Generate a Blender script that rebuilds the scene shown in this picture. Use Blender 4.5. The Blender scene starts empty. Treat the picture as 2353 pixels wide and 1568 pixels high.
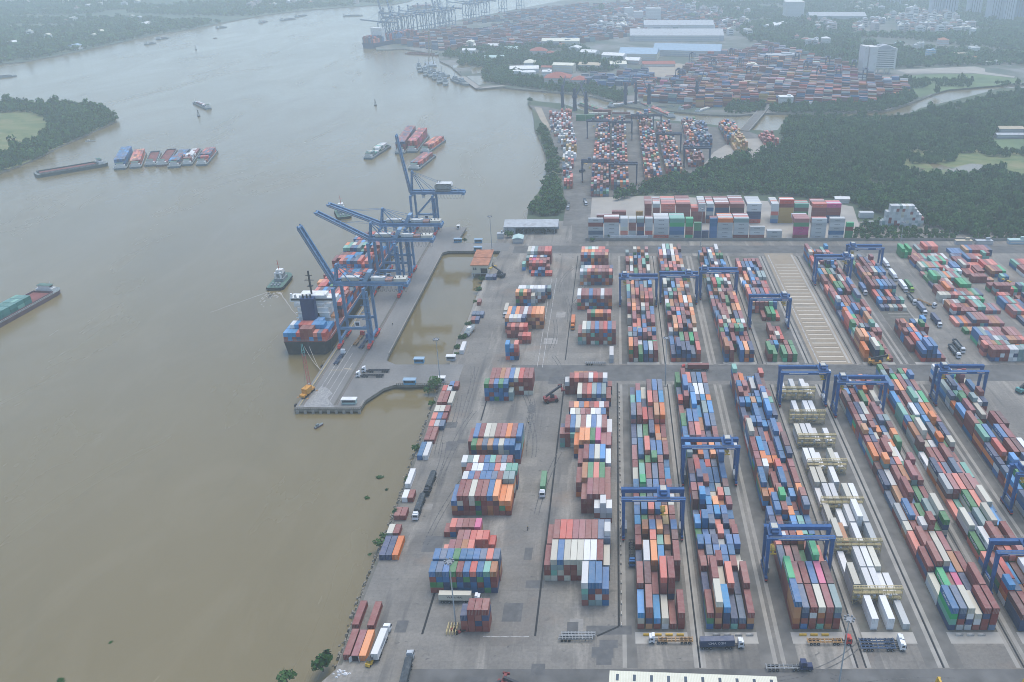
import bpy, math, random
import numpy as np
from mathutils import Vector, Matrix, noise as mnoise
R_ = math.radians
random.seed(7)
sc = bpy.context.scene
col = sc.collection

# ------------------------------------------------------------------ camera, sky, sun, exposure
CAM_H, PITCH, FOC, CXP, CYP = 230.0, math.atan(952/1951.0), 1951.0, 1412.0, 784.0
cam_d = bpy.data.cameras.new('camera')
cam_d.sensor_width = 36.0
cam_d.lens = FOC/2353.0*36.0
cam_d.shift_x = -(CXP-1176.5)/2353.0
cam_d.clip_start, cam_d.clip_end = 1.0, 30000.0
cam = bpy.data.objects.new('camera', cam_d)
cam.location = (0, 0, CAM_H)
cam.rotation_euler = (R_(90)-PITCH, 0, 0)
col.objects.link(cam)
sc.camera = cam

SUN_EL, SUN_AZ = R_(72), R_(25)      # azimuth measured clockwise from +Y
w = bpy.data.worlds.new('World'); sc.world = w; w.use_nodes = True
nt = w.node_tree
sky = nt.nodes.new('ShaderNodeTexSky'); sky.sky_type = 'NISHITA'; sky.sun_disc = False
sky.sun_elevation = SUN_EL; sky.sun_rotation = SUN_AZ
sky.air_density = 1.0; sky.dust_density = 0.9; sky.ozone_density = 1.0; sky.altitude = 200
bg = nt.nodes['Background']; bg.inputs['Strength'].default_value = 0.14
nt.links.new(sky.outputs[0], bg.inputs['Color'])

sd = bpy.data.lights.new('sun', 'SUN'); sd.energy = 1.5; sd.angle = R_(40); sd.color = (1.0, 0.95, 0.86)
sun = bpy.data.objects.new('sun', sd); col.objects.link(sun)
dirv = Vector((math.sin(SUN_AZ)*math.cos(SUN_EL), math.cos(SUN_AZ)*math.cos(SUN_EL), math.sin(SUN_EL)))
sun.rotation_euler = dirv.to_track_quat('Z', 'Y').to_euler()
sun.location = (0, 0, 600)

vs = sc.view_settings
vs.view_transform = 'Standard'; vs.look = 'None'; vs.gamma = 1.0; vs.use_curve_mapping = False
vs.exposure = 0.88
cy = sc.cycles
cy.max_bounces = 6; cy.diffuse_bounces = 3; cy.glossy_bounces = 2; cy.transmission_bounces = 2
cy.volume_bounces = 3; cy.transparent_max_bounces = 4
cy.use_denoising = True
cy.pixel_filter_type = 'BLACKMAN_HARRIS'; cy.filter_width = 0.95
cy.caustics_reflective = False; cy.caustics_refractive = False
cy.sample_clamp_indirect = 6.0
HAZE_DENSITY = 0.00025
HAZE_COLOR = (0.86, 0.98, 1.0)

# ------------------------------------------------------------------ helpers
SP, CP = math.sin(PITCH), math.cos(PITCH)
def G(u, v, z=0.0):
    """a point of the photograph carried to the level z of the ground"""
    dx, dy = (u-CXP)/FOC, (v-CYP)/FOC
    t = (CAM_H-z)/(SP+dy*CP)
    return (dx*t, (CP-dy*SP)*t, z)
def GX(u, v, z=0.0): return G(u, v, z)[0]
def GY(v, z=0.0): return G(CXP, v, z)[1]
def ppm(y, z=0.0):                         # photo pixels per metre there
    return FOC/(y*CP+(CAM_H-z)*SP)
WATER_Z = -2.6

def lin(c):
    return tuple(((x/255.0)/12.92 if x <= 10 else ((x/255.0+0.055)/1.055)**2.4) for x in c)

def nth(k):
    return f"{k}{'th' if 10 <= k % 100 <= 20 else {1:'st',2:'nd',3:'rd'}.get(k % 10,'th')}"
def newmat(name):
    m = bpy.data.materials.new(name); m.use_nodes = True
    n = m.node_tree.nodes; b = n['Principled BSDF']
    return m, n, m.node_tree.links, b

def mat(name, c, rough=0.7, var=0.12, scale=0.6, metal=0.0, bump=0.0, spec=0.3, dirt=None, dscale=0.15, dlim=(0.52, 0.75)):
    """painted / solid surface with a little mottling (object space) and optional dirt patches"""
    m, n, l, b = newmat(name)
    b.inputs['Roughness'].default_value = rough
    b.inputs['Metallic'].default_value = metal
    b.inputs['Specular IOR Level'].default_value = spec
    tc = n.new('ShaderNodeTexCoord')
    nz = n.new('ShaderNodeTexNoise'); nz.inputs['Scale'].default_value = scale; nz.inputs['Detail'].default_value = 4
    l.new(tc.outputs['Object'], nz.inputs['Vector'])
    r = n.new('ShaderNodeMapRange'); r.inputs['From Min'].default_value = .3; r.inputs['From Max'].default_value = .7
    r.inputs['To Min'].default_value = 1-var; r.inputs['To Max'].default_value = 1+var
    l.new(nz.outputs['Fac'], r.inputs['Value'])
    mx = n.new('ShaderNodeVectorMath'); mx.operation = 'SCALE'
    mx.inputs[0].default_value = c[:3]
    oi = n.new('ShaderNodeObjectInfo'); ov = n.new('ShaderNodeMath'); ov.operation = 'MULTIPLY_ADD'; ov.inputs[1].default_value = .16; ov.inputs[2].default_value = .92
    l.new(oi.outputs['Random'], ov.inputs[0]); om = n.new('ShaderNodeMath'); om.operation = 'MULTIPLY'; l.new(ov.outputs[0], om.inputs[0]); l.new(r.outputs[0], om.inputs[1])
    l.new(om.outputs[0], mx.inputs['Scale'])
    out = mx.outputs[0]
    if dirt:
        n2 = n.new('ShaderNodeTexNoise'); n2.inputs['Scale'].default_value = dscale; n2.inputs['Detail'].default_value = 6
        l.new(tc.outputs['Object'], n2.inputs['Vector'])
        rr = n.new('ShaderNodeMapRange'); rr.inputs['From Min'].default_value = dlim[0]; rr.inputs['From Max'].default_value = dlim[1]
        l.new(n2.outputs['Fac'], rr.inputs['Value'])
        mm = n.new('ShaderNodeMix'); mm.data_type = 'RGBA'
        l.new(rr.outputs[0], mm.inputs[0]); l.new(out, mm.inputs[6]); mm.inputs[7].default_value = (*dirt[:3], 1)
        out = mm.outputs[2]
    l.new(out, b.inputs['Base Color'])
    if bump:
        bp = n.new('ShaderNodeBump'); bp.inputs['Strength'].default_value = bump; bp.inputs['Distance'].default_value = .2
        l.new(nz.outputs['Fac'], bp.inputs['Height']); l.new(bp.outputs[0], b.inputs['Normal'])
    return m

_M = {}
def M(key):
    return _M[key]
def defmat(key, *a, **k):
    _M[key] = mat(key, *a, **k)

class MB:
    """collects boxes, bars, tubes and prisms; build() links them as ONE mesh object"""
    def __init__(s): s.v, s.f, s.m = [], [], []
    def add(s, vs, fs, m=0):
        o = len(s.v); s.v.extend(vs)
        s.f.extend([tuple(i+o for i in f) for f in fs]); s.m.extend([m]*len(fs)); return s
    def box(s, x0, y0, z0, x1, y1, z1, m=0):
        v = [(x0,y0,z0),(x1,y0,z0),(x1,y1,z0),(x0,y1,z0),(x0,y0,z1),(x1,y0,z1),(x1,y1,z1),(x0,y1,z1)]
        return s.add(v, [(0,3,2,1),(4,5,6,7),(0,1,5,4),(1,2,6,5),(2,3,7,6),(3,0,4,7)], m)
    def frust(s, b, t, m=0):
        """b, t: (x0,y0,x1,y1,z) bottom and top rectangles"""
        v = [(b[0],b[1],b[4]),(b[2],b[1],b[4]),(b[2],b[3],b[4]),(b[0],b[3],b[4]),
             (t[0],t[1],t[4]),(t[2],t[1],t[4]),(t[2],t[3],t[4]),(t[0],t[3],t[4])]
        return s.add(v, [(0,3,2,1),(4,5,6,7),(0,1,5,4),(1,2,6,5),(2,3,7,6),(3,0,4,7)], m)
    def bar(s, p, q, w=.3, h=None, m=0):
        h = w if h is None else h
        p, q = Vector(p), Vector(q); d = (q-p)
        if d.length < 1e-6: return s
        d.normalize()
        up = Vector((0,0,1)) if abs(d.z) < .95 else Vector((0,1,0))
        a = d.cross(up).normalized()*(w/2); b = a.cross(d).normalized()*(h/2)
        v = [p-a-b, p+a-b, p+a+b, p-a+b, q-a-b, q+a-b, q+a+b, q-a+b]
        return s.add([tuple(x) for x in v], [(0,1,2,3),(7,6,5,4),(0,4,5,1),(1,5,6,2),(2,6,7,3),(3,7,4,0)], m)
    def cyl(s, p, q, r, r2=None, n=10, m=0):
        r2 = r if r2 is None else r2
        p, q = Vector(p), Vector(q); d = (q-p).normalized()
        up = Vector((0,0,1)) if abs(d.z) < .95 else Vector((0,1,0))
        a = d.cross(up).normalized(); b = a.cross(d).normalized()
        v = []
        for c, rr in ((p, r), (q, r2)):
            for i in range(n):
                t = 2*math.pi*i/n
                v.append(tuple(c+a*math.cos(t)*rr+b*math.sin(t)*rr))
        f = [(i, (i+1) % n, n+(i+1) % n, n+i) for i in range(n)]
        f += [tuple(range(n-1, -1, -1)), tuple(range(n, 2*n))]
        return s.add(v, f, m)
    def prism(s, poly, z0, z1, m=0, mside=None):
        n = len(poly)
        a = sum(poly[i][0]*poly[(i+1) % n][1]-poly[(i+1) % n][0]*poly[i][1] for i in range(n))
        if a < 0: poly = poly[::-1]
        v = [(x, y, z0) for x, y, *_ in poly]+[(x, y, z1) for x, y, *_ in poly]
        s.add(v, [tuple(range(n, 2*n))], m)
        s.add(v, [(i, (i+1) % n, n+(i+1) % n, n+i) for i in range(n)], m if mside is None else mside)
        return s
    def gable(s, x0, y0, x1, y1, z, h, m=0, along='x', over=.4):
        x0 -= over; x1 += over; y0 -= over; y1 += over
        if along == 'x':
            ym = (y0+y1)/2
            v = [(x0,y0,z),(x1,y0,z),(x1,y1,z),(x0,y1,z),(x0,ym,z+h),(x1,ym,z+h)]
            f = [(0,1,5,4),(2,3,4,5),(0,4,3),(1,2,5),(0,3,2,1)]
        else:
            xm = (x0+x1)/2
            v = [(x0,y0,z),(x1,y0,z),(x1,y1,z),(x0,y1,z),(xm,y0,z+h),(xm,y1,z+h)]
            f = [(0,4,5,3),(1,2,5,4),(0,1,4),(2,3,5),(0,3,2,1)]
        return s.add(v, f, m)
    def hip(s, x0, y0, x1, y1, z, h, m=0, over=.5):
        x0 -= over; x1 += over; y0 -= over; y1 += over
        d = min(x1-x0, y1-y0)/2
        if x1-x0 >= y1-y0: a, b = (x0+d, (y0+y1)/2, z+h), (x1-d+.01, (y0+y1)/2, z+h)
        else: a, b = ((x0+x1)/2, y0+d, z+h), ((x0+x1)/2, y1-d+.01, z+h)
        v = [(x0,y0,z),(x1,y0,z),(x1,y1,z),(x0,y1,z),a,b]
        if x1-x0 >= y1-y0: f = [(0,1,5,4),(1,2,5),(2,3,4,5),(3,0,4),(0,3,2,1)]
        else: f = [(0,1,4),(1,2,5,4),(2,3,5),(3,0,4,5),(0,3,2,1)]
        return s.add(v, f, m)
    def mesh(s, name, mats):
        me = bpy.data.meshes.new(name); me.from_pydata(s.v, [], s.f)
        for k in (mats if isinstance(mats, (list, tuple)) else [mats]): me.materials.append(M(k) if isinstance(k, str) else k)
        if any(s.m): me.polygons.foreach_set('material_index', s.m)
        me.update(); return me
    def build(s, name, mats, parent=None, loc=None, rz=0):
        o = bpy.data.objects.new(name, s.mesh(name, mats)); col.objects.link(o)
        if parent: o.parent = parent
        if loc is not None: o.location = loc
        if rz: o.rotation_euler.z = rz
        return o

def tag(o, label=None, cat=None, group=None, kind=None):
    if label: o['label'] = label
    if cat: o['category'] = cat
    if group: o['group'] = group
    if kind: o['kind'] = kind
    return o
def empty(name, loc=(0,0,0), rz=0):
    o = bpy.data.objects.new(name, None); col.objects.link(o); o.empty_display_size = 1
    o.location = loc; o.rotation_euler = (0, 0, rz); return o
KIDS = {}
def copy_tree(o, parent=None):
    c = o.copy(); col.objects.link(c)
    if parent: c.parent = parent
    for ch in o.children: copy_tree(ch, c)
    return c
def text_mesh(body, size, matkey, depth=.03, name='lettering', parent=None, loc=(0,0,0), rot=(0,0,0), sx=1.0, bold=0.0):
    cu = bpy.data.curves.new('lettering', 'FONT'); cu.body = body; cu.size = size; cu.extrude = depth
    cu.align_x = 'CENTER'; cu.align_y = 'CENTER'; cu.offset = bold; cu.resolution_u = 2
    t = bpy.data.objects.new('lettering_curve', cu)
    me = bpy.data.meshes.new_from_object(t); bpy.data.objects.remove(t); bpy.data.curves.remove(cu)
    me.materials.clear(); me.materials.append(M(matkey))
    o = bpy.data.objects.new(name, me); col.objects.link(o)
    if parent: o.parent = parent
    o.location = loc; o.rotation_euler = rot; o.scale = (sx, 1, 1)
    return o
# ------------------------------------------------------------------ haze, water, land
def world_noise(n, l, scale, detail=5, rough=.55, dist=0.0, sy=1.0, sx=1.0):
    g = n.new('ShaderNodeNewGeometry')
    mp = n.new('ShaderNodeMapping'); mp.inputs['Scale'].default_value = (sx, sy, 1)
    l.new(g.outputs['Position'], mp.inputs['Vector'])
    z = n.new('ShaderNodeTexNoise'); z.inputs['Scale'].default_value = scale; z.inputs['Detail'].default_value = detail
    z.inputs['Roughness'].default_value = rough; z.inputs['Distortion'].default_value = dist
    l.new(mp.outputs[0], z.inputs['Vector']); return z
def ramp(n, l, src, stops):
    r = n.new('ShaderNodeValToRGB'); e = r.color_ramp.elements
    while len(e) < len(stops): e.new(.5)
    for i, (p, c) in enumerate(stops):
        e[i].position = p; e[i].color = (*c[:3], 1)
    l.new(src, r.inputs[0]); return r.outputs[0]
def mixc(n, l, fac, a, b, mode='MIX'):
    m = n.new('ShaderNodeMix'); m.data_type = 'RGBA'; m.blend_type = mode
    for s, i in ((fac, 0), (a, 6), (b, 7)):
        if isinstance(s, (int, float)): m.inputs[i].default_value = s
        elif isinstance(s, tuple): m.inputs[i].default_value = (*s[:3], 1)
        else: l.new(s, m.inputs[i])
    return m.outputs[2]
def maprange(n, l, src, a, b, c=0.0, d=1.0):
    r = n.new('ShaderNodeMapRange'); 
    for k, x in zip(('From Min','From Max','To Min','To Max'), (a, b, c, d)): r.inputs[k].default_value = x
    l.new(src, r.inputs['Value']); return r.outputs[0]

# water: silty brown body under a sky reflection, small ripples and slow slicks
m, n, l, b = newmat('river_water'); _M['water'] = m
big = world_noise(n, l, .006, 4, .5, .6, .5)
c = ramp(n, l, big.outputs[0], [(.25, (.145,.113,.048)), (.5, (.166,.130,.058)), (.75, (.188,.148,.070))])
swirl = world_noise(n, l, .018, 7, .62, 2.2, .4)
c = mixc(n, l, maprange(n, l, swirl.outputs[0], .50, .66, 0, .14), c, (.25,.21,.13))
swirl2 = world_noise(n, l, .05, 6, .6, 1.6, .25)
c = mixc(n, l, maprange(n, l, swirl2.outputs[0], .54, .68, 0, .10), c, (.11,.094,.045))
l.new(c, b.inputs['Base Color'])
slick = world_noise(n, l, .012, 5, .6, 1.2, .35)
l.new(maprange(n, l, slick.outputs[0], .35, .7, .20, .30), b.inputs['Roughness'])
b.inputs['IOR'].default_value = 1.48
b.inputs['Specular IOR Level'].default_value = .5
rip = world_noise(n, l, .35, 3, .6, .3, .6)
rip2 = world_noise(n, l, .06, 3, .5, .4, .6)
bp = n.new('ShaderNodeBump'); bp.inputs['Strength'].default_value = .09; bp.inputs['Distance'].default_value = 1.0
l.new(rip.outputs[0], bp.inputs['Height'])
bp2 = n.new('ShaderNodeBump'); bp2.inputs['Strength'].default_value = .07; bp2.inputs['Distance'].default_value = 3.0
l.new(rip2.outputs[0], bp2.inputs['Height']); l.new(bp.outputs[0], bp2.inputs['Normal'])
l.new(bp2.outputs[0], b.inputs['Normal'])

def calm_water():
    m2 = m.copy(); m2.name = 'basin_water'; _M['basin'] = m2
    q = m2.node_tree.nodes; bs = q['Principled BSDF']
    for lk in list(bs.inputs['Roughness'].links): m2.node_tree.links.remove(lk)
    bs.inputs['Roughness'].default_value = .07
    for x in q:
        if x.type == 'BUMP': x.inputs['Strength'].default_value *= .45
calm_water()
# yard paving: grey slabs of uneven age, tyre-darkened, dusty streaks along the lanes
m, n, l, b = newmat('yard_paving'); _M['yard'] = m
big = world_noise(n, l, .03, 6, .6, .5)
c = ramp(n, l, big.outputs[0], [(.3, (.128,.119,.105)), (.5, (.180,.167,.146)), (.7, (.235,.217,.186))])
g_ = n.new('ShaderNodeNewGeometry'); bk = n.new('ShaderNodeTexBrick'); bk.inputs['Scale'].default_value = 1.0
bk.inputs['Brick Width'].default_value = 11.0; bk.inputs['Row Height'].default_value = 7.0; bk.inputs['Mortar Size'].default_value = .05
bk.inputs['Color1'].default_value = (.82,.82,.82,1); bk.inputs['Color2'].default_value = (1.14,1.13,1.11,1); bk.inputs['Mortar'].default_value = (.6,.6,.6,1); bk.offset = .35
l.new(g_.outputs['Position'], bk.inputs['Vector'])
c = mixc(n, l, .55, c, bk.outputs['Color'], 'MULTIPLY')
st = world_noise(n, l, .09, 5, .65, .2, .12)
c = mixc(n, l, maprange(n, l, st.outputs[0], .54, .66, 0, .85), c, (.31,.283,.24))
fine = world_noise(n, l, .8, 5, .7)
c = mixc(n, l, .6, c, maprange(n, l, fine.outputs[0], .3, .7, .68, 1.25), 'MULTIPLY')
ty = world_noise(n, l, .16, 4, .6, .4, .07)
c = mixc(n, l, maprange(n, l, ty.outputs[0], .56, .70, 0, .7), c, (.070,.069,.067))
oil = world_noise(n, l, .30, 3, .5, .6)
c = mixc(n, l, maprange(n, l, oil.outputs[0], .66, .76, 0, .7), c, (.05,.05,.05))
rust = world_noise(n, l, .022, 5, .6, .8)
c = mixc(n, l, maprange(n, l, rust.outputs[0], .58, .70, 0, .45), c, (.235,.165,.115))
l.new(c, b.inputs['Base Color']); b.inputs['Roughness'].default_value = .85

m, n, l, b = newmat('pier_concrete'); _M['pier'] = m
big = world_noise(n, l, .05, 6, .6, .4, .4)
c = ramp(n, l, big.outputs[0], [(.3, (.135,.133,.126)), (.5, (.172,.168,.158)), (.72, (.215,.205,.188))])
fine = world_noise(n, l, .7, 5, .7)
c = mixc(n, l, .5, c, maprange(n, l, fine.outputs[0], .3, .7, .75, 1.2), 'MULTIPLY')
l.new(c, b.inputs['Base Color']); b.inputs['Roughness'].default_value = .85

# raw ground: greens and browns in patches
m, n, l, b = newmat('scrub_ground'); _M['scrub'] = m
big = world_noise(n, l, .008, 6, .6, .6)
c = ramp(n, l, big.outputs[0], [(.3, (.035,.06,.035)), (.5, (.055,.08,.04)), (.68, (.10,.11,.06))])
l.new(c, b.inputs['Base Color']); b.inputs['Roughness'].default_value = .95
m, n, l, b = newmat('city_ground'); _M['cityg'] = m
big = world_noise(n, l, .012, 6, .65, .8)
c = ramp(n, l, big.outputs[0], [(.36, (.045,.075,.05)), (.5, (.09,.10,.075)), (.62, (.19,.185,.17))])
l.new(c, b.inputs['Base Color']); b.inputs['Roughness'].default_value = .95
m, n, l, b = newmat('farm_ground'); _M['farm'] = m
big = world_noise(n, l, .005, 6, .65, .8, 1.6)
c = ramp(n, l, big.outputs[0], [(.34, (.035,.065,.04)), (.5, (.055,.085,.05)), (.64, (.12,.14,.08))])
l.new(c, b.inputs['Base Color']); b.inputs['Roughness'].default_value = .95
m, n, l, b = newmat('meadow'); _M['meadow'] = m
big = world_noise(n, l, .03, 6, .65, .8, 1.5)
c = ramp(n, l, big.outputs[0], [(.3, (.05,.10,.028)), (.5, (.13,.155,.05)), (.7, (.22,.19,.09))])
l.new(c, b.inputs['Base Color']); b.inputs['Roughness'].default_value = .95
defmat('sand', (.31,.285,.245), .9, .12, .05, dirt=(.25,.24,.22), dscale=.03)
defmat('tanground', (.34,.29,.22), .9, .12, .05, dirt=(.26,.24,.2), dscale=.04)
defmat('grassgreen', (.11,.16,.07), .95, .2, .03, dirt=(.06,.10,.05), dscale=.02)
defmat('quaywall', (.20,.19,.16), .9, .2, .3, dirt=(.09,.085,.06), dscale=.25)
defmat('asphalt', (.10,.103,.108), .85, .15, .2, dirt=(.17,.17,.17), dscale=.08)
defmat('asphalt_pale', (.128,.122,.110), .85, .2, .2, dirt=(.20,.19,.17), dscale=.06)
defmat('concrete', (.29,.272,.238), .85, .12, .2, dirt=(.24,.225,.20), dscale=.12)
defmat('concrete_pale', (.36,.34,.30), .85, .1, .2, dirt=(.3,.28,.25), dscale=.12)
defmat('sleeper_ground', (.125,.118,.10), .9, .2, .3, dirt=(.10,.105,.08), dscale=.2)
defmat('pad_rib', (.54,.48,.385), .9, .12, .2, dirt=(.36,.33,.28), dscale=.2)
defmat('road_grey', (.108,.106,.100), .85, .2, .2, dirt=(.165,.162,.152), dscale=.06)
defmat('beige_pad', (.31,.255,.185), .9, .12, .1, dirt=(.21,.185,.145), dscale=.1)
defmat('darkgap', (.025,.026,.028), .9, .1, .5)
defmat('paint_white', (.46,.45,.42), .7, .2, .5, dirt=(.22,.21,.2), dscale=.5, dlim=(.42,.6))
defmat('paint_yellow', (.50,.38,.14), .7, .2, .5, dirt=(.3,.27,.2), dscale=.3)
defmat('rail', (.12,.08,.06), .6, .2, .5)

def land(name, pts, top, side='quaywall', z1=0.0, z0=-8.0, world=()):
    poly = [G(u, v, z1)[:2] for u, v in pts]+list(world)
    mb = MB().prism(poly, z0, z1, 0, 1)
    return tag(mb.build(name, [top, side]), kind='structure')
def sheet(name, pts, top, z, px=True):
    poly = [(G(u, v)[:2] if px else (u, v)) for u, v in pts]
    mb = MB(); a = sum(poly[i][0]*poly[(i+1) % len(poly)][1]-poly[(i+1) % len(poly)][0]*poly[i][1] for i in range(len(poly)))
    if a < 0: poly = poly[::-1]
    mb.add([(x, y, z) for x, y in poly], [tuple(range(len(poly)))])
    return tag(mb.build(name, [top]), kind='structure')
def wsheet(name, x0, y0, x1, y1, top, z):
    return sheet(name, [(x0,y0),(x1,y0),(x1,y1),(x0,y1)], top, z, False)

mb = MB(); mb.add([(-9000,-600,WATER_Z),(9000,-600,WATER_Z),(9000,14000,WATER_Z),(-9000,14000,WATER_Z)], [(0,1,2,3)])
tag(mb.build('river_water', ['water']), kind='structure')

# south shore: the container yard on its bank, then the wood beyond
land('yard_ground', [(560,1760),(690,1610),(770,1540),(830,1385),(868,1290),(905,1200),(925,1145),(957,1050),(975,1000),(1000,930),
    (1018,886),(1033,838),(1050,780),(1075,735),(1095,680),(1110,645),(1128,615),(1150,578),(1140,560),(1148,540),(1165,515),(1210,508)], 'yard',
    world=[(G(1290,508)[0], G(1290,508)[1]), (60, G(1400,505)[1]), (420, 700), (900, 700), (900, 60), (-60, 60)])
def wd(u, v): return G(u, v)[:2]
land('wooded_ground', [(1210,507.6),(1212,495),(1215,470),(1235,445),(1250,420),(1258,380),(1252,350),(1240,320),(1228,295),(1226,270),(1222,248),(1212,236),(1216,228),
    (1235,233),(1290,238),(1347,256),(1415,264),(1506,274),(1625,285),(1707,297),(1760,301),(1787,299),(1805,276),(1884,271),(2021,273),(2078,269),
    (2114,249),(2190,231),(2262,213),(2298,203)], 'scrub', z1=-.25,
    world=[(1400, GY(200)), (1400, 600), (900.4, 600), (900.4, 700.4), (420, 700.4), (60, G(1400,505)[1]+.4), (G(1290,508)[0], G(1290,508)[1]+.4)])
# pier and its two causeways
PX0, PX1 = -170.0, -135.0
PY0, PY1 = 389.0, 692.0
yc0, yc1 = GY(885), GY(838); yd0, yd1 = GY(577), GY(559)
sheet_later = [('basin_water', [(880,826),(1012,588),(1150,575),(1135,610),(1110,648),(1095,690),(1040,838),(905,840)]), ('basin_water', [(818,945),(850,895),(868,884),(1020,884),(1000,935),(965,1040),(900,1060),(840,1000)])]
land('pier_deck', [], 'pier', z1=.05, z0=-1.6, world=[(PX0,PY0),(PX1,PY0),(PX1+.5,yc0-17),(PX1+7,yc0-4),(PX1+12,yc0),(-88,yc0),(-88,yc1),(PX1+7,yc1),(PX1+.5,yc1+5),(PX1,yc1+12),
    (PX1,yd0-4),(PX1+4,yd0),(-84,yd0),(-84,yd1),(PX1+7,yd1),(PX1+9,PY1),(PX0,PY1)])
# north shore: terminal and town ; west shore ; island
land('terminal_ground', [(866,116),(862,108),(884,82),(1030,57),(1050,47),(1220,15),(1330,-6),(1480,-32),(1700,-62),(2600,-62),(2700,190),
    (2300,194),(2172,206),(2112,230),(2039,254),(1866,261),(1758,260),(1693,265),(1618,263),(1560,257),(1491,252),(1437,244),(1383,227),(1343,217),(1275,212),(1185,204),
    (1155,200),(1098,204),(1065,178),(1035,152),(1010,140),(1008,126),(930,112)], 'cityg', z1=-.2)
land('far_shore_ground', [(-500,190),(0,146),(54,142),(130,128),(202,113),(288,95),(360,79),(432,68),(522,50),(612,34),(706,23),(828,14),(905,10),(940,3),(985,-20),(1100,-70),
    (-900,-70)], 'farm', z1=-.3)
land('island_ground', [(-300,225),(0,238),(65,241),(162,243),(230,250),(266,268),(266,278),(216,301),(144,333),(72,369),(0,396),(-300,520)], 'meadow', z1=-.9)

# ------------------------------------------------------------------ yard surfaces
ROWX = {1: 8.4, 2: 33.5, 3: 64.7, 4: 90.2, 5: 121.2, 6: 146.6, 7: 177.4}
RW = 17.1
YL0, YL1, YU0, YU1 = 232.0, 416.0, 443.5, 622.0
road_i = 0
for y0, y1 in ((214, YL1), (YU0-3, YU1)):
    for a, bnd in ((3.0, 8.0), (50.9, 56.2), (59.0, 64.2), (107.8, 114.6), (115.6, 120.8), (164, 176)):
        wsheet('runway_lane', a, y0, bnd, y1, 'asphalt_pale', .006)
    for xc in (3.6, 28.4, 31.0, 56.0, 58.9, 83.3, 88.0, 112.6, 115.0, 139.6, 143.4, 168.2, 171.5, 195.6):
        wsheet('crane_runway', xc-.75, y0, xc+.75, y1, 'concrete', .010)
    wsheet('cable_trench', 28.9, y0, 30.6, y1, 'concrete_pale', .014)
    for xg in (29.6, 84.0, 86.9, 113.7, 141.5):
        wsheet('drain_channel', xg-.32, y0, xg+.32, y1, 'darkgap', .018)
    for r, x in ROWX.items():
        if y0 > 300 and r == 5: continue
        wsheet('stacking_pad', x-.8, y0+(11 if y0 < 300 else -.5), x+RW+.8, y1, 'sleeper_ground', .010)
        wsheet('pad_apron', x-.9, y0+(11 if y0 < 300 else -.5), x+RW+.9, y0+(16.5 if y0 < 300 else 2.6), 'concrete_pale', .016)
# empty pad with its concrete stripes
wsheet('empty_pad', 117.2, YU0-3, 139.4, 628, 'beige_pad', .014)
wsheet('pad_border', 119.4, YU0-1.5, 120.1, 625, 'paint_white', .020)
wsheet('pad_border', 137.2, YU0-1.5, 138.6, 625, 'concrete_pale', .020)
yy = YU0
k = 0
while yy < 606:
    if k not in (0, 1, 2, 3, 4, 5, 6, 7, 8, 9, 10, 11, 12, 13) or True:
        wsheet('pad_stripe', 121.6, yy, 136.4, yy+1.3, 'pad_rib', .024)
    wsheet('pad_slot', 121.6, yy+1.3, 136.4, yy+1.75, 'darkgap' if k % 3 == 0 else 'sleeper_ground', .023)
    yy += 6.1; k += 1
for i in range(16):
    yy = YU0+22+i*5.2
    if i % 5 != 2: wsheet('pad_stripe', 186-5, yy, 186+9, yy+.5, 'concrete_pale', .024)
# cross roads
wsheet('cross_road', -60, YL1+4, 330, YU0-4, 'road_grey', .008)
wsheet('front_road', -70, 175, 330, 213.5, 'road_grey', .008)
wsheet('back_road', -80, 628, 330, 646, 'road_grey', .008)
# yard gutters and painted lines among the block stacks
def strip(name, pts, wid, m, z):
    mb = MB(); P = [Vector(p+(0,)) for p in pts]
    for i in range(len(P)-1):
        d = (P[i+1]-P[i]).normalized(); s = Vector((-d.y, d.x, 0))*wid/2
        a, b2, c2, d2 = P[i]-s, P[i]+s, P[i+1]+s, P[i+1]-s
        mb.add([(q.x, q.y, z) for q in (a, d2, c2, b2)], [(0,1,2,3)])
    return tag(mb.build(name, [m]), kind='structure')
xg1 = GX(1230,1458)
strip('yard_gutter', [(xg1, GY(1462)), (xg1+.6, GY(880)), (xg1+1.0, GY(865))], .75, 'darkgap', .022)
strip('yard_gutter', [(GX(1299,828), GY(828)), (GX(1328,588), GY(588))], .6, 'darkgap', .022)
strip('yard_gutter', [wd(970,1458), wd(999,1362)], .8, 'darkgap', .022)
strip('yard_gutter', [wd(1105,967), wd(1118,922)], .7, 'darkgap', .022)
strip('yard_gutter', [(1.6, GY(1440)), (1.6, YL1+2)], .8, 'darkgap', .022)
strip('yard_gutter', [(1.6, GY(1440)), wd(1372,1462)], .8, 'darkgap', .022)
strip('painted_line', [wd(1110,1463), wd(1216,1463)], .3, 'paint_white', .022)
strip('painted_line', [wd(1234,845), wd(1268,640)], .3, 'paint_white', .022)
strip('painted_line', [wd(1246,845), wd(1279,640)], .3, 'paint_white', .022)
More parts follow.
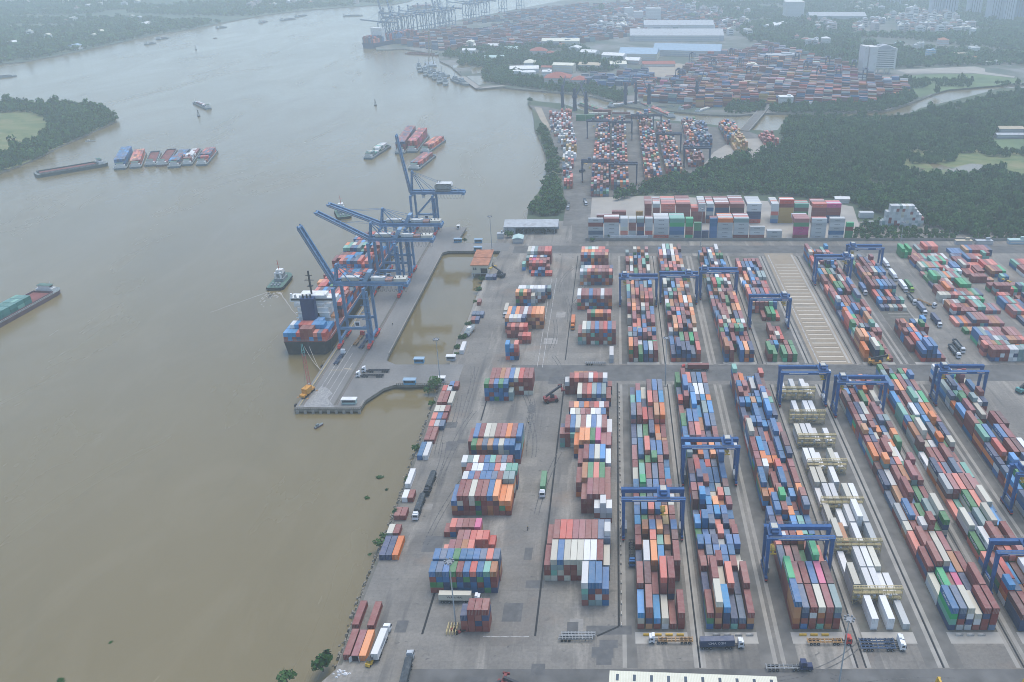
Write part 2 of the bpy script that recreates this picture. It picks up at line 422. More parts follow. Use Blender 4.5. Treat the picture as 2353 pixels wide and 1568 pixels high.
# tyre marks and patched slabs
defmat('tyre_mark', (.075,.074,.072), .9, .2, 1, dirt=(.13,.127,.12), dscale=.8, dlim=(.4,.55)); defmat('patch_pale', (.27,.255,.23), .9, .15, .4, dirt=(.2,.19,.175), dscale=.3); defmat('patch_dark', (.105,.105,.103), .9, .15, .4, dirt=(.15,.148,.14), dscale=.3)
random.seed(91)
def tyre(x, y, hd, cur, L_, zz):
    pts = []
    for k in range(14):
        pts.append((x, y)); x += math.sin(hd)*L_/13; y += math.cos(hd)*L_/13; hd += cur/13
    for off in (-1.0, 1.0):
        strip('tyre_mark', [(px+off*math.cos(hd), py-off*math.sin(hd)) for px, py in pts], .42, 'tyre_mark', zz)
for k in range(16): tyre(random.uniform(-40,150), random.uniform(180,210), random.choice([1.5,-1.5])+random.uniform(-.2,.2), random.uniform(-.9,.9), random.uniform(20,45), .026+k*.0004)
for k in range(14): tyre(random.uniform(-46,-26), random.uniform(240,560), random.uniform(-.15,.15), random.uniform(-.5,.5), random.uniform(30,60), .026+k*.0004)
for k in range(10): tyre(random.uniform(-88,-78), random.uniform(240,420), random.uniform(-.1,.1), random.uniform(-.3,.3), random.uniform(30,60), .026+k*.0004)
for k in range(10): tyre(random.uniform(-20,200), random.uniform(424,438), 1.5, random.uniform(-.5,.5), random.uniform(25,50), .026+k*.0004)
for k in range(26):
    x, y = random.choice([(random.uniform(-88,-70), random.uniform(215,430)), (random.uniform(-46,-24), random.uniform(215,600)), (random.uniform(-60,150), random.uniform(178,212)), (random.uniform(-20,0), random.uniform(215,232))])
    wsheet('paving_patch', x, y, x+random.uniform(3,9), y+random.uniform(3,11), random.choice(['patch_pale','patch_dark','patch_dark']), .0125+k*.0002)
# pier markings and rails
for x in (-166.5, -148.5):
    strip('crane_rail', [(x, PY0+4), (x, PY1-3)], .45, 'rail', .075)
    strip('rail_bed', [(x-1.2, PY0+4), (x-1.2, PY1-3)], 1.3, 'sleeper_ground', .066)
for x in (-163.0, -160.6, -157.2, -153.6):
    strip('painted_line', [(x, PY0+5), (x, PY0+5+random.uniform(45, 75))], .28, 'paint_white', .070)
strip('painted_line', [(-164.5, PY0+44), (-156.5, PY0+44)], .35, 'paint_yellow', .074)
strip('painted_line', [(-156.5, PY0+46), (-152, PY0+45)], 1.2, 'tanground', .072)
strip('painted_line', [(-168.4, PY0+3), (-168.4, PY1-3)], .3, 'paint_yellow', .070)
m, n, l, b = newmat('spilt_cement'); _M['spill'] = m
z = world_noise(n, l, .5, 8, .8, .2)
l.new(ramp(n, l, z.outputs[0], [(.42, (.17,.17,.165)), (.54, (.28,.275,.26)), (.66, (.44,.43,.41))]), b.inputs['Base Color'])
sheet('spilt_cement', [(697,936),(703,925),(722,905),(738,888),(752,892),(764,905),(752,915),(760,925),(770,937)], 'spill', .068)

for nm_, P_ in sheet_later: sheet(nm_, [G(u, v, WATER_Z)[:2] for u, v in P_], 'basin', WATER_Z+.03, False)
mb = MB(); mb.box(-2600, -120, -9.5, 2600, 6600, CAM_H+30)
m, n, l, b = newmat('haze_air'); n.remove(b)
pv = n.new('ShaderNodeVolumePrincipled'); pv.inputs['Density'].default_value = HAZE_DENSITY
pv.inputs['Color'].default_value = (*HAZE_COLOR, 1); pv.inputs['Anisotropy'].default_value = .1
l.new(pv.outputs[0], n['Material Output'].inputs['Volume']); _M['haze'] = m
hz = tag(mb.build('haze', ['haze']), kind='stuff'); hz['label'] = 'pale blue haze lying over river and port'; hz.display_type = 'WIRE'
# ------------------------------------------------------------------ shipping containers
PAL = {  # letter: (paint colour, word)
 'R': ((0.215,0.043,0.032),'maroon'), 'K': ((0.110,0.034,0.031),'dark brown'), 'M': ((0.290,0.085,0.085),'dusty red'),
 'r': ((0.560,0.110,0.068),'coral'), 'O': ((0.690,0.205,0.035),'orange'), 'o': ((0.400,0.165,0.055),'tan brown'),
 'B': ((0.018,0.125,0.290),'blue'), 'b': ((0.012,0.225,0.480),'sky blue'), 'N': ((0.026,0.052,0.125),'navy'),
 'n': ((0.085,0.130,0.200),'slate grey'), 'W': ((0.640,0.640,0.620),'white'), 'C': ((0.520,0.495,0.395),'cream'),
 'G': ((0.036,0.195,0.062),'green'), 'g': ((0.016,0.360,0.130),'bright green'), 'T': ((0.130,0.360,0.270),'mint'),
 't': ((0.200,0.285,0.275),'grey green'), 'L': ((.450,.470,.460),'light grey'), 'P': ((0.520,0.050,0.180),'pink'),
 'Y': ((0.400,0.240,0.045),'ochre'), 'm': ((.030,.190,.160),'teal')}
PK = list(PAL)
def contmat(key, c, island=False):
    m, n, l, b = newmat('paint_'+key)
    b.inputs['Roughness'].default_value = .55; b.inputs['Specular IOR Level'].default_value = .35
    g = n.new('ShaderNodeNewGeometry'); oi = n.new('ShaderNodeObjectInfo')
    ad = n.new('ShaderNodeMath'); ad.operation = 'ADD'
    l.new(g.outputs['Random Per Island'], ad.inputs[0]) if island else None
    l.new(oi.outputs['Random'], ad.inputs[1])
    fr = n.new('ShaderNodeMath'); fr.operation = 'FRACT'; l.new(ad.outputs[0], fr.inputs[0])
    hsv = n.new('ShaderNodeHueSaturation'); hsv.inputs['Color'].default_value = (*c, 1)
    l.new(maprange(n, l, fr.outputs[0], 0, 1, .80, 1.20), hsv.inputs['Value'])
    l.new(maprange(n, l, fr.outputs[0], 0, 1, 1.06, .86), hsv.inputs['Saturation'])
    l.new(maprange(n, l, fr.outputs[0], 0, 1, .492, .508), hsv.inputs['Hue'])
    # paler roofs: dust and bleached paint, plus sky brightness put into the colour
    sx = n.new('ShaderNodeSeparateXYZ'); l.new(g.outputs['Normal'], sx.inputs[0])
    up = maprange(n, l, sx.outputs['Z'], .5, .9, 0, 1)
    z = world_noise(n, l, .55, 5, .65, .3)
    roof_pale = n.new('ShaderNodeMath'); roof_pale.operation = 'MULTIPLY'
    l.new(up, roof_pale.inputs[0]); l.new(maprange(n, l, z.outputs[0], .3, .7, .08, .26), roof_pale.inputs[1])
    cc = mixc(n, l, roof_pale.outputs[0], hsv.outputs[0], (.50,.44,.39))
    # rust and grime streaks
    z2 = world_noise(n, l, 1.1, 5, .7, .5)
    cc = mixc(n, l, maprange(n, l, z2.outputs[0], .60, .76, 0, .45), cc, (.13,.085,.065))
    # corrugated sheet
    wv = n.new('ShaderNodeTexWave'); wv.wave_type = 'BANDS'; wv.bands_direction = 'DIAGONAL'; wv.inputs['Scale'].default_value = 1.9
    l.new(g.outputs['Position'], wv.inputs['Vector'])
    bp = n.new('ShaderNodeBump'); bp.inputs['Strength'].default_value = .12; bp.inputs['Distance'].default_value = .04
    l.new(wv.outputs['Fac'], bp.inputs['Height']); l.new(bp.outputs[0], b.inputs['Normal'])
    l.new(cc, b.inputs['Base Color'])
    return m
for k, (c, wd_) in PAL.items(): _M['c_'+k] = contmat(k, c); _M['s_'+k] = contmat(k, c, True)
defmat('galv', (.42,.43,.43), .45, .1, 2, metal=.3)

CONT = []           # every container of the scene
ORD = 'zeroth first second third fourth fifth sixth seventh eighth ninth tenth eleventh twelfth thirteenth fourteenth fifteenth sixteenth'.split()
TIER = ['ground tier','second tier','third tier','fourth tier','fifth tier','sixth tier']
def put(x, y, z, L, k, axis='y', h=2.6, label=None, block=None, idx=None, rz=0.0, wid=2.44, keep=False, text=None):
    CONT.append(dict(x=x, y=y, z=z, L=L, k=k, axis=axis, h=h, label=label, block=block, idx=idx, rz=rz, w=wid, keep=keep, text=text))
W20, W40 = 6.06, 12.19
WT = dict(R=28,K=6,M=12,r=11,O=9,o=6,B=11,b=5,N=8,n=7,C=7,W=5,G=5,g=1,T=3,t=4,L=3)
WT_LEFT = dict(R=34,K=8,M=8,r=8,O=8,o=5,B=9,N=9,n=5,C=5,W=2,G=6,T=4,t=4,L=2)
def pick(wt=WT):
    return random.choices(list(wt), list(wt.values()))[0]
def stack(block, x0, y0, cols, L=W20, pitch=2.58, h=2.6, bay=1, z0=0.0, wt=WT_LEFT, axis='y', c0=0):
    """columns side by side in x; each string is one column bottom -> top ('?' random colour, space = empty)"""
    for i, s in enumerate(cols):
        for t, k in enumerate(s):
            if k == ' ': continue
            if k == '?': k = pick(wt)
            if axis == 'y': put(x0+i*pitch, y0, z0+t*h, L, k, 'y', h, block=block, idx=(i+1+c0, bay, t))
            else: put(x0, y0+i*pitch, z0+t*h, L, k, 'x', h, block=block, idx=(i+1+c0, bay, t))
def Bs(u, v): p = G(u, v); return p[0], p[1]
def Ts(u, v, h): p = G(u, v, h); return p[0], p[1]
def tops(s, n):
    """top colours with n tiers each; random below"""
    return ['?'*(n-1)+c for c in s]

# --- riverside block stacks (near to far) ---------------------------------------------
x, y = Bs(1061,1452); stack('lamp mast stack', x, y, ['RRN','RRRR','RNRR','RRNR'])
x, y = Bs(990.5,1362.7)
stack('big blue stack', x, y, ['RGRB','RGBn','NNBB','NGRG','BBNR','BNGB','BBNr','NRGB','GBBT','NRRo'])
stack('big blue stack', x+.3, y+6.5, tops('BnBGBBBnrn',4), h=2.8, bay=2)
x, y = Ts(1014,1262,5.2); stack('low red stack', x, y, ['r','?M','?R','?o','?r'])
yb = GY(1263); x = GX(753+1165/3.571,1236.7,5.2); stack('coral stack', x, yb, ['rr','rr','rr','r'])
stack('coral stack', x-5.3, yb+.2, ['RR','RM'], c0=3)
x, y = Ts(753+1000/3.571,1211.5,5.2); stack('far red stack', x-2.6, y, ['R','?r','?M','?R','?R','?P'])
x, y = Bs(1039.6,1185)
stack('orange corner stack', x, y, ['RoB','RNCR','RRRR','RRCC','GNGR','RRRR','ooRB','RRKO','RGO','ROO'], L=W40)
x = GX(1062,1097,10.4); stack('orange corner stack', x, y+12.6, tops('WBMBBnRtt',4), bay=2)
x = GX(1069.6,1080.6,10.4); stack('orange corner stack', x, y+19.0, tops('RWWBBrWTT',4), bay=3)
x = GX(1073.5,1059.6,10.4); stack('orange corner stack', x-2.6, y+25.5, tops('WtWRBTRnR',4)[0:9], bay=4)
x, y = Ts(1081.6,1023.6,10.4)
stack('striped top stack', x, y, ['TRNG','ooRo','ToRn','oCKo','oRNB','RNCC','NBtB','BNBB','RBB'], bay=1)
x = GX(1087.6,999.6,11.2); stack('striped top stack', x-2.6, y+6.5, ['RRR']+tops('BRCCRMORB',4), L=W40, h=2.8, bay=2)
x, y = Ts(1111.6,882.5,10.4)
stack('green blue stack', x, y, ['RBBG','BRBR','GBNB','BBBG','RBNB','tt'], bay=1)
x = GX(1126.7,864.5,10.4); stack('green blue stack', x, y+6.5, ['RRRR','RRRR','RRKo','RORM','CKoB','RoRC','RCRr','CRRR','CRRR'], L=W40, bay=2)
stack('green blue stack', x-2.6, y+10, ['RG'], bay=3)
# upper riverside stacks
x, y = Bs(1162.5,828); stack('blue tipped stack', x, y, ['rBbb','bRB','NRrr'], bay=1)
x, y = Ts(1164,751,7.8); stack('red slab stack', x, y, ['RrR','RRr','RRR','?Rr','?rr'], L=W20)
stack('red slab stack', x+7.7, y-8, ['rR','Rr','Rr'], bay=2)
x, y = Ts(1159.6,731.4,10.4); stack('orange end stack', x, y, ['r'+'??o','?KKW','RoKC','NRoW','RRKN'], bay=1)
x = GX(1167,711.6,10.4); stack('orange end stack', x, y+6.5, ['?oRO','??KB','RRKO','ooRR','OoRW','oRoR','KRoO','oORO','oKOO'][:9], L=W40, bay=2)
x, y = Ts(1184,672,10.4); stack('white top stack', x, y, ['NGRO','KRoG','NbRO','bnRR','tLC'], bay=1)
x = GX(1193,654,10.4); stack('white top stack', x, y+6.5, ['RtCW','tLRW','RtRt','LWtW','WRLW','RWCW','KRnW'], bay=2)
stack('white top stack', x+1, y+13.2, tops('WtnRtRNt',3), bay=3)
x, y = Ts(1214.7,605,7.8); stack('mixed red stack', x, y, ['BrR','RRr','NRR','BBr','RrR','RR'], bay=1)
stack('mixed red stack', x-.5, y+6.6, tops('rPrRRR',3), bay=2); stack('mixed red stack', x+2, y-6.6, ['r','B','RB','BN','r','r'][:6], bay=3)
x, y = Ts(1208.6,584.8,10.4); stack('upper end stack', x, y, tops('tWBRLB',3), bay=1); stack('upper end stack', x-2.6, y-6.4, ['bT'], bay=3)
x = GX(1214.7,565.7,10.4); stack('upper end stack', x, y+6.6, ['?RRC','RRRW','RRRt','RRRR','RRRR','RRRr','RRRr'], L=W40, bay=2)

# --- second column of block stacks, beside the first crane row ------------------------------
x, y = Bs(1336.9,1392); stack('white fronted stack', x, y, ['RtTW','tRNB','tLRB','BRB'], L=W40, h=2.75)
x, y = Bs(1251.5,1334.7)
stack('cream roof stack', x, y, ['CRR','CTtC','RCtB','CRRC','RRRC','RCCC','RCCW','RRCW','RRnR','nnC'], L=W40, pitch=2.56)
x = GX(1271.6,1231,10.4); stack('maroon roof stack', x-2.6, y+12.8, ['RRR']+tops('RrrMMRRnn',4), L=W40, pitch=2.56)
stack('maroon roof stack', x+8*2.56, y+14, [' '*4+'W'], L=W20, bay=2)
x, y = Ts(1348.7,1135.5,10.4); stack('plain red stack', x-2.6, y, ['RRR','RRRM','RRRR','RRRR','RRR'], L=W40)
stack('plain red stack', x+3.2, y-6.5, ['LRW','RLWW','RLW'], L=W20, bay=2)
x, y = Ts(1336.7,1097.7,10.4); stack('striped roof stack', x-2.6, y, ['ORR','RRKo','RNRG','RRRr','RRRG','RRR'], L=W40)
x, y = Ts(1340,1053.6,10.4); stack('sky striped stack', x-2.6, y, ['RRR','RRKR','RNRB','NBRC','NRRb','RLW'], L=W40)
x, y = Ts(1330.7,1011.6,10.4); stack('orange green stack', x-2.6, y, ['NOO','RRNO','RNRO','RRRG','RRRP','RRM','RRM'], L=W40)
x, y = Bs(1287,1028); stack('long striped stack', x, y, ['TtR','RRR','CtT'], L=W20)
x, y = Ts(1297.7,982.5,10.4); stack('long striped stack', x-2.6, y, ['RN','?RRR','?tRB','NRtC','RRKR','RtRW','RRNB','CtRW','KRRR','RRW'], L=W40, bay=2)
stack('long striped stack', x+2, y+12.8, tops('WCMRWWB',4), bay=3)
stack('long striped stack', x+1, y+19.4, tops('ROnORrWR',4), bay=4)
x, y = Ts(1326,905,7.8); stack('split roof stack', x, y, ['RNC','RNR','RBr','BNt','RLB','KBt','NR'], L=W40, bay=1)
x = GX(1308,875,10.4); stack('split roof stack', x-2.6, y+12.9, ['RKL','RRRR','RRRr','RRRR','?RRR','?RKW','?RRr','?RRR','?BBW','tR'], bay=2)
stack('split roof stack', x+2, y+19.6, ['?oo','?Ko','?Ro','?RR','?RR'], bay=3)
# upper part of that column
x, y = Bs(1328.5,792); stack('checkered stack', x, y, ['tTR','tCoC','RRRt','CRTR','TRKB','RRRR','CRBr','oTRB','RRKR'], L=W40)
x, y = Ts(1349,720,7.8); stack('low orange stack', x, y, ['RRR','RKG','RRO','oRO','oRR','oOr'], L=W20)
x, y = Bs(1327,712); stack('white cap stack', x, y, tops('WRRBRRWRR',4), L=W40)
x, y = Bs(1333,655.5); stack('mottled stack', x, y, tops('WtrRoMRRr',4), L=W20); stack('mottled stack', x+.5, y+6.5, tops('tWCrRMRRN',4), L=W20, bay=2)
x, y = Bs(1334.5,616.5); stack('orange cap stack', x, y, tops('RBRTRRRo',4), L=W20); stack('orange cap stack', x+.3, y+6.5, tops('OOOOrrRr',4), bay=2); stack('orange cap stack', x+.3, y+13, tops('rCTWCrr',4), bay=3)
x, y = Bs(1400.5,834); stack('lone white pair', x, y, ['LW']); x, y = Bs(1400.5,815); stack('lone white pair', x, y, ['W'], bay=2)

# --- single containers along the river bank (near to far) -------------------------------------
def bank(u, v, s, L=W20, bay=1, name='river bank file'):
    x, y = Bs(u, v); stack(name, x, y, list(s), L, pitch=2.62, bay=bay)
z2 = lambda a, b2: (753+a/3.571, 1176.5+b2/3.571)
z1 = lambda a, b2: (753+a/3.332, 800+b2/3.332)
bank(*z2(133,1217), 'R', W40, 1); bank(*z2(262,1225), 'O', W40, 1, 'river bank file')
CONT[-1]['idx'] = (3, 1, 0)
bank(*z2(205,968), 'R', W40, 2); bank(*z2(330,975), 'R', W40, 2); CONT[-1]['idx'] = (2, 2, 0)
bank(*z2(425,396), 'NNO', W40, 3); bank(*z2(488,215), 'CR', W20, 4)
bank(*z1(510,1320), 'RR', W20, 5); bank(*z1(570,1182), 'WR', W20, 7)
bank(*z1(595,1075), 'W', W40, 8); bank(*z1(687,858), 'BW', W40, 9); bank(*z1(740,735), 'RR', W40, 10)
bank(*z1(775,630), 'rLn', W20, 11); bank(*z1(796,573), 'rBR', W20, 12); bank(*z1(818,515), 'CCR', W20, 13)
bank(*z1(840,445), 'RR', W40, 14); bank(*z1(920,450), 'C', W40, 14); CONT[-1]['idx'] = (3, 14, 0)
bank(*z1(876,356), 'rL', W20, 15); bank(*z1(930,325), 'BR', W20, 16)
z3 = lambda a, b2: (564.7+a/2.777, 423.5+b2/2.777)
bank(*z3(1442,855), 'nnn', W20, 17); bank(*z3(1438,890), 'RN', W20, 18); bank(*z3(1365,1085), 'W', W40, 19)
bank(*z3(1476,775), 'R', W20, 20); bank(*z3(1530,612), 'nnN', W20, 21)

# --- crane rows: six abreast under the yard gantries ----------------------------------------------
def row(r, y0, y1, bays, half, wt=WT, lo=2, hi=5, only=None, names=None):
    x0 = ROWX[r]; y = y0; b2 = 0; base = random.uniform(2.6, 4)
    hcol = [base]*6
    nm = (names or ORD[r]+(' crane row' if half == 'near' else ' upper row'))
    while y+W20 <= y1:
        b2 += 1
        if b2 <= len(bays):
            L, cols = bays[b2-1]
            stack(nm, x0, y, cols, L, pitch=2.93, bay=b2, wt=wt); y += L+.42; continue
        L = W40 if (random.random() < .55 and y+W40 <= y1) else W20
        twin = (L == W20 and random.random() < .5)
        cols = []
        for i in range(6):
            hcol[i] += random.uniform(-1.3, 1.3); hcol[i] = max(lo, min(hi, hcol[i]*.75+base*.25))
            hh = int(round(hcol[i]+random.uniform(-.6, .6))); hh = max(lo-1, min(hi, hh))
            if random.random() < .05: hh = random.choice([0, 1])
            k0 = pick(wt)
            cols.append(''.join(k0 if random.random() < .3 else pick(wt) for _ in range(hh)))
        stack(nm, x0, y, cols, L, pitch=2.93, bay=b2, wt=wt); y += L+.42
WB = dict(WT); WB.update(B=30, b=12, N=14, n=14, R=22)
row(1, YL0, 405, [(W40, ['RCb','oNRR','Rb','LC','R','RRR']), (W40, ['RRRR','RRKK','RM','RRRRr','RNRRR','']), (W40, ['RN','RtLW','RooO','RRb','RK','RRRR']),
   (W20, ['KKR','No','KRRr','RTT','Roo','RKKK']), (W20, ['RNR','RKKo','RRRB','RRRO','RKK','RRNB']), (W20, ['RRb','NGG','RRR','RKR','RRY','RRR']),
   (W20, ['RNB','RNNB','RRRr','RNNB','RRO','RRR']), (W20, ['R?n','?Gn','?NN','?RR','?KK','?CC']), (W20, ['?R','?G','?n','?B','?R','?R']),
   (W20, ['?NB','?GGg','?Nn','?BB','?KR','?RR']), (W40, ['RC','RTT','RRR','RRn','KRR','Nb']), (W20, ['??','?G','?RG','?RRG','?RR','?B']),
   (W40, ['RM','RNB','RRRr','?BB','?NB','?MR']), (W20, ['?n','?B','?R','?N','?Ro','?o']), (W40, ['NN','Gt','oG','NNN','OO','RR'])], 'near', lo=2, hi=4)
row(2, YL0, 418, [(W40, ['BGR','RoRoC','RNNb','TN','Rn','NoR']), (W40, ['nN','RRRRR','tLC','RRRr','TN','RRRR']), (W20, ['RRR','RRR','RRRR','KRB','RRR','tC']),
   (W20, ['RR','NNn','RNB','RNB','NNB','C']), (W20, ['?RB','RNB','NNN','?L','BNB','?NB']), (W20, ['?G','?B','?n','?rr','NB','RRR']),
   (W20, ['?Gb','BNBB','?Nn','?r','NNN','?R']), (W20, ['?n','?r','?NB','BNb','BBB','?B'])], 'near', wt=WB)
row(3, YL0, 418, [(W40, ['Rooo'+'B','BRNn','RRLR','TRoC','oRRM','RRnt']), (W40, ['RRRRg','RRRM','RRRR','RRRB','RRRP','RRRK']), (W40, ['RRn','RRM','KKK','GG','RNNN'+'g','Rrr']),
   (W20, ['RRr','RRRR','KKRR','RooO','?R','?R'])], 'near', wt=WB)
random.seed(21)
row(5, 231.5, 415, [(W40, ['NTgB','LRNn','LNWC','RWC','RRNR','nRRR']), (W40, ['LC','BGg','RR','RP','RN','RRRR']), (W40, ['RNR','BNNR','NNBC','NB','Ro','RR']),
   (W40, ['Rr','RRR','KR','RC','RM',''])], 'near', lo=2, hi=4)
row(6, 231, 421, [(W40, ['NNK','RRR','RRR','KR','RB','GR'])], 'near', lo=2, hi=4)
row(7, 231, 424, [], 'near', lo=2, hi=4)
# white reefers and their racks
RACKY = [244.8, 272.4, 300.6, 329.5, 351.5, 374.0, 398.5]
wr = dict(W=60, C=30, L=14)
def reefer(y, cols, b2): stack('white reefer row', ROWX[4], y, cols, W40, pitch=2.93, bay=b2, wt=wr)
reefer(231.8, ['','WW','','WW','','L'], 1)
reefer(247, ['WWC','','WW','WW','W','W'], 2); reefer(259.8, ['W','','LW','WW','WC',''], 3)
reefer(274.8, ['WWC','Wo','','WW','','L'+'L'], 4); reefer(287.8, ['WC','','W','WW','WWW','WL'], 5)
reefer(303, ['W','WW','WW','','WC','WW'], 6); reefer(316, ['WC','WC','','WW','',''], 7)
reefer(331.8, ['WW','WW','W','','WC','W'], 8); reefer(354, ['WC','WW','WW','W','','W'], 9); reefer(377, ['','WW','','WW','WW',''], 10)
reefer(401, ['WW','','WL','','WW','W'], 11)
random.seed(33)
row(1, YU0, 619, [(W40, ['RoGO','CRRR','GG','NNB','nRL','RRR']), (W20, ['RR','RR','RW','RN','GG','Gg'])], 'upper', lo=2, hi=4)
row(2, YU0, 622, [(W40, ['rN','oNBN','RNN','NBN','Rn','RRr']), (W40, ['RB','RR','RRG','RRR','RGg','RGR'])], 'upper', lo=2, hi=4)
row(3, YU0, 622, [(W40, ['BNRo','RRR','','BBB','ORO','BRN'])], 'upper', lo=2, hi=4)
row(4, YU0, 600, [(W40, ['RRG','GG','','gG','RR','GG']), (W20, ['','BN','Bb','','RR','RG']), (W20, ['','R','RR','','','']), (W20, ['','','r','RC','r','']), (W40, ['','','RR','R','r','']),
   (W20, ['','','','','','']), (W20, ['','','','','','']), (W40, ['','','R','RG','Gg','r'])], 'upper', lo=1, hi=3)
row(6, YU0, 626, [(W40, ['oOO','','RNNC','NGG','','R']), (W40, ['RoRo','NooO','RNB','RRR','RR','R'])], 'upper', lo=2, hi=4)
row(7, YU0, 488, [(W40, ['','rNB','RNNB','RNBB','RB','R']), (W40, ['RR','RRr','RBb','','Rr','']), (W20, ['bBR','RRB','RNr','RR','nn',''])], 'upper', lo=2, hi=4)
row(7, 517, 612, [(W20, ['n','N','C','t','R','C']), (W20, ['Bb','NR','GN','RR','NN','tT']), (W40, ['Rr','NB','','Tr','',''])], 'upper', lo=1, hi=3)

# open-air blocks east of the crane rows: long chains along the yard
random.seed(5)
ZB = lambda a, b2: (1788.2+a/3.333, 376.5+b2/3.333)
WE = dict(R=34,M=14,r=8,O=4,o=7,B=8,N=8,n=5,C=4,W=4,G=7,g=4,T=7,t=6,L=3)
def chain(x0, x1, y0, y1, hi, gap=.12, wt=WE, step=2.6):
    y = y0; edge = x0
    while y < y1:
        L = W40 if random.random() < .6 else W20
        edge = max(x0-2, min(x0+6, edge+random.uniform(-2.5, 2.5))); x = edge; h0 = random.uniform(1, hi)
        wd_ = random.uniform(.65, 1)*(x1-x0)
        while x < edge+wd_:
            if random.random() < gap: x += step*random.choice([1, 2]); continue
            g_ = random.randint(2, 4); k0 = pick(wt); hh = max(1, min(hi, int(round(h0+random.uniform(-1, 1)))))
            for q_ in range(g_):
                for t in range(hh): put(x, y, t*2.6, L, k0 if random.random() < .45 else pick(wt), 'y', 2.6, block='east chain', idx=(1, 1, t))
                x += step
        y += L+random.choice([.4, .5, .5, 1.5, 5])
chain(220, 248, 444, 632, 3, .06); chain(260, 288, 448, 560, 3, .12); chain(258, 286, 566, 632, 2, .15); chain(300, 325, 446, 600, 2, .3, dict(WE, W=22, L=10))
chain(236, 262, 330, 418, 1, .6); stack('east chain', 221, 617, ['GGg','gg','GGg'], W40); stack('east chain', 226, 560, ['GGg','gGG'], W40)
# long-sided wall of stacks beyond the back road: containers lie across the view
MID = []
def wall(u0, u1, vb, s, L=W40, text=None, h=2.6, z0=0.0):
    x, y = Bs(u0, vb)
    for t, k in enumerate(s):
        put(x, y, z0+t*h, L, k, 'x', h, block='long sided wall', idx=(0, 0, t), text=(text[t] if text and t < len(text) else None))
ZM = lambda a, b2=0: (1336.5+a/4.203, 432.9+b2/4.203)     # photo pixels of the strip read at large scale
ZN = lambda a: 1656.5+a/4.203
HT = 3.45
WALL = [(ZM(a)[0], 549, s, L, n_) for a, s, L, n_ in [(66,'LnLRL',W40,1),(218,'LLLLR',W40,5),(374,'CrCLL',W20,3),(452,'LLRRL',W20,3),(530,'KNRNt',W20,3),(612,'LrLLL',W20,3),(695,'rLLLL',W40,6),(845,'LBBgT',W40,6),(1000,'gRRgg',W20,2),
    (1080,'NNGG',W20,1),(1153,'NN',W20,1),(1232,'BBBBB',W20,3)]]
WALL += [(ZN(a), 549, s, L, n_) for a, s, L, n_ in [(-36,'LLLLO',W40,6),(118,'RLLLt',W40,6),(272,'RLL',W40,1),(442,'LL',W40,2),(694,'RPPGM',W40,6),(862,'LLLLL',W40,2),(1036,'LBLLL',W40,2),(1196,'GGRg',W20,1)]]
WALL += [(ZM(a)[0], 513, s, L, n_) for a, s, L, n_ in [(145,'BR',W40,2),(292,'BLR',W40,2),(522,'RYY',W20,1),(606,'RRRRR',W20,9),(684,'RRRRL',W20,8),(764,'RRRrr',W40,9),(908,'RRRRR',W40,10),(1054,'RRRr',W20,4),(1122,'RRRLL',W20,9),(1200,'RNLBL',W20,9),(1280,'RRNNR',W40,9)]]
WALL += [(ZN(a), 513, s, L, n_) for a, s, L, n_ in [(80,'RRKKR',W40,10),(244,'rNNLL',W40,9),(478,'BtrLL',W20,8),(553,'YYYYRr',W40,3),(696,'ooGKT',W40,4),(868,'RRRRr',W40,6),(1008,'NNRRP',W40,4)]]
random.seed(14)
for u_, v_, s, L, nrow in WALL:
    x, y = Bs(u_, v_)
    for j in range(nrow):
        for t, k in enumerate(s):
            if t == len(s)-1 or j == 0:
                kk = k if j == 0 else (k if random.random() < .45 else random.choice('LWMRrLC'))
                put(x, y+j*2.5, t*HT, L, kk, 'x', HT, block='wall', idx=(0, j, t), text=('MAERSK' if k == 'L' else 'CMA CGM' if k == 'r' else 'ONE' if k == 'P' else None) if (j == 0 and L == W40) else None)
x, y = Bs(1975,502); stack('wall', x, y, ['LL','LL'], W40, bay=1, axis='x'); x, y = Bs(1985,516); stack('wall', x, y, ['L'], W40, axis='x')
# stepped white pyramid by the wood
x, y = Bs(2019.4,520.6)
for t, (i0, nn) in enumerate([(0,15),(0,15),(2,13),(2,12),(2,11),(3.2,9),(3.2,8)]):
    for i in range(nn):
        put(x+(i0+i)*2.52, y, t*2.6, W20, random.choices('WLCRt', [4,12,2,2,2])[0], 'y', 2.6, block='pyramid', idx=(i, 0, t))
for i in range(9): put(x+38+i*2.55, y+8, 0, W20, random.choice('LLtCL'), 'y', 2.6, block='pyramid', idx=(i, 1, 0))

# far half of the south yard, beyond the trees
random.seed(9)
WF = dict(R=30,K=6,M=12,r=16,O=10,o=7,B=10,N=10,n=8,C=6,W=5,G=3,T=3,t=5,L=4,Y=3)
def far_rows(u0, v0, u1, v1, lo=2, hi=5, n=6, wt=WF, dens=1.0, pitch=2.9):
    x0, y0 = Bs(u0, v0); y1 = GY(v1); y = y0
    while y < y1:
        L = W20
        for i in range(n):
            hh = random.randint(lo, hi) if random.random() < dens else 0
            for t in range(hh): put(x0+i*pitch, y, t*2.6, L, pick(wt), 'y', 2.6, block='far')
        y += L+.5
ZF = lambda a, b2: (1204.7+a/5.555, 188.2+b2/5.555)
far_rows(*ZF(850,1465), *ZF(0,560)); far_rows(*ZF(1110,1380), *ZF(0,560)); far_rows(*ZF(1540,1320), *ZF(0,470))
ZG = lambda a, b2: (1487+a/5.95, 188.2+b2/5.95)
far_rows(*ZG(255,1290), *ZG(0,640)); far_rows(*ZG(545,860), *ZG(0,610), n=7); far_rows(*ZG(560,1170), *ZG(0,940), n=6, wt=dict(R=8, r=3, N=2, W=1, B=1))
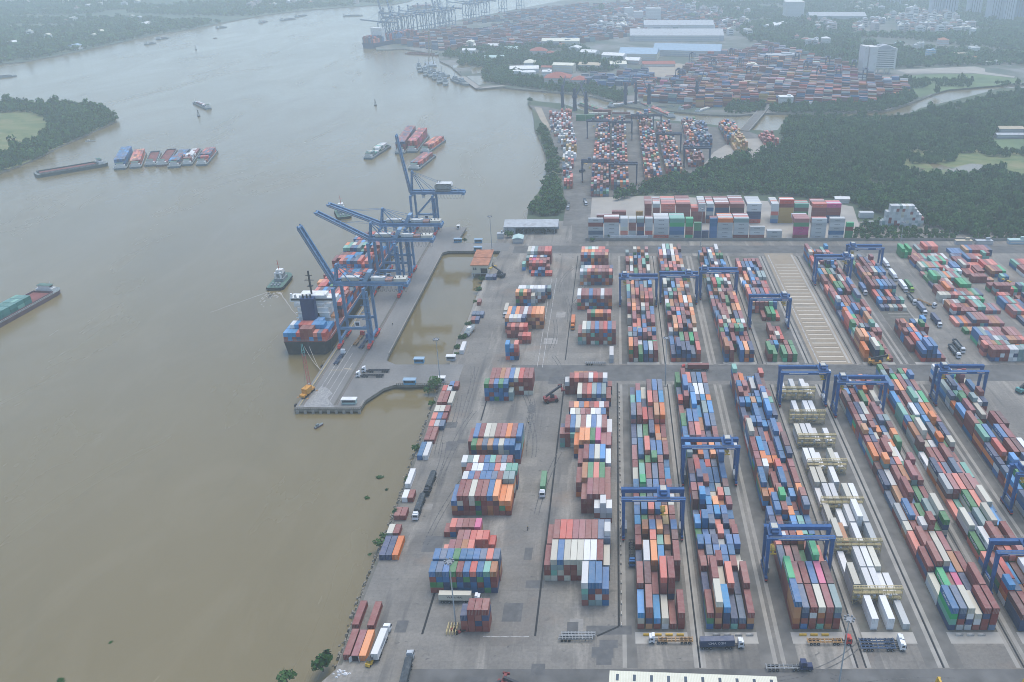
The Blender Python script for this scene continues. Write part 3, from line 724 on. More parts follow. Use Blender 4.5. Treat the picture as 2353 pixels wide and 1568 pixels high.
far_rows(*ZG(690,900), *ZG(0,650), n=6, wt=dict(N=6,n=6,B=4,R=4,t=3,L=2)); far_rows(*ZG(1090,860), *ZG(0,640), n=6); far_rows(*ZG(1200,980), *ZG(0,760), n=5, wt=dict(Y=8,o=4,C=2))
far_rows(*ZG(1600,870), *ZG(0,760), n=6, lo=1, hi=3, wt=dict(r=4,R=6,M=2))
WW_ = dict(W=14,L=10,C=6,r=5,R=5,n=5,M=3,Y=1)
for a, b2, n2, wt in [(505,1370,3,dict(r=4,R=2,Y=1,T=1)),(495,1240,3,WW_),(488,1110,4,WW_),(490,1010,5,dict(W=8,L=3)),(500,950,5,dict(Y=8,C=2)),(470,860,6,WW_),(430,780,7,WW_),(380,700,8,WW_),(345,640,9,WW_),(330,590,9,WW_),(325,530,9,dict(W=5,r=5,R=4)),(320,480,10,dict(R=8,r=3,n=3,L=3))]:
    x, y = Bs(*ZF(a, b2))
    for j in range(3):
        for i in range(n2):
            for t in range(random.randint(1, 4)): put(x+i*3.0, y+j*6.6, t*2.6, W20, pick(wt), 'y', 2.6, block='far')
# containers lying across, at the creek jetty
for a, b2, s in [(660,500,'GGG'),(830,470,'RRC'),(880,430,'RRR'),(1290,470,'RK'),(1120,440,'CR')]:
    x, y = Bs(*ZF(a, b2))
    for t, k in enumerate(s):
        for i in range(2): put(x+i*12.5, y, t*2.6, W40, k, 'x', 2.6, block='far')

# the big terminal across the creek: thousands of boxes in lanes
random.seed(12)
WQ = dict(R=36,K=14,M=8,r=6,O=3,o=4,N=12,n=9,B=9,t=4,L=4,W=4,C=4,Y=2,P=1)
def inpoly(x, y, P):
    c = False; n = len(P)
    for i in range(n):
        x1, y1 = P[i]; x2, y2 = P[(i+1) % n]
        if (y1 > y) != (y2 > y) and x < (x2-x1)*(y-y1)/(y2-y1)+x1: c = not c
    return c
def terminal(pts, ang, lane=24.0, L=W40, step=1, lo=2, hi=5, wt=WQ, skip=.12, p=2.7, nrow=6, tiers=False):
    P = [G(u, v)[:2] for u, v in pts]
    cx = sum(q[0] for q in P)/len(P); cy_ = sum(q[1] for q in P)/len(P)
    ca, sa = math.cos(ang), math.sin(ang)
    rad = max(math.hypot(q[0]-cx, q[1]-cy_) for q in P)
    nl = int(rad*2/lane)+1; nb = int(rad*2/(L+1))+1
    for a in range(-nl, nl):
        for b3 in range(-nb, nb):
            if random.random() < skip: continue
            hh0 = random.uniform(lo, hi)
            for i in range(nrow):
                lx, ly = b3*(L+.6), a*lane+i*p*step
                x, y = cx+lx*ca-ly*sa, cy_+lx*sa+ly*ca
                if not inpoly(x, y, P): continue
                hh = max(1, min(hi, int(hh0+random.uniform(-1, 1))))
                if tiers:
                    k0 = pick(wt)
                    for t in range(hh): put(x, y, t*2.6, L, k0 if random.random() < .45 else pick(wt), 'x', 2.6, block='far', rz=ang)
                else:
                    h1 = random.randint(1, hh); put(x, y, 0, L, pick(wt), 'x', 2.6*h1, block='far', rz=ang)
                    if hh > h1: put(x, y, 2.6*h1, L, pick(wt), 'x', 2.6*(hh-h1), block='far', rz=ang)
T1 = [(1452,196),(1640,160),(1720,150),(1960,170),(1975,178),(2060,195),(2085,212),(1990,240),(1840,243),(1800,232),(1600,246),(1470,232)]
terminal(T1, R_(-14), 22, hi=5, tiers=True, skip=.16)
terminal([(1560,170),(1610,132),(1700,122),(1750,105),(1800,115),(1870,135),(1960,168),(1720,152)], R_(-14), 24, hi=5)
WQ = dict(R=34,K=16,M=8,r=2,O=1,o=3,N=14,n=12,B=8,t=5,L=3,W=3,C=3)
terminal([(885,100),(1000,75),(1100,72),(1240,40),(1360,20),(1600,20),(1700,60),(1600,70),(1400,90),(1300,105),(1010,118)], R_(12), 26, hi=5, nrow=5, wt=WQ)
terminal([(1040,60),(1240,22),(1600,-2),(1600,20),(1360,20),(1240,40)], R_(12), 34, hi=5, nrow=5, lo=2, wt=WQ)
terminal([(1330,185),(1470,170),(1500,180),(1470,196),(1350,200)], R_(-10), 19, hi=5, wt=dict(N=8,n=8,B=6,R=2,t=2))
terminal([(1540,222),(1660,205),(1800,225),(1800,240),(1600,248)], R_(-6), 18, hi=6, wt=dict(R=9,o=3,Y=2,N=4,r=2,B=2), tiers=True)
# ------------------------------------------------------------------ yard gantry cranes
defmat('gantry_blue', (.020,.085,.235), .45, .1, .4, dirt=(.06,.10,.17), dscale=.3)
defmat('crane_blue', (.095,.190,.320), .5, .12, .3, dirt=(.15,.22,.32), dscale=.2)
defmat('far_crane_haze_blue', (.12,.18,.26), .5, .12, .3)  # lightened blue: distance haze put into the upriver cranes' colour
defmat('navy_steel', (.018,.035,.085), .5, .12, .3)
defmat('steel_grey', (.22,.235,.25), .5, .15, .6)
defmat('dark_steel', (.05,.053,.06), .6, .2, .6)
defmat('rubber', (.018,.018,.019), .9, .2, 1)
defmat('signal_red', (.52,.045,.035), .5, .15, .5)
defmat('white_steel', (.58,.59,.57), .5, .08, .4, dirt=(.45,.42,.37), dscale=.4)
defmat('cream_steel', (.46,.45,.39), .5, .1, .4, dirt=(.40,.34,.27), dscale=.5)
defmat('safety_yellow', (.58,.36,.04), .5, .15, .5)
defmat('glass_dark', (.02,.03,.04), .12, .05, 1, spec=.6)
defmat('apex_pale', (.19,.30,.42), .5, .12, .3)
defmat('platform_rust', (.30,.17,.14), .7, .3, .8)
defmat('sign_white', (.70,.71,.72), .5, .05, 1)
defmat('letter_red', (.45,.05,.05), .5, .05, 1)
defmat('letter_dark', (.03,.04,.07), .5, .05, 1)
defmat('letter_white', (.7,.7,.7), .5, .05, 1)

def gantry_parts(root, trolley_x, blue='gantry_blue', detail=True, spread_z=9.5, hgt=19.0, span=24.4, base=7.6):
    """span across x, base along y; origin between the legs on the paving"""
    hx = span/2; hy = base/2; H0 = hgt
    for sx in (-1, 1):
        for sy in (-1, 1):
            mb = MB(); mb.frust((sx*hx-.45, sy*hy*1.0-.5, sx*hx+.45, sy*hy+.5, 1.9), (sx*hx-.75, sy*hy*.8-.6, sx*hx+.75, sy*hy*.8+.6, H0))
            leg = mb.build('leg', [blue], root)
            if detail and sx > 0 and sy < 0:
                lb = MB()
                for z in np.arange(2.2, H0-1, 1.2): lb.box(sx*hx+.82, -hy-.05, z, sx*hx+.92, -hy+.65, z+.10)
                lb.bar((sx*hx+.87, -hy-.02, 2), (sx*hx+.87, -hy-.02, H0), .1); lb.bar((sx*hx+.87, -hy+.62, 2), (sx*hx+.87, -hy+.62, H0), .1)
                lb.build('ladder', ['steel_grey'], leg)
    for sx in (-1, 1):
        mb = MB(); mb.box(sx*hx-.55, -hy-1.6, 1.3, sx*hx+.55, hy+1.6, 2.3)
        mb.bar((sx*hx, -hy+.4, 6.0), (sx*hx, hy-.4, 6.0), .5)
        mb.build('sill_beam', [blue], root)
        for y in (-hy-1.1, -hy+1.0, hy-1.0, hy+1.1):
            MB().cyl((sx*hx-.35, y, .78), (sx*hx+.35, y, .78), .78, n=12).build('wheel', ['rubber'], root)
        for y in (-hy, hy): MB().box(sx*hx-.5, y-1.9, .9, sx*hx+.5, y+1.9, 1.32).build('bogie', ['signal_red'], root)
    for sy in (-1, 1):
        y = sy*hy*.8
        mb = MB(); mb.box(-hx-.9, y-.55, H0-.1, hx+.9, y+.55, H0+1.7)
        mb.box(-hx-.9, y+sy*.6, H0+1.45, hx+.9, y+sy*1.5, H0+1.55)
        g = mb.build('girder', [blue], root)
        rb = MB()
        for z in (.55, 1.1): rb.bar((-hx, y+sy*1.45, H0+1.5+z), (hx, y+sy*1.45, H0+1.5+z), .07)
        for x in np.arange(-hx, hx+.1, 2.0): rb.bar((x, y+sy*1.45, H0+1.5), (x, y+sy*1.45, H0+2.6), .07)
        rb.build('railing', ['steel_grey'], g)
    if detail:
        MB().box(-hx+3.6, -hy*.8-.60, H0+.35, -hx+13.5, -hy*.8-.56, H0+1.35).build('sign_board', ['sign_white'], root)
        s = MB().box(hx-5.2, -hy*.8-.60, H0+.35, hx-1.4, -hy*.8-.56, H0+1.25).build('sign_board', ['sign_white'], root)
        text_mesh('TAN CANG', .75, 'letter_red', .01, 'lettering', s, (hx-3.3, -hy*.8-.63, H0+.8), (R_(90),0,0))
        MB().box(-hx-.1, -hy+.9, 2.3, -hx+1.5, hy-.9, 4.7).build('engine_housing', ['steel_grey'], root)
        MB().box(hx-1.0, -hy+1.4, 2.3, hx+.7, hy-1.4, 4.3).build('electrical_cabinet', ['white_steel'], root)
    tx = trolley_x
    mb = MB(); mb.box(tx-2.6, -hy*.8-.3, H0+1.75, tx+2.6, hy*.8+.3, H0+2.3)
    mb.box(tx-1.7, -1.9, H0+2.3, tx+1.5, 1.9, H0+4.2); mb.cyl((tx-1.2, -2.4, H0+3.0), (tx+1.2, -2.4, H0+3.0), .6, n=10)
    t = mb.build('trolley', [blue], root)
    if detail:
        MB().box(tx-1.3, -1.5, H0+4.2, tx+1.1, 1.5, H0+4.45).build('roof', ['cream_steel'], t)
        c = MB().box(tx+2.7, -1.1, H0-1.9, tx+4.5, 1.1, H0+.6).build('operator_cabin', ['white_steel'], root)
        MB().box(tx+2.9, -1.15, H0-1.6, tx+4.3, -1.11, H0-.3).build('window', ['glass_dark'], c)
    mb = MB(); z = spread_z
    for x in (-1.0, 1.0):
        for y in (-1.8, 1.8): MB().bar((tx+x, y*.8, H0+1.8), (tx+x*.6, y, z+1.0), .07).build('hoist_cable', ['dark_steel'], root)
    mb = MB(); mb.box(tx-1.15, -3.0, z, tx+1.15, -2.6, z+.4); mb.box(tx-1.15, 2.6, z, tx+1.15, 3.0, z+.4)
    mb.box(tx-.35, -2.6, z, tx+.35, 2.6, z+.45); mb.box(tx-1.0, -1.5, z+.45, tx+1.0, 1.5, z+1.1)
    mb.build('spreader', ['safety_yellow'], root)
GCR = [  # centre x, front wheel pixel row, trolley x, label
 (15.9, 1243, 4.2, 'blue yard gantry over the first crane row, carrying its trolley above orange boxes'),
 (43.4, 1117, 7.6, 'blue yard gantry over the second crane row, its spreader hanging above the truck lane'),
 (71.3, 1336, -9.8, 'blue yard gantry nearest the front road, over the third crane row'),
 (100.2, 936, 9.5, 'blue yard gantry standing over the far end of the white reefers'),
 (127.2, 961, -9.6, 'blue yard gantry over the fifth crane row beside the reefer racks'),
 (155.6, 1372, 0.5, 'blue yard gantry over the sixth crane row, near the front road'),
 (183.5, 934, -9.5, 'blue yard gantry over the far end of the seventh crane row'),
 (184.6, 1183, -9.0, 'blue yard gantry over the middle of the seventh crane row'),
 (15.9, 706, -9.0, 'blue yard gantry over the first upper row'),
 (43.4, 700, 6.5, 'blue yard gantry over the second upper row'),
 (71.0, 690, -9.6, 'bright blue yard gantry over the third upper row'),
 (98.2, 757, 8.8, 'blue yard gantry over the red boxes beside the empty striped pad'),
 (155.2, 657, 8.5, 'blue yard gantry over the sixth upper row, behind the empty pad'),
 (183.0, 632, -9.2, 'blue yard gantry farthest back, beside the line of white trucks')]
for i, (xc, vw, tx, lab) in enumerate(GCR):
    y = GY(vw)+4.9
    r = empty('yard_gantry', (xc, y, 0))
    gantry_parts(r, tx, spread_z=(15.5 if i not in (0, 2) else 11.6))
    tag(r, lab, 'gantry crane', 'gantry cranes over the container rows')
# dark gantries of the far half of the yard
FG = [((765,1290),(1060,1290)), ((1108,1320),(1412,1330)), ((820,730),(1075,730)), ((1105,750),(1355,750)), ((1375,660),(1640,650))]
ZFp = lambda a, b2: (1204.7+a/5.555, 188.2+b2/5.555)
ZGp = lambda a, b2: (1487+a/5.95, 188.2+b2/5.95)
far = [(ZFp(*a), ZFp(*b)) for a, b in FG]+[(ZGp(150,980), ZGp(440,975)), (ZGp(520,1180), ZGp(840,1180)), (ZGp(-10,700), ZGp(90,700)), (ZGp(330,690), ZGp(100,690))]
fl = ['navy gantry nearest the trees, over the left far row', 'navy gantry nearest the trees, over the second far row', 'navy gantry in the middle of the left far row', 'navy gantry in the middle of the second far row',
      'navy gantry over the third far row by the creek', 'navy gantry with an empty bay beneath, over the fourth far row', 'navy gantry over tall maroon boxes beside the sandy clearing', 'navy gantry by the red stack at the creek']
base_g = None
for i, (a, b) in enumerate(far[:8]):
    p, q_ = G(*a), G(*b); xc = (p[0]+q_[0])/2; yc = (p[1]+q_[1])/2
    if base_g is None:
        base_g = empty('yard_gantry', (xc, yc+4.5, 0)); gantry_parts(base_g, -6, 'navy_steel', False, 14, 20, 27); r = base_g
    else:
        r = copy_tree(base_g); r.location = (xc, yc+4.5, 0)
    tag(r, fl[i], 'gantry crane', 'navy gantries of the far half of the yard')
random.seed(4)
for i, (u, v) in enumerate([(1700,165),(1760,158),(1830,150),(1900,160),(1960,170),(1985,190),(1640,168),(1590,150),(1720,185),(1880,185),(1925,182),(1560,190),(1680,140),(1770,135),(1850,172)]):
    r = copy_tree(base_g); p = G(u, v); r.location = (p[0], p[1], 0); r.rotation_euler.z = R_(76+random.uniform(-2, 2))
    tag(r, 'hazy dark gantry standing among the red stacks of the terminal across the creek', 'gantry crane', 'gantries of the terminal across the creek')

# ------------------------------------------------------------------ ship-to-shore quay cranes
def quay_crane(loc, boom_deg, label, zg=38.0, blue='crane_blue', house='long', detail=True, group='ship cranes on the pier', boom_len=37.0, apex=12.0):
    """origin on the sea-side rail; +x landward, rails along y; legs 18 m apart in x, 17 m in y"""
    root = empty('quay_crane', loc); tag(root, label, 'quay crane', group)
    gx, gy = 18.0, 8.5
    for x in (0, gx):
        for y in (-gy, gy):
            mb = MB(); mb.frust((x-.7, y-.7, x+.7, y+.7, 2.4), (x-.85, y*.92-.85, x+.85, y*.92+.85, zg if x == 0 else zg)); mb.build('leg', [blue], root)
            if detail or y < 0:
                b_ = MB(); b_.box(x-.9, y-4.2, 1.3, x+.9, y+4.2, 2.5, 0)
                for k in range(4): b_.cyl((x-.5, y-3.4+k*2.25, .62), (x+.5, y-3.4+k*2.25, .62), .6, n=8, m=1)
                b_.box(x-.8, y-4.6, .5, x+.8, y-4.2, 1.6, 0); b_.build('bogie', ['signal_red', 'rubber'], root)
    for x in (0, gx):
        MB().box(x-.6, -gy, 3.4, x+.6, gy, 4.8).build('sill_beam', [blue], root); MB().box(x-.7, -gy, zg-2.0, x+.7, gy, zg-.3).build('cross_beam', [blue], root)
    for y in (-gy*.97, gy*.97):
        MB().box(.6, y-.55, 11.5, gx-.6, y+.55, 13.0).build('portal_beam', [blue], root); MB().bar((.8, y, 13.0), (gx-.8, y, zg-2.5), .85, .85).build('brace', [blue], root)
    # main girder over the legs, reaching back over the causeway
    mb = MB(); back = gx+25
    for y in (-2.9, 2.9): mb.box(-1, y-.65, zg, back, y+.65, zg+2.2)
    for x in np.arange(2, back, 7): mb.box(x, -2.3, zg+.6, x+.5, 2.3, zg+1.4)
    mb.box(-1, -4.6, zg+.2, back, -3.8, zg+.3); mb.box(back-1.5, -4.5, zg-.6, back+.6, 4.5, zg+1.4)
    g = mb.build('girder', [blue], root)
    rb = MB(); rb.bar((0, -4.6, zg+1.3), (back, -4.6, zg+1.3), .08)
    for x in np.arange(0, back, 2.5): rb.bar((x, -4.6, zg+.3), (x, -4.6, zg+1.3), .07)
    rb.build('railing', ['steel_grey'], g)
    # boom, hinged at the sea side
    ca, sa = math.cos(R_(boom_deg)), math.sin(R_(boom_deg))
    mb = MB(); hz_ = Vector((-1.2, 0, zg+1.1)); d = Vector((-ca, 0, sa)); nrm = Vector((sa, 0, ca))
    for y in (-2.2, 2.2): mb.bar(hz_+Vector((0, y, 0)), hz_+d*boom_len+Vector((0, y*.95, 0)), 1.15, 1.9)
    for k in range(1, 9):
        c_ = hz_+d*(boom_len*k/9); mb.bar(c_+Vector((0,-2.2,0)), c_+Vector((0,2.2,0)), .5, .5)
    t_ = hz_+d*boom_len; mb.bar(t_+Vector((0,-3.1,0)), t_+Vector((0,3.1,0)), 1.1, 1.5); mb.bar(t_+d*1.6+Vector((0,-2.3,0)), t_+Vector((0,-2.3,0)), .5, .9); mb.bar(t_+d*1.6+Vector((0,2.3,0)), t_+Vector((0,2.3,0)), .5, .9)
    boom = mb.build('boom', [blue], root)
    wk = MB(); wk.bar(hz_+Vector((0,-3.3,0)), t_+Vector((0,-3.2,0)), .7, .1); wk.bar(hz_+Vector((0,-3.6,0))+nrm*1.1, t_+Vector((0,-3.5,0))+nrm*1.1, .08)
    wk.build('walkway', ['steel_grey'], boom)
    ap = Vector((1.5, 0, zg+apex))
    mb = MB()
    for y in (-2.9, 2.9):
        mb.bar((0, y, zg+1), (ap.x, y*.45, ap.z), .95, .95); mb.bar((9.5, y, zg+2), (ap.x, y*.45, ap.z), .45, .45)
    mb.bar((ap.x, -1.6, ap.z), (ap.x, 1.6, ap.z), 1.1, 1.1)
    for f in (.35, .7): mb.bar((1.5*f, -2.9*(1-.55*f), zg+1+(apex-1)*f), (1.5*f, 2.9*(1-.55*f), zg+1+(apex-1)*f), .45)
    mb.build('apex_frame', [blue], root)
    mb = MB()
    for y in (-1.2, 1.2):
        if boom_deg < 65: mb.bar(ap+Vector((0, y, 0)), hz_+d*boom_len*.62+Vector((0, y*1.6, 0))+nrm*1.0, .16)
        mb.bar(ap+Vector((0, y, 0)), (back-3, y*2.2, zg+2.2), .2); mb.bar(ap+Vector((0, y, 0)), (gx, y*2.2, zg+2.2), .3)
    mb.build('stay_cable', [blue], root)
    # slanted white-blue stiffener over the landside leg
    mb = MB(); mb.frust((gx-2.4, -3.6, gx+.2, 3.6, zg+.2), (gx+1.6, -3.0, gx+4.2, 3.0, zg+8.2)); 
    if house == 'long':
        mb.build('rear_apex', ['apex_pale'], root)
        h1 = MB().box(4.0, -1.6, zg+2.3, 14.2, 1.6, zg+4.4, 0); h1 = h1.build('machinery_house', ['cream_steel'], root)
        MB().box(3.8, -1.8, zg+4.4, 14.4, 1.8, zg+4.6).build('roof', ['white_steel'], h1)
        h2 = MB().box(gx+3.4, -1.3, zg+2.3, gx+11.5, 1.3, zg+4.2).build('machinery_house', ['white_steel'], root)
        MB().box(gx+3.2, -1.5, zg+4.2, gx+11.7, 1.5, zg+4.4).build('roof', ['white_steel'], h2)
        cw = MB().box(gx+17.2, -2.8, zg+.4, back-.5, 2.8, zg+4.0).build('counterweight_house', ['cream_steel'], root)
        MB().box(gx+12.0, -2.6, zg+2.2, gx+16, 2.6, zg+3.4).build('platform_frame', ['platform_rust'], root)
        for k in range(3): MB().cyl((gx+18+k*2.2, -1+k*.8, zg+4.0), (gx+18+k*2.2, -1+k*.8, zg+4.8), .35, n=8).build('vent', ['dark_steel'], cw)
    else:
        h1 = MB(); h1.prism([(0,0),(12,0),(13.8,4.6),(13.0,6.6),(1.2,6.6),(-.5,4.6)], -3.6, 3.6)
        h1.v = [(gx+2+x, z, zg+2.2+y) for x, y, z in h1.v]
        h1.build('machinery_house', ['white_steel'], root)
        for k in range(3): MB().bar((gx+4+k*1.3, 0, zg+8.6), (gx+4+k*1.3, 0, zg+10.8), .25).build('vent', ['dark_steel'], root)
    # trolley with cabin, festoon loops, lift shaft
    mb = MB(); mb.box(8, -2.2, zg-.9, 12, 2.2, zg+.4); tr = mb.build('trolley', [blue], root)
    MB().box(8.6, -3.6, zg-3.2, 10.8, -1.4, zg-.9).build('operator_cabin', ['white_steel'], tr)
    if detail:
        fs = MB(); n_ = 9
        for k in range(n_):
            x0 = gx+4+k*2.4; prev = None
            for j in range(7):
                th = math.pi*j/6; p_ = Vector((x0+1.0-1.0*math.cos(th), -4.3, zg-.2-3.6*math.sin(th)))
                if prev is not None: fs.bar(prev, p_, .11)
                prev = p_
        fs.build('festoon_cable', ['dark_steel'], root)
        mb = MB(); mb.box(gx+1.0, -gy+.2, 4, gx+2.2, -gy+1.4, zg-2)
        for z in np.arange(5, zg-3, 4.5): mb.box(gx-2.6, -gy-1.2, z, gx+2.6, -gy-.75, z+.15); mb.bar((gx-2.6, -gy-1.2, z), (gx+2.6, -gy-1.2, z+4.0), .16)
        mb.build('stair_tower', [blue], root)
        MB().box(gx-7.5, -gy-1.1, 14.0, gx-4.2, -gy-.9, 17.2).build('sign_board', ['sign_white'], root)
        s = MB().box(gx-7.0, -gy-1.16, 14.5, gx-4.7, -gy-1.12, 16.7).build('emblem', ['letter_dark'], root)
        mb = MB(); mb.box(6.5, -1.2, 9.0, 11.5, 1.2, 9.5) if False else None
    return root
RX = -166.5
quay_crane((RX, 472, .05), 66, 'nearest quay crane on the pier, boom raised steeply beside the ship bridge')
quay_crane((RX, 551, .05), 29, 'middle quay crane with half lowered boom, nearer of the two standing close together')
quay_crane((RX, 583, .05), 22, 'quay crane with the lowest boom, close behind another pale blue crane')
quay_crane((RX, 681, .05), 82, 'quay crane at the far pier end, boom upright, large white machinery house', zg=33.0, house='trap', boom_len=46, apex=18)
# hazy cranes along the terminal quay far upriver
qa, qb = G(888, 86), G(1030, 60)
ang = math.atan2(qb[1]-qa[1], qb[0]-qa[0])
base_q = None
def far_crane(u, v, deg, lab, grp='hazy quay cranes of the upriver terminal'):
    global base_q
    p = G(u, v)
    b_ = base_q.get(deg)
    if b_ is None:
        r = quay_crane((p[0], p[1], 0), deg, lab, zg=42, blue='far_crane_haze_blue', detail=False, group=grp, boom_len=48, apex=22); base_q[deg] = r
    else: r = copy_tree(b_); r.location = (p[0], p[1], 0)
    r.rotation_euler.z = ang-R_(90)
    tag(r, lab, 'quay crane', grp)
base_q = {}
FCL = 'hazy blue quay crane of the upriver terminal with its boom '
for i, (u, v, dg) in enumerate([(878,98,3),(886,86,76),(905,82,76),(922,80,3),(942,77,3),(964,72,3),(983,69,3),(1003,66,78),(1014,63,78),(1030,60,3),(1068,47,3),(1085,44,3),(1110,39,3),(1150,30,3),(1190,22,3)]):
    far_crane(u, v, dg, FCL+('raised' if dg > 10 else 'lowered over the river'))
# ------------------------------------------------------------------ ships, barges, boats
defmat('hull_black', (.022,.024,.028), .5, .2, .2, dirt=(.06,.05,.045), dscale=.3)
defmat('hull_red', (.20,.05,.045), .6, .2, .2)
defmat('hull_slate', (.10,.145,.175), .55, .2, .2, dirt=(.13,.10,.08), dscale=.3)
defmat('hull_dark', (.045,.075,.085), .55, .2, .2)
defmat('hull_green', (.045,.13,.11), .55, .2, .2, dirt=(.1,.09,.07), dscale=.3)
defmat('hull_violet', (.14,.085,.095), .6, .2, .2)
defmat('hold_red', (.20,.070,.065), .8, .25, .15, dirt=(.11,.06,.055), dscale=.2)
defmat('deck_grey', (.17,.20,.20), .8, .2, .3)
defmat('deck_green', (.09,.16,.13), .8, .2, .3)
defmat('navy_grey', (.24,.275,.29), .6, .15, .3)
defmat('ship_white', (.68,.69,.67), .5, .08, .3, dirt=(.48,.42,.34), dscale=.35)
defmat('funnel_blue', (.012,.03,.10), .5, .1, .4)
defmat('boat_wake', (.30,.28,.24), .6, .2, .2)
defmat('rope', (.40,.37,.32), .9, .1, 1)
def hull(mb, L, W, z0, z1, bow=8.0, m=0, stern=2.0, flare=.12, deck_m=None):
    """bow towards +y"""
    n = 8; top = []; bot = []
    hw = W/2
    pts = [(-hw*.86, 0), (-hw, stern)]
    for i in range(n+1):
        t = i/n; pts.append((-hw*math.cos(t*math.pi/2)**.8 if i < n else 0, L-bow+bow*math.sin(t*math.pi/2)))
    pts = pts+[(-x, y) for x, y in pts[::-1][1:]]
    k = len(pts)
    v = [(x*(1-flare), stern*.5+(y-stern*.5)*(1-flare*.25), z0) for x, y in pts]+[(x, y, z1) for x, y in pts]
    mb.add(v, [(i, i+k, (i+1) % k+k, (i+1) % k) for i in range(k)], m)
    mb.add(v, [tuple(range(2*k-1, k-1, -1))], m if deck_m is None else deck_m)
    mb.add(v, [tuple(range(k))], m)
def barge(loc, rz, L, W, label, hullm='hull_slate', load=None, house='aft', group='container barges moored in the river', free=1.9):
    r = empty('river_barge', (loc[0], loc[1], WATER_Z), rz); tag(r, label, 'barge', group)
    mb = MB(); hull(mb, L, W, -1.2, free, min(9, L*.16), 0, 1.5, .06, 1); mb.build('hull', [hullm, 'deck_grey'], r)
    hw = W/2-1.0; y0, y1 = (7.0, L-8.5) if house == 'aft' else (3.0, L-11)
    c = MB()
    for x in (-hw, hw-.25): c.box(x, y0, free, x+.25, y1, free+1.3)
    for y in (y0, y1-.25): c.box(-hw, y, free, hw, y+.25, free+1.3)
    c.build('hatch_coaming', [hullm], r)
    MB().box(-hw+.25, y0+.25, free+.02, hw-.25, y1-.25, free+.06).build('hold_floor', ['hold_red'], r)
    yb = 1.2 if house == 'aft' else L-10
    wh = MB(); wh.box(-W*.36, yb, free, W*.36, yb+4.6, free+2.4); wh.box(-W*.26, yb+.5, free+2.4, W*.26, yb+3.8, free+4.6); wh = wh.build('wheelhouse', ['white_steel'], r)
    MB().box(-W*.30, yb+.2, free+4.6, W*.30, yb+4.2, free+4.8).build('roof', ['deck_green'], wh)
    MB().box(-W*.262, yb+.6, free+3.2, W*.262, yb+3.7, free+4.1).build('window', ['glass_dark'], wh)
    rl = MB()
    for x in (-W/2+.15, W/2-.15):
        rl.bar((x, 2, free+.9), (x, L-9, free+.9), .12)
        for y in np.arange(2, L-9, 4): rl.bar((x, y, free), (x, y, free+.9), .1)
    rl.bar((0, L-3, free), (0, L-3, free+5), .18); rl.build('railing', ['white_steel'], r)
    if load:
        ca, sa = math.cos(rz), math.sin(rz)
        nx = max(1, int((W-1.6)//2.6))
        yy = y0+.5; j = 0
        while yy+W20 < y1:
            hh = load[1] if not isinstance(load[1], (list, tuple)) else load[1][min(j, len(load[1])-1)]
            for i in range(nx):
                for t in range(hh):
                    k = random.choice(load[0]); lx = (i-nx/2)*2.6; 
                    x, y = loc[0]+lx*ca-yy*sa, loc[1]+lx*sa+yy*ca
                    put(x, y, WATER_Z+free+.1+t*2.6, W20, k, 'y', 2.6, block='far', rz=rz)
            yy += W20+.3; j += 1
    return r
def W(u, v): p = G(u, v, WATER_Z); return (p[0], p[1])
def boat_px(ua, va, ub, vb, width, label, **k):
    a, b = Vector(W(ua, va)), Vector(W(ub, vb)); d = b-a
    return barge(a, math.atan2(-d.x, d.y), d.length, width, label, **k)
random.seed(31)
# raft of seven off the island
boat_px(277,391,298,352,13,'blue loaded barge at the near end of the raft off the island', load=('BBbBNn', 3))
boat_px(312,388,326,352,12,'barge loaded with orange and red boxes second in the raft', load=('rOoRrR', 2))
boat_px(346,383,360,350,12,'empty barge with open red hold third in the raft', hullm='hull_slate')
boat_px(372,383,398,345,12,'empty barge lying askew with long open hold in the raft', hullm='hull_violet')
boat_px(400,387,430,346,13,'barge with grey and red boxes in the middle of the raft', load=('nnNRMb', [2,2,2,2,1]))
boat_px(430,382,456,345,11,'barge topped with white boxes in the raft', load=('WWWRMR', [2,1,2,2,1]))
boat_px(463,382,492,347,12,'outermost barge with red boxes at the raft end', load=('RRrMNn', [1,2,1,2]))
boat_px(83,407,249,379,15,'long slate barge with empty red hold moored alone near the island', hullm='hull_dark', house='fwd', free=3.4)
# raft behind the last quay crane
boat_px(845,367,893,336,11,'barge with white roofed boxes drifting alone beside the red raft', load=('CTGWWt', [2,1,1,2,2]))
boat_px(919,355,950,308,12,'barge with tall grey and red stacks in the raft behind the crane boom', load=('nNRMMR', 4))
boat_px(946,352,978,312,13,'barge stacked with pink red boxes in the middle of the raft', load=('RRMMrP', 4))
boat_px(975,353,1018,322,12,'barge with orange boxes and open deck at the raft edge', load=('rOrRR', [0,2,2,2]))
boat_px(950,392,994,358,13,'single red loaded barge lying just behind the upright crane boom', load=('RrrMnR', 2))
boat_px(-95,790,128,668,17,'big barge entering from the river edge with mint containers in a red hold', hullm='hull_violet', house='fwd', free=3.0)
a = Vector(W(-95,790)); d = (Vector(W(128,668))-a); ang_b = math.atan2(-d.x, d.y)
for i in range(4):
    for j in range(6):
        for t in range(2):
            lx, ly = (i-2)*2.6, 20+j*6.4; x, y = a.x+lx*math.cos(ang_b)-ly*math.sin(ang_b), a.y+lx*math.sin(ang_b)+ly*math.cos(ang_b)
            put(x, y, WATER_Z+3.1+t*2.6, W20, 'm' if random.random() < .85 else 'T', 'y', 2.6, block='far', rz=ang_b)
boat_px(480,252,447,237,9,'small laden barge crossing the open river', load=('WLRn', 1))
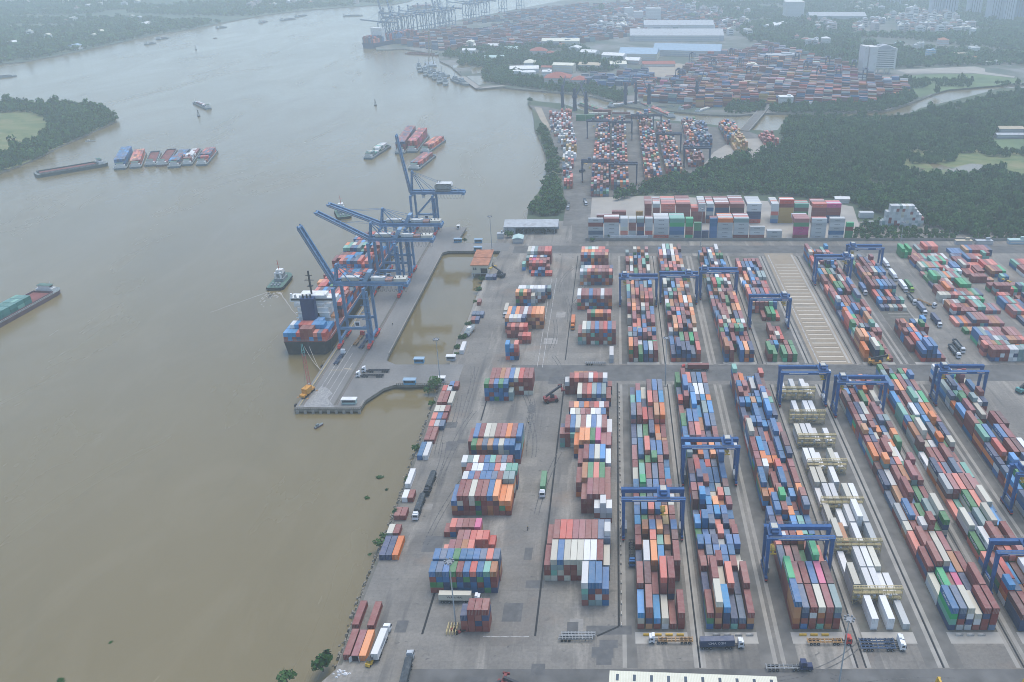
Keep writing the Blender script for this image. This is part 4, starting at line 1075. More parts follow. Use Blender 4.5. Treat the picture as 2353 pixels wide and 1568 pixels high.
# creek barges
for (a, b, w_, lab, ld) in [((1545,272),(1470,240),11,'barge with red boxes moored in the creek',('RRrG',1)), ((1400,248),(1480,237),11,'barge with white boxes at the creek quay',('WWWCR',1)), ((1490,253),(1560,248),11,'dark empty barge at the creek quay',None),
    ((1560,257),(1600,250),10,'barge with pink red boxes at the creek quay',('RRM',2)), ((1395,262),(1330,240),10,'green decked barge at the creek jetty',('GGRR',1)), ((1600,262),(1640,250),9,'small barge with one white load in the creek',('WC',1))]:
    boat_px(*a, *b, w_, lab, hullm='hull_slate', load=ld, group='barges moored in the creek')
# hazy ships far upriver
for i, (ua, va, ub, vb, w_, lab) in enumerate([(335,104,357,100,10,'hazy low barge far upriver beside the left shore'), (363,92,384,88,14,'hazy green coaster anchored below the left shore'), (498,66,520,63,10,'hazy barge under the far shore, nearest the wood'),
    (598,54,612,50,12,'tiny hazy motor barge below the far shore'), (646,48,678,44,14,'hazy freighter lying off the far shore'), (680,40,704,36,13,'hazy freighter behind another off the far shore'),
    (788,38,834,37,13,'long pale hazy barge in mid river upstream'), (876,32,902,29,12,'hazy coaster with a mast in mid river'), (-12,181,38,175,11,'slate barge cut by the frame beyond the island'), (943,20,998,18,26,'hazy red container ship anchored beyond the cranes'), (1078,8,1105,6,24,'faint container ship at the top of the river')]):
    boat_px(ua, va, ub, vb, w_, lab, house='aft', load=(('RRMn', 3) if i > 8 else None), group='hazy vessels far upriver')
# small things afloat
def sampan(u, v, rz, L, label, m='hull_violet'):
    x, y = W(u, v); r = empty('small_boat', (x, y, WATER_Z), rz); tag(r, label, 'boat', 'small boats')
    mb = MB(); hull(mb, L, L*.28, -.3, .9, L*.3, 0, .5, .15, 1); mb.build('hull', [m, 'deck_grey'], r)
    MB().box(-L*.1, L*.2, .9, L*.1, L*.45, 2.0).build('cabin', ['white_steel' if m == 'white_steel' else 'deck_grey'], r)
sampan(724, 986, R_(-30), 5.5, 'small dark sampan just off the pier end')
sampan(196, 326, R_(-70), 11, 'small white boat under the island bank', 'white_steel')
sampan(497, 89, R_(60), 12, 'tiny dark boat far upriver')
for u, v, lab in [(457,268,'dark channel buoy near the small barge'), (863,243,'dark channel buoy off the naval ships'), (450,115,'tiny buoy far upriver')]:
    x, y = W(u, v); r = empty('channel_buoy', (x, y, WATER_Z)); tag(r, lab, 'buoy', 'channel buoys')
    MB().cyl((0,0,-.6),(0,0,1.2),2.0,n=12).build('float', ['hull_black'], r)
    mb = MB(); 
    for k in range(4): mb.bar((1.4*math.cos(k*1.57), 1.4*math.sin(k*1.57), 1.2), (.3*math.cos(k*1.57), .3*math.sin(k*1.57), 7.5), .25)
    mb.box(-.5,-.5,7.4,.5,.5,8.8); mb.build('tower', ['hull_black'], r)
def tug(u, v, rz, label, wake=True, L=30, W_=11.5):
    x, y = W(u, v); r = empty('tugboat', (x, y, WATER_Z), rz); tag(r, label, 'tugboat', 'tugboats near the pier')
    mb = MB(); hull(mb, L, W_, -1, 2.2, 11, 0, 2, .05, 1); h_ = mb.build('hull', ['hull_black', 'deck_green'], r)
    fd = MB()
    for s in (-1, 1):
        for k in range(9): fd.cyl((s*W_*.5, 2+k*2.2, .9), (s*(W_*.5+.55), 2+k*2.2, .9), .8, n=8)
    for k in range(7):
        t = math.pi*k/6; fd.cyl((W_*.45*math.cos(t), L-11+10.4*math.sin(t), 1.1), (W_*.5*math.cos(t)*1.06, L-11+11.4*math.sin(t), 1.1), .8, n=8)
    fd.build('tyre_fender', ['rubber'], h_)
    d = MB(); d.box(-3.2, 11, 2.2, 3.2, 21, 4.4); d.box(-2.5, 13, 4.4, 2.5, 19.5, 7.4); d.build('deckhouse', ['navy_grey'], r)
    wh = MB().frust((-2.6, 13.5, 2.6, 19, 7.4), (-2.2, 14, 2.2, 18.4, 10)).build('wheelhouse', ['ship_white'], r)
    MB().box(-2.3, 18.75, 8.2, 2.3, 18.9, 9.4).build('window', ['glass_dark'], wh)
    for s in (-1, 1): MB().cyl((s*1.9, 11, 4.8), (s*1.9, 11, 9.2), .7, n=10).build('funnel', ['ship_white'], r)
    ms = MB(); ms.bar((0, 15, 10), (0, 14.5, 17.5), .3); ms.bar((-1.6, 14.7, 14.5), (1.6, 14.7, 14.5), .2); ms.build('mast', ['signal_red'], r)
    g = MB()
    for k in range(6): g.box(-3.2+(k % 3)*2.4, 2.5+(k//3)*2.6, 2.2, -1.9+(k % 3)*2.4, 3.9+(k//3)*2.6, 3.5)
    g.build('deck_gear', ['navy_grey'], r)
    return r
tug(631, 668, R_(2), 'green decked tugboat underway left of the ship, trailing a short wake')
tug(792, 504, R_(24), 'tugboat half hidden under the lowered crane booms')
p = Vector(W(631, 669)+(0,)); mb = MB(); random.seed(3)
for s in (-1, 1):
    prev = None
    for k in range(9):
        c = p+Vector((s*(4+k*3.2)+random.uniform(-.5,.5), -k*(4.4 if s < 0 else 5.0)-2, 0)); w_ = .9-.07*k
        if prev is not None: mb.add([(prev.x, prev.y-w_, WATER_Z+.03), (c.x, c.y-w_, WATER_Z+.03), (c.x, c.y+w_*.6, WATER_Z+.03), (prev.x, prev.y+w_*.6, WATER_Z+.03)], [(0,1,2,3)])
        prev = c
for k in range(46):
    c = p+Vector((random.gauss(1, 2.2+k*.05), -2-abs(random.gauss(0, 10)), 0)); s = random.uniform(.3, 1.1)
    mb.add([(c.x-s*.5, c.y-s*1.6, WATER_Z+.04), (c.x+s*.5, c.y-s*1.4, WATER_Z+.04), (c.x+s*.6, c.y+s*1.2, WATER_Z+.04), (c.x-s*.4, c.y+s*1.5, WATER_Z+.04)], [(0,1,2,3)])
tag(mb.build('wake_foam', ['boat_wake']), 'pale foam trail behind the tugboat', 'wake', kind='stuff')

# the container ship alongside the pier
random.seed(8)
SX, SY, SL, SW = -186.0, 458.0, 196.0, 29.0
r = empty('container_ship', (SX, SY, WATER_Z)); tag(r, 'container ship alongside the pier, black hull, white bridge aft, blue funnel', 'ship')
mb = MB(); hull(mb, SL, SW, -2, 8.5, 40, 0, 5, .14, 1); mb.build('hull', ['hull_black', 'hold_red'], r)
t = text_mesh('HAI PHONG', 1.6, 'letter_white', .02, 'lettering', r, (0, 1.2, 4.6), (R_(90),0,0))
mb = MB()
for s in (-1, 1): mb.bar((s*SW*.485, 6, 9.6), (s*SW*.485, SL-42, 9.6), .15)
for y in np.arange(0, 12, 2.5): mb.bar((-SW*.43, .4, 8.5), (-SW*.43, .4, 9.6), .12)
mb.bar((-SW*.43, .3, 9.6), (SW*.43, .3, 9.6), .15); mb.build('railing', ['white_steel'], r)
d = MB(); d.box(-9.5, 21, 8.5, 9.5, 33, 21.5); d.box(-11.5, 22, 21.5, 11.5, 33, 24.2); d.box(-14.2, 24, 24.2, 14.2, 31, 27.0); d.box(-8, 23, 27, 8, 31, 29)
for z in (12, 15.2, 18.4): d.box(-10.6, 20.2, z, 10.6, 21, z+.25)
br = d.build('bridge_house', ['ship_white'], r)
w_ = MB()
for x in (-4.2, .4): w_.box(x, 20.88, 16.2, x+3.2, 20.97, 18.0)
for k in range(8): w_.box(-8+k*2.1, 30.98, 25.0, -6.5+k*2.1, 31.06, 26.3)
w_.box(-13.6, 23.9, 25.2, 13.6, 23.97, 26.4); w_.build('window', ['glass_dark'], br)
f = MB().box(-5.0, 15.5, 8.5, 3.2, 19.8, 29.8, 0).build('funnel', ['funnel_blue'], r)
f2 = MB(); 
for x in (-3.4, -1.0, 1.2): f2.cyl((x, 17.5, 29.8), (x, 17.5, 32.0), .55, n=8)
f2.build('exhaust_pipe', ['hull_black'], f)
ms = MB(); ms.bar((-1, 26, 29), (-1, 26, 44), .9); ms.bar((-4, 26, 38), (2, 26, 38), .4); ms.bar((-3, 26, 41), (1, 26, 41), .3); ms.box(-2.5, 25, 34, .5, 27, 34.4); ms.build('mast', ['hull_black'], r)
for x, y in ((-10.5, 23.5), (-13.4, 25), (8, 24)): MB().cyl((x, y, 27), (x, y, 29.5), .9, .7, n=10).build('radar_dome', ['ship_white'], r)
lb = MB(); hull(lb, 8, 3, 0, 1.8, 3, 0, 1, .2); lb.v = [(x+11.3, y+22, z+14) for x, y, z in lb.v]; lb.build('lifeboat', ['c_O'], r)
rp = MB(); 
for dx_ in (0, 3):
    pts = [Vector((-1+dx_, .3, 5.5)).lerp(Vector((17.5+dx_*1.0, -26-dx_*2, 3.0)), t_/7)-Vector((0, 0, 2.6*math.sin(math.pi*t_/7))) for t_ in range(8)]
    for a_, b_ in zip(pts, pts[1:]): rp.bar(a_, b_, .22)
rp.build('mooring_rope', ['rope'], r)
def ship_bay(y, cols, h0=8.6, L=W20):
    n_ = len(cols)
    for i, s in enumerate(cols):
        for t, k in enumerate(s):
            if k == ' ': continue
            put(SX+(i-n_/2)*2.55, SY+y, WATER_Z+h0+t*2.6, L, pick(dict(R=8,r=5,B=5,N=5,b=3)) if k == '?' else k, 'y', 2.6, block='far')
ship_bay(1.2, ['?b','?b','?b','?r','?RR','?RR','?RR','?r','?n','?r'])
ship_bay(7.6, ['?b','?bW','??b','??r','??r','??r','??b','??b','??b','?b'])
ship_bay(13.9, ['?b','?n','','','','','??b','??b','?b','?b'], L=W20-1)
yb = 36
for k, s in enumerate(['','R??r b?? r?? r??'.replace(' ', ','),'r']):
    pass
SB = [(4,'RrrRrrRrbr'),(4,'rrNbbrRrrR'),(4,'brrbbbrrRR'),(4,'RrrrrbbNrr'),(3,'bbrrNrbbrr'),(5,'RrrbbNnrrr'),(4,'RRrrbbnnrR'),(5,'TTCCtTrbRR'),(4,'rRRbnnRrrb'),(4,'CTtRRrbbnR'),(3,'RrRrNbRrnR')]
for j, (tt, s) in enumerate(SB):
    for q_ in range(2):
        cols = []
        for c_ in s:
            hh = max(1, tt+random.choice([-1,0,0,0,0]))
            cols.append('?'*(hh-1)+(c_ if random.random() < .8 else pick(WT_LEFT)))
        ship_bay(yb+j*13.4+q_*6.15, cols)

# second ship, hazy, at the upriver terminal
p = G(846, 112, WATER_Z); r = empty('container_ship', (p[0], p[1], WATER_Z), ang-R_(90)); tag(r, 'hazy blue hulled container ship berthed under the upriver cranes', 'ship')
mb = MB(); hull(mb, 210, 32, -2, 11, 40, 0, 5, .12, 1); mb.build('hull', ['funnel_blue', 'hold_red'], r)
MB().box(-14, 34, 11, 14, 46, 38).build('bridge_house', ['ship_white'], r)
for j in range(22):
    if 4 < j < 8: continue
    for i in range(11):
        hh = random.randint(3, 5); lx, ly = (i-5.5)*2.6, 3+j*7.5; ca, sa = math.cos(ang-R_(90)), math.sin(ang-R_(90))
        put(p[0]+lx*ca-ly*sa, p[1]+lx*sa+ly*ca, WATER_Z+11, W20, random.choice('RMrnNB'), 'y', 2.6*hh, block='far', rz=ang-R_(90))
# grey naval and salvage vessels rafted by the ponds
NV = [(963,153,12),(975,162,16),(987,170,14),(1000,176,10),(1012,184,8),(1024,188,10),(992,160,-20),(1008,168,-24),(1030,176,-26),(1040,184,24),(1052,189,30)]
NL = 'grey naval vessel in the raft of ships below the jetty'
first = None
for i, (u, v, a) in enumerate(NV):
    x, y = W(u, v)
    if first is None:
        r = first = empty('patrol_vessel', (x, y, WATER_Z), R_(a+180))
        mb = MB(); hull(mb, 46, 9.5, -1, 3.4, 18, 0, 2, .15, 1); mb.build('hull', ['navy_grey', 'deck_grey'], r)
        d = MB(); d.box(-3.4, 12, 3.4, 3.4, 27, 6.5); d.box(-2.6, 15, 6.5, 2.6, 24, 9.2); d.build('deckhouse', ['navy_grey'], r)
        MB().bar((0, 18, 9), (0, 17, 20), .5).build('mast', ['navy_grey'], r); MB().box(-1.2, 9, 3.4, 1.2, 11.5, 7.5).build('funnel', ['navy_grey'], r)
    else: r = copy_tree(first); r.location = (x, y, WATER_Z); r.rotation_euler.z = R_(a+180)
    tag(r, NL, 'naval vessel', 'grey naval vessels below the jetty')
x, y = W(990, 150); r = empty('floating_crane', (x, y, WATER_Z), R_(15)); tag(r, 'hazy floating crane with a tall pale A-frame behind the naval ships', 'crane')
MB().box(-9, -25, -1, 9, 25, 3).build('hull', ['navy_grey'], r)
mb = MB(); mb.bar((-5, -6, 3), (0, -16, 62), 1.3); mb.bar((5, -6, 3), (0, -16, 62), 1.3); mb.bar((0, 18, 3), (0, -16, 62), .9); mb.build('boom', ['tanground'], r)
x, y = W(1008, 128); barge((x, y), R_(70), 78, 14, 'hazy rust coloured coaster beached behind the naval ships', hullm='hull_red', group='hazy vessels far upriver')
# ------------------------------------------------------------------ lorries and yard machines
defmat('cab_white', (.70,.71,.71), .35, .05, 1); defmat('cab_red', (.45,.05,.04), .4, .08, 1); defmat('cab_navy', (.015,.03,.09), .3, .08, 1)
defmat('cab_blue', (.03,.12,.30), .4, .08, 1); defmat('cab_orange', (.60,.20,.04), .4, .08, 1); defmat('cab_lime', (.30,.48,.06), .4, .08, 1)
defmat('cab_silver', (.42,.45,.47), .35, .06, 1); defmat('cab_teal', (.10,.28,.26), .4, .08, 1)
defmat('chassis_dark', (.045,.05,.06), .7, .2, 1); defmat('chassis_tan', (.36,.21,.09), .7, .2, 1, dirt=(.2,.13,.08), dscale=1); defmat('chassis_blue', (.05,.085,.15), .6, .2, 1)
defmat('chassis_red', (.26,.07,.06), .7, .2, 1); defmat('chassis_grey', (.26,.27,.27), .7, .2, 1)
defmat('tarp', (.055,.065,.072), .8, .25, .8, dirt=(.10,.11,.11), dscale=.6); defmat('tarp_grey', (.15,.17,.18), .8, .25, .8)
defmat('machine_red', (.20,.035,.032), .45, .15, .6); defmat('machine_orange', (.50,.24,.04), .5, .15, .6); defmat('boom_red', (.36,.10,.09), .5, .15, .6)
LT = {}
def lorry_proto(cabm, chm, body, bonnet=False):
    """origin at the tail on the ground, heading +y; 15.8 m long"""
    r = empty('lorry')
    if bonnet:
        c = MB(); c.frust((-1.2, 11.6, 1.2, 13.9, .9), (-1.1, 11.8, 1.1, 13.6, 3.9)); c.frust((-1.05, 13.9, 1.05, 16.2, .8), (-.95, 13.9, .95, 15.9, 2.2)); c.frust((-1.15, 11.6, 1.15, 12.4, 3.9), (-1.0, 11.6, 1.0, 13.2, 4.0))
    else:
        c = MB(); c.frust((-1.22, 13.6, 1.22, 15.8, .7), (-1.15, 13.7, 1.15, 15.55, 3.1)); c.box(-1.0, 13.7, 3.1, 1.0, 14.7, 3.6)
    cab = c.build('cab', [cabm], r)
    y1 = 13.93 if bonnet else 15.72
    MB().frust((-1.05, y1-.05, 1.05, y1+.04, 1.9 if not bonnet else 2.4), (-.98, y1-.2, .98, y1-.06, 2.85 if not bonnet else 3.4)).build('windscreen', ['glass_dark'], cab)
    w_ = MB()
    for s in (-1, 1): w_.box(s*1.17-.06, y1-1.5, 1.9, s*1.17+.06, y1-.55, 2.7)
    w_.build('window', ['glass_dark'], cab)
    for s in (-1, 1): MB().box(s*1.45-.12, y1-.2, 1.8, s*1.45+.12, y1-.05, 2.7).build('mirror', ['chassis_dark'], cab)
    ch = MB()
    for x in (-.42, .42): ch.box(x-.12, 9.3, .75, x+.12, 15.2, 1.05)
    ch.box(-.55, 9.5, 1.05, .55, 10.8, 1.25); ch.cyl((-1.0, 11.6, .8), (-1.0, 12.9, .8), .33, n=8); ch.build('tractor_frame', ['chassis_dark'], r)
    t = MB()
    for x in (-.5, .5): t.box(x-.13, 0, 1.05, x+.13, 12.2, 1.38)
    for y in np.arange(.1, 12.2, 1.5): t.box(-1.2, y, 1.12, 1.2, y+.16, 1.34)
    for y in (0, 6.0, 12.0): t.box(-1.22, y, 1.10, 1.22, y+.3, 1.42)
    for x in (-1.05, 1.05): t.box(x-.05, 0, 1.15, x+.05, 12.2, 1.30)
    t.build('trailer_frame', [chm], r)
    for y, n_ in ((1.3, 0), (2.6, 0), (3.9, 0), (9.6, 1), (10.9, 1), (14.6 if not bonnet else 15.0, 1)):
        for s in (-1, 1):
            wl = MB().cyl((s*.72, y, .52), (s*1.22, y, .52), .52, n=12).build('wheel', ['rubber'], r)
            MB().cyl((s*1.19, y, .52), (s*1.235, y, .52), .28, n=8).build('rim', ['steel_grey'], wl)
    if body == 'tarp':
        b_ = MB(); b_.box(-1.22, .1, 1.42, 1.22, 12.1, 3.2); b_.add([(-1.22,.1,3.2),(1.22,.1,3.2),(1.22,12.1,3.2),(-1.22,12.1,3.2),(0,.1,3.75),(0,12.1,3.75)], [(0,4,5,3),(1,2,5,4),(0,1,4),(2,3,5)])
        for y in np.arange(.1, 12.2, 1.2): b_.box(-1.26, y, 1.42, -1.21, y+.1, 3.2); b_.box(1.21, y, 1.42, 1.26, y+.1, 3.2)
        b_.build('tarpaulin_body', ['tarp'], r)
    elif body == 'open':
        b_ = MB(); b_.box(-1.22, .1, 1.42, 1.22, 12.1, 1.6)
        for x in (-1.25, 1.15): b_.box(x, .1, 1.6, x+.1, 12.1, 2.6)
        b_.box(-1.15, .05, 1.6, 1.15, .15, 2.6); b_.box(-1.15, 12.0, 1.6, 1.15, 12.15, 3.0); b_.build('trailer_body', ['tarp_grey'], r)
    elif body == 'box':
        b_ = MB(); b_.box(-1.25, .05, 1.42, 1.25, 12.3, 4.05); b_.build('box_body', ['sign_white'], r)
    return r
def lorry(u, v, head, label, cabm='cab_white', chm='chassis_dark', body=None, bonnet=False, cont=None, text=None, tcol='letter_dark', tail=None, clab=None):
    """(u,v) photo pixel of the middle of the lorry on the ground, head degrees clockwise from +y"""
    key = (cabm, chm, body, bonnet)
    if key not in LT: LT[key] = r = lorry_proto(*key)
    else: r = copy_tree(LT[key])
    p = G(u, v); a = R_(-head); d = Vector((-math.sin(a), math.cos(a), 0))
    o = Vector(p)-d*7.9; r.location = (o.x, o.y, .01); r.rotation_euler = (0, 0, a)
    tag(r, label, 'lorry', 'lorries in the port')
    if cont:
        n_ = d.cross(Vector((0, 0, 1))); L = W40
        k, hh = cont, 2.75
        q_ = o-n_*1.22+d*.05
        c = dict(x=q_.x, y=q_.y, z=1.43, L=L, k=k, axis='y', h=hh, label=clab, block='lorry', idx=(1,1,0), rz=a, w=2.44, keep=False, text=None, ind=True, score=1, front=True, nodoor=abs(math.cos(a)) < .5)
        LORRYC.append(c)
        if text:
            side = Vector((0, 0, 0)); mid = o+d*6.1-Vector((0, 1, 0))*0
            if abs(d.x) > .7:
                TXT.append((text, 1.35, tcol, (o.x+d.x*6.1, o.y+d.y*6.1-1.22-.05/abs(d.x), 2.95), (R_(90), 0, math.atan2(d.y*np.sign(d.x), abs(d.x)))))
            else:
                TXT.append((text, 1.2, tcol, tuple((o+d*6.1+n_*(1.27)))[:2]+(2.95,), (R_(90), 0, a+R_(90))))
    return r
LORRYC, TXT = [], []
lorry(1658,1487,88,'white lorry with a navy lettered container driving along the front road', cont='N', text='CMA CGM', tcol='letter_white', clab='navy container with white lettering on a lorry on the front road')
lorry(1541,1475,-90,'white lorry with an empty tan skeletal trailer before the first crane row', chm='chassis_tan')
lorry(1905,1478,90,'red lorry with an empty tan skeletal trailer before the third crane row', cabm='cab_red', chm='chassis_tan')
lorry(2024,1478,90,'white lorry with empty dark trailer, behind its twin before the reefers', chm='chassis_blue')
lorry(2028,1492,90,'white lorry with empty dark trailer, nearer of two parked before the reefers', chm='chassis_blue')
lorry(1812,1538,90,'navy bonneted lorry with an empty grey trailer crossing the front road', cabm='cab_navy', chm='chassis_grey', bonnet=True)
lorry(1058,1382,91,'white lorry with a white lettered container before the big blue stack', cont='C', text='WAN HAI', clab='white lettered container on a lorry before the big blue stack')
lorry(878,1484,3,'white lorry with a long white box backed up to open containers by the bank', cont='W', text='WAN HAI', clab='white container with open end on the lorry by the bank')
lorry(989,1118,182,'dark tarpaulin lorry, upper of two on the bank road', cabm='chassis_dark', body='tarp')
lorry(964,1172,181,'dark tarpaulin lorry with a white cab on the bank road', body='tarp')
lorry(1249,1122,180,'white lorry with a green container on the wide lane between block stacks', cont='G', clab='green container on the lorry in the wide lane')
lorry(1317,748,180,'orange lorry with an orange container on the upper lane', cabm='cab_orange', cont='O', clab='orange container on the orange lorry in the upper lane')
lorry(781,826,2,'white lorry with empty blue skeletal trailer on the pier by the first crane', chm='chassis_blue')
lorry(864,855,-90,'white lorry with empty trailer on the causeway, the farther of two', chm='chassis_dark')
lorry(851,866,-90,'white lorry with empty trailer on the causeway, the nearer of two', chm='chassis_dark')
lorry(825,783,4,'empty orange skeletal lorry under the nearest quay crane', cabm='cab_red', chm='chassis_tan')
lorry(838,790,4,'blue lorry waiting beneath the nearest quay crane', cabm='cab_blue', chm='chassis_blue')
lorry(1452,1275,180,'blue lorry with empty flat trailer in the lane under the first gantry', cabm='cab_blue', chm='chassis_dark')
lorry(936,1548,-2,'dark tarpaulin lorry with a silver cab at the bottom edge', cabm='cab_silver', body='tarp')
lorry(1597,851,-90,'red lorry with a maroon container on the cross road', cabm='cab_red', cont='R', clab='maroon container on the red lorry on the cross road')
for u, v, h, lab, kw in [(2034,612,180,'white box lorry last in the line beside the far gantry',dict(body='box')), (2051,638,180,'white box lorry in the middle of the line',dict(body='box')), (2074,664,180,'white box lorry leading the line by the gantry lane',dict(body='box')),
    (2088,664,180,'lime cabbed lorry beside the line of white lorries',dict(cabm='cab_lime', cont='G')), (2094,692,180,'dark open lorry ahead of the white line',dict(body='open')), (2117,716,180,'dark blue lorry ahead of the open lorry',dict(cont='n')),
    (2150,743,180,'lorry with a dark box and white cab alone in the east lane',dict(cont='N')), (2202,800,180,'lorry with empty dark open trailer near the seventh row',dict(body='open')), (2192,812,180,'lorry with long grey open trailer near the seventh row',dict(body='open')),
    (1982,670,180,'white lorry with a blue container beside the seventh upper row',dict(cont='B')), (2202,603,178,'white lorry among the scattered stacks by the back road',dict()), (2240,634,184,'white lorry with maroon box below the blue pair of stacks',dict(cont='R')),
    (2306,695,180,'white lorry with blue box at the east edge',dict(cont='b')), (2128,700,150,'white lorry with bare tan trailer beside the east lane',dict(chm='chassis_tan')), (1164,720,180,'white lorry beside the orange end stack',dict(cont='C')),
    (1345,468,172,'dark lorry on the road beside the tree strip',dict(body='open')), (1306,478,180,'brown lorry parked at the foot of the tree strip',dict(chm='chassis_tan', body='open')), (1300,250,180,'tiny lorry in the far yard',dict())]:
    lorry(u, v, h, lab, **kw)
# stray skeletal trailers
def trailer(u, v, head, label, m='chassis_tan'):
    r = empty('skeletal_trailer'); p = G(u, v); a = R_(-head); d = Vector((-math.sin(a), math.cos(a), 0)); o = Vector(p)-d*6
    r.location = (o.x, o.y, .02); r.rotation_euler.z = a; tag(r, label, 'trailer', 'parked trailers')
    t = MB()
    for x in (-.5, .5): t.box(x-.13, 0, 1.05, x+.13, 12.2, 1.38)
    for y in np.arange(.1, 12.2, 1.2): t.box(-1.2, y, 1.10, 1.2, y+.2, 1.36)
    for x in (-1.05, 1.05): t.box(x-.07, 0, 1.15, x+.07, 12.2, 1.30)
    t.build('trailer_frame', [m], r)
    for y in (1.3, 2.6, 3.9):
        for s in (-1, 1): MB().cyl((s*.72, y, .52), (s*1.22, y, .52), .52, n=10).build('wheel', ['rubber'], r)
    for s in (-1, 1): MB().box(s*.6-.1, 9.5, 0, s*.6+.1, 9.7, 1.1).build('landing_leg', ['chassis_dark'], r)
    return r
trailer(1322,1470,90,'grey skeletal trailer parked before the gutter corner, nearer one','chassis_grey'); trailer(1328,1463,90,'grey skeletal trailer parked before the gutter corner, farther one','chassis_grey')
trailer(1368,838,90,'skeletal trailer parked behind the split roof stack','chassis_grey')
trailer(1120,1440,30,'folded trailer beside the lamp mast','chassis_dark') if False else None
# reach stackers
def stacker(u, v, head, label, m='machine_red', up=30):
    r = empty('reach_stacker'); p = G(u, v); r.location = (p[0], p[1], .01); r.rotation_euler.z = R_(-head); tag(r, label, 'reach stacker', 'reach stackers of the yard')
    b_ = MB(); b_.frust((-1.9, -4, 1.9, 3.2, .9), (-1.7, -3.8, 1.7, 3.0, 2.2)); b_.box(-1.8, -4.4, 1.2, 1.8, -2.6, 3.0); b_.build('chassis', [m], r)
    c = MB().frust((-.9, -.8, .9, 1.4, 2.2), (-.7, -.6, .7, 1.1, 4.2)).build('operator_cabin', ['dark_steel'], r)
    MB().box(-.7, 1.2, 2.7, .7, 1.35, 3.8).build('window', ['glass_dark'], c)
    for y, rr in ((2.2, .95), (-2.8, .85)):
        for s in (-1, 1): MB().cyl((s*1.35, y, rr), (s*2.3, y, rr), rr, n=12).build('wheel', ['rubber'], r)
    e = Vector((0, -3.2, 3.6)); t = Vector((0, 6.5*math.cos(R_(up)), 3.6+10*math.sin(R_(up))))
    MB().bar(e, t, .9, 1.0).build('boom', ['dark_steel'], r)
    s_ = MB(); s_.box(-3.1, t.y-.5, t.z-1.6, 3.1, t.y+.5, t.z-1.0); s_.box(-3.3, t.y-1.2, t.z-1.9, -2.9, t.y+1.2, t.z-1.0); s_.box(2.9, t.y-1.2, t.z-1.9, 3.3, t.y+1.2, t.z-1.0); s_.bar(t, (0, t.y, t.z-1.2), .5); s_.build('spreader', ['safety_yellow' if m != 'machine_red' else 'machine_red'], r)
    return r
stacker(1268, 922, 70, 'red reach stacker in the wide lane behind the striped stacks')
stacker(1148, 636, -60, 'dark reach stacker beside the stilt house', 'dark_steel', 24)
stacker(2012, 838, 100, 'yellow reach stacker at the foot of the sixth upper row', 'machine_orange', 18)
stacker(1142, 1600, 205, 'red reach stacker with grey boom at the bottom edge', 'machine_red', 36)
stacker(1200, 1598, -80, 'red reach stacker at the bottom edge, boom turned away', 'machine_red', 20)
stacker(1338, 395, 20, 'dark stacker parked on the far road', 'navy_steel', 30)
stacker(2296, 672, 60, 'dark stacker lifting by the east blocks', 'dark_steel', 34)
stacker(2350, 900, 60, 'green stacker at the right hand frame edge', 'cab_teal', 20)
def forklift(u, v, head, label, m='safety_yellow'):
    r = empty('forklift'); p = G(u, v); r.location = (p[0], p[1], .01); r.rotation_euler.z = R_(-head); tag(r, label, 'forklift', 'forklifts')
    MB().frust((-.9, -1.8, .9, 1.0, .35), (-.85, -1.6, .85, .8, 1.4)).build('body', [m], r)
    mb = MB()
    for x in (-.8, .8): mb.bar((x, -.9, 1.4), (x, -.9, 2.4), .12); mb.bar((x, .7, 1.4), (x, .7, 2.4), .12)
    mb.box(-.9, -1.0, 2.4, .9, .8, 2.5); mb.build('overhead_guard', ['dark_steel'], r)
    mk = MB()
    for x in (-.45, .45): mk.bar((x, 1.2, .1), (x, 1.2, 2.9), .14); mk.box(x-.1, 1.2, .12, x+.1, 2.4, .2)
    mk.build('mast', ['dark_steel'], r)
    for y in (-1.2, .6):
        for s in (-1, 1): MB().cyl((s*.6, y, .4), (s*.95, y, .4), .4, n=10).build('wheel', ['rubber'], r)
forklift(851, 1526, 20, 'yellow forklift behind the open white container lorry')
# mobile crane at the pier corner
p = G(708, 905); r = empty('mobile_crane', (p[0], p[1], .06), R_(-14)); tag(r, 'orange mobile crane at the pier corner with red lattice jib over the water', 'crane')
MB().frust((-1.6, -6, 1.6, 5, .9), (-1.5, -5.8, 1.5, 4.8, 2.0)).build('chassis', ['machine_orange'], r)
MB().box(-1.5, -3.2, 2.0, 1.7, 2.2, 4.4).build('engine_housing', ['machine_orange'], r)
MB().frust((-1.7, 2.3, -.2, 4.2, 2.0), (-1.6, 2.4, -.3, 3.9, 4.2)).build('operator_cabin', ['cream_steel'], r)
for y in (-4.6, -2.6, 1.6, 3.6):
    for s in (-1, 1): MB().cyl((s*1.1, y, .7), (s*1.75, y, .7), .7, n=10).build('wheel', ['rubber'], r)
for s in (-1, 1):
    for y in (-5.2, 4.2): MB().box(s*2.9-.5, y-.5, 0, s*2.9+.5, y+.5, .25).build('outrigger_foot', ['chassis_tan'], r)
jb = MB(); a_, b_ = Vector((0, 2.4, 3.2)), Vector((-5.5, 9.5, 25)); dj = (b_-a_).normalized(); s1 = dj.cross(Vector((0,0,1))).normalized()*.75; s2 = s1.cross(dj).normalized()*.75
cs = [s1+s2, s1-s2, -s1-s2, -s1+s2]
for c in cs: jb.bar(a_+c*.5, a_+dj*3+c, .22); jb.bar(a_+dj*3+c, b_-dj*5+c, .22, m=0); jb.bar(b_-dj*5+c, b_+c*.35, .22, m=1)
for k in range(14):
    q0, q1 = a_+dj*(2+k*1.35), a_+dj*(3.35+k*1.35)
    for i in range(4): jb.bar(q0+cs[i], q1+cs[(i+1) % 4], .13, m=0 if k < 11 else 1)
jb.build('jib', ['boom_red', 'cab_teal'], r)
MB().bar((-.3, -1, 4.4), b_, .09).build('hoist_cable', ['dark_steel'], r)
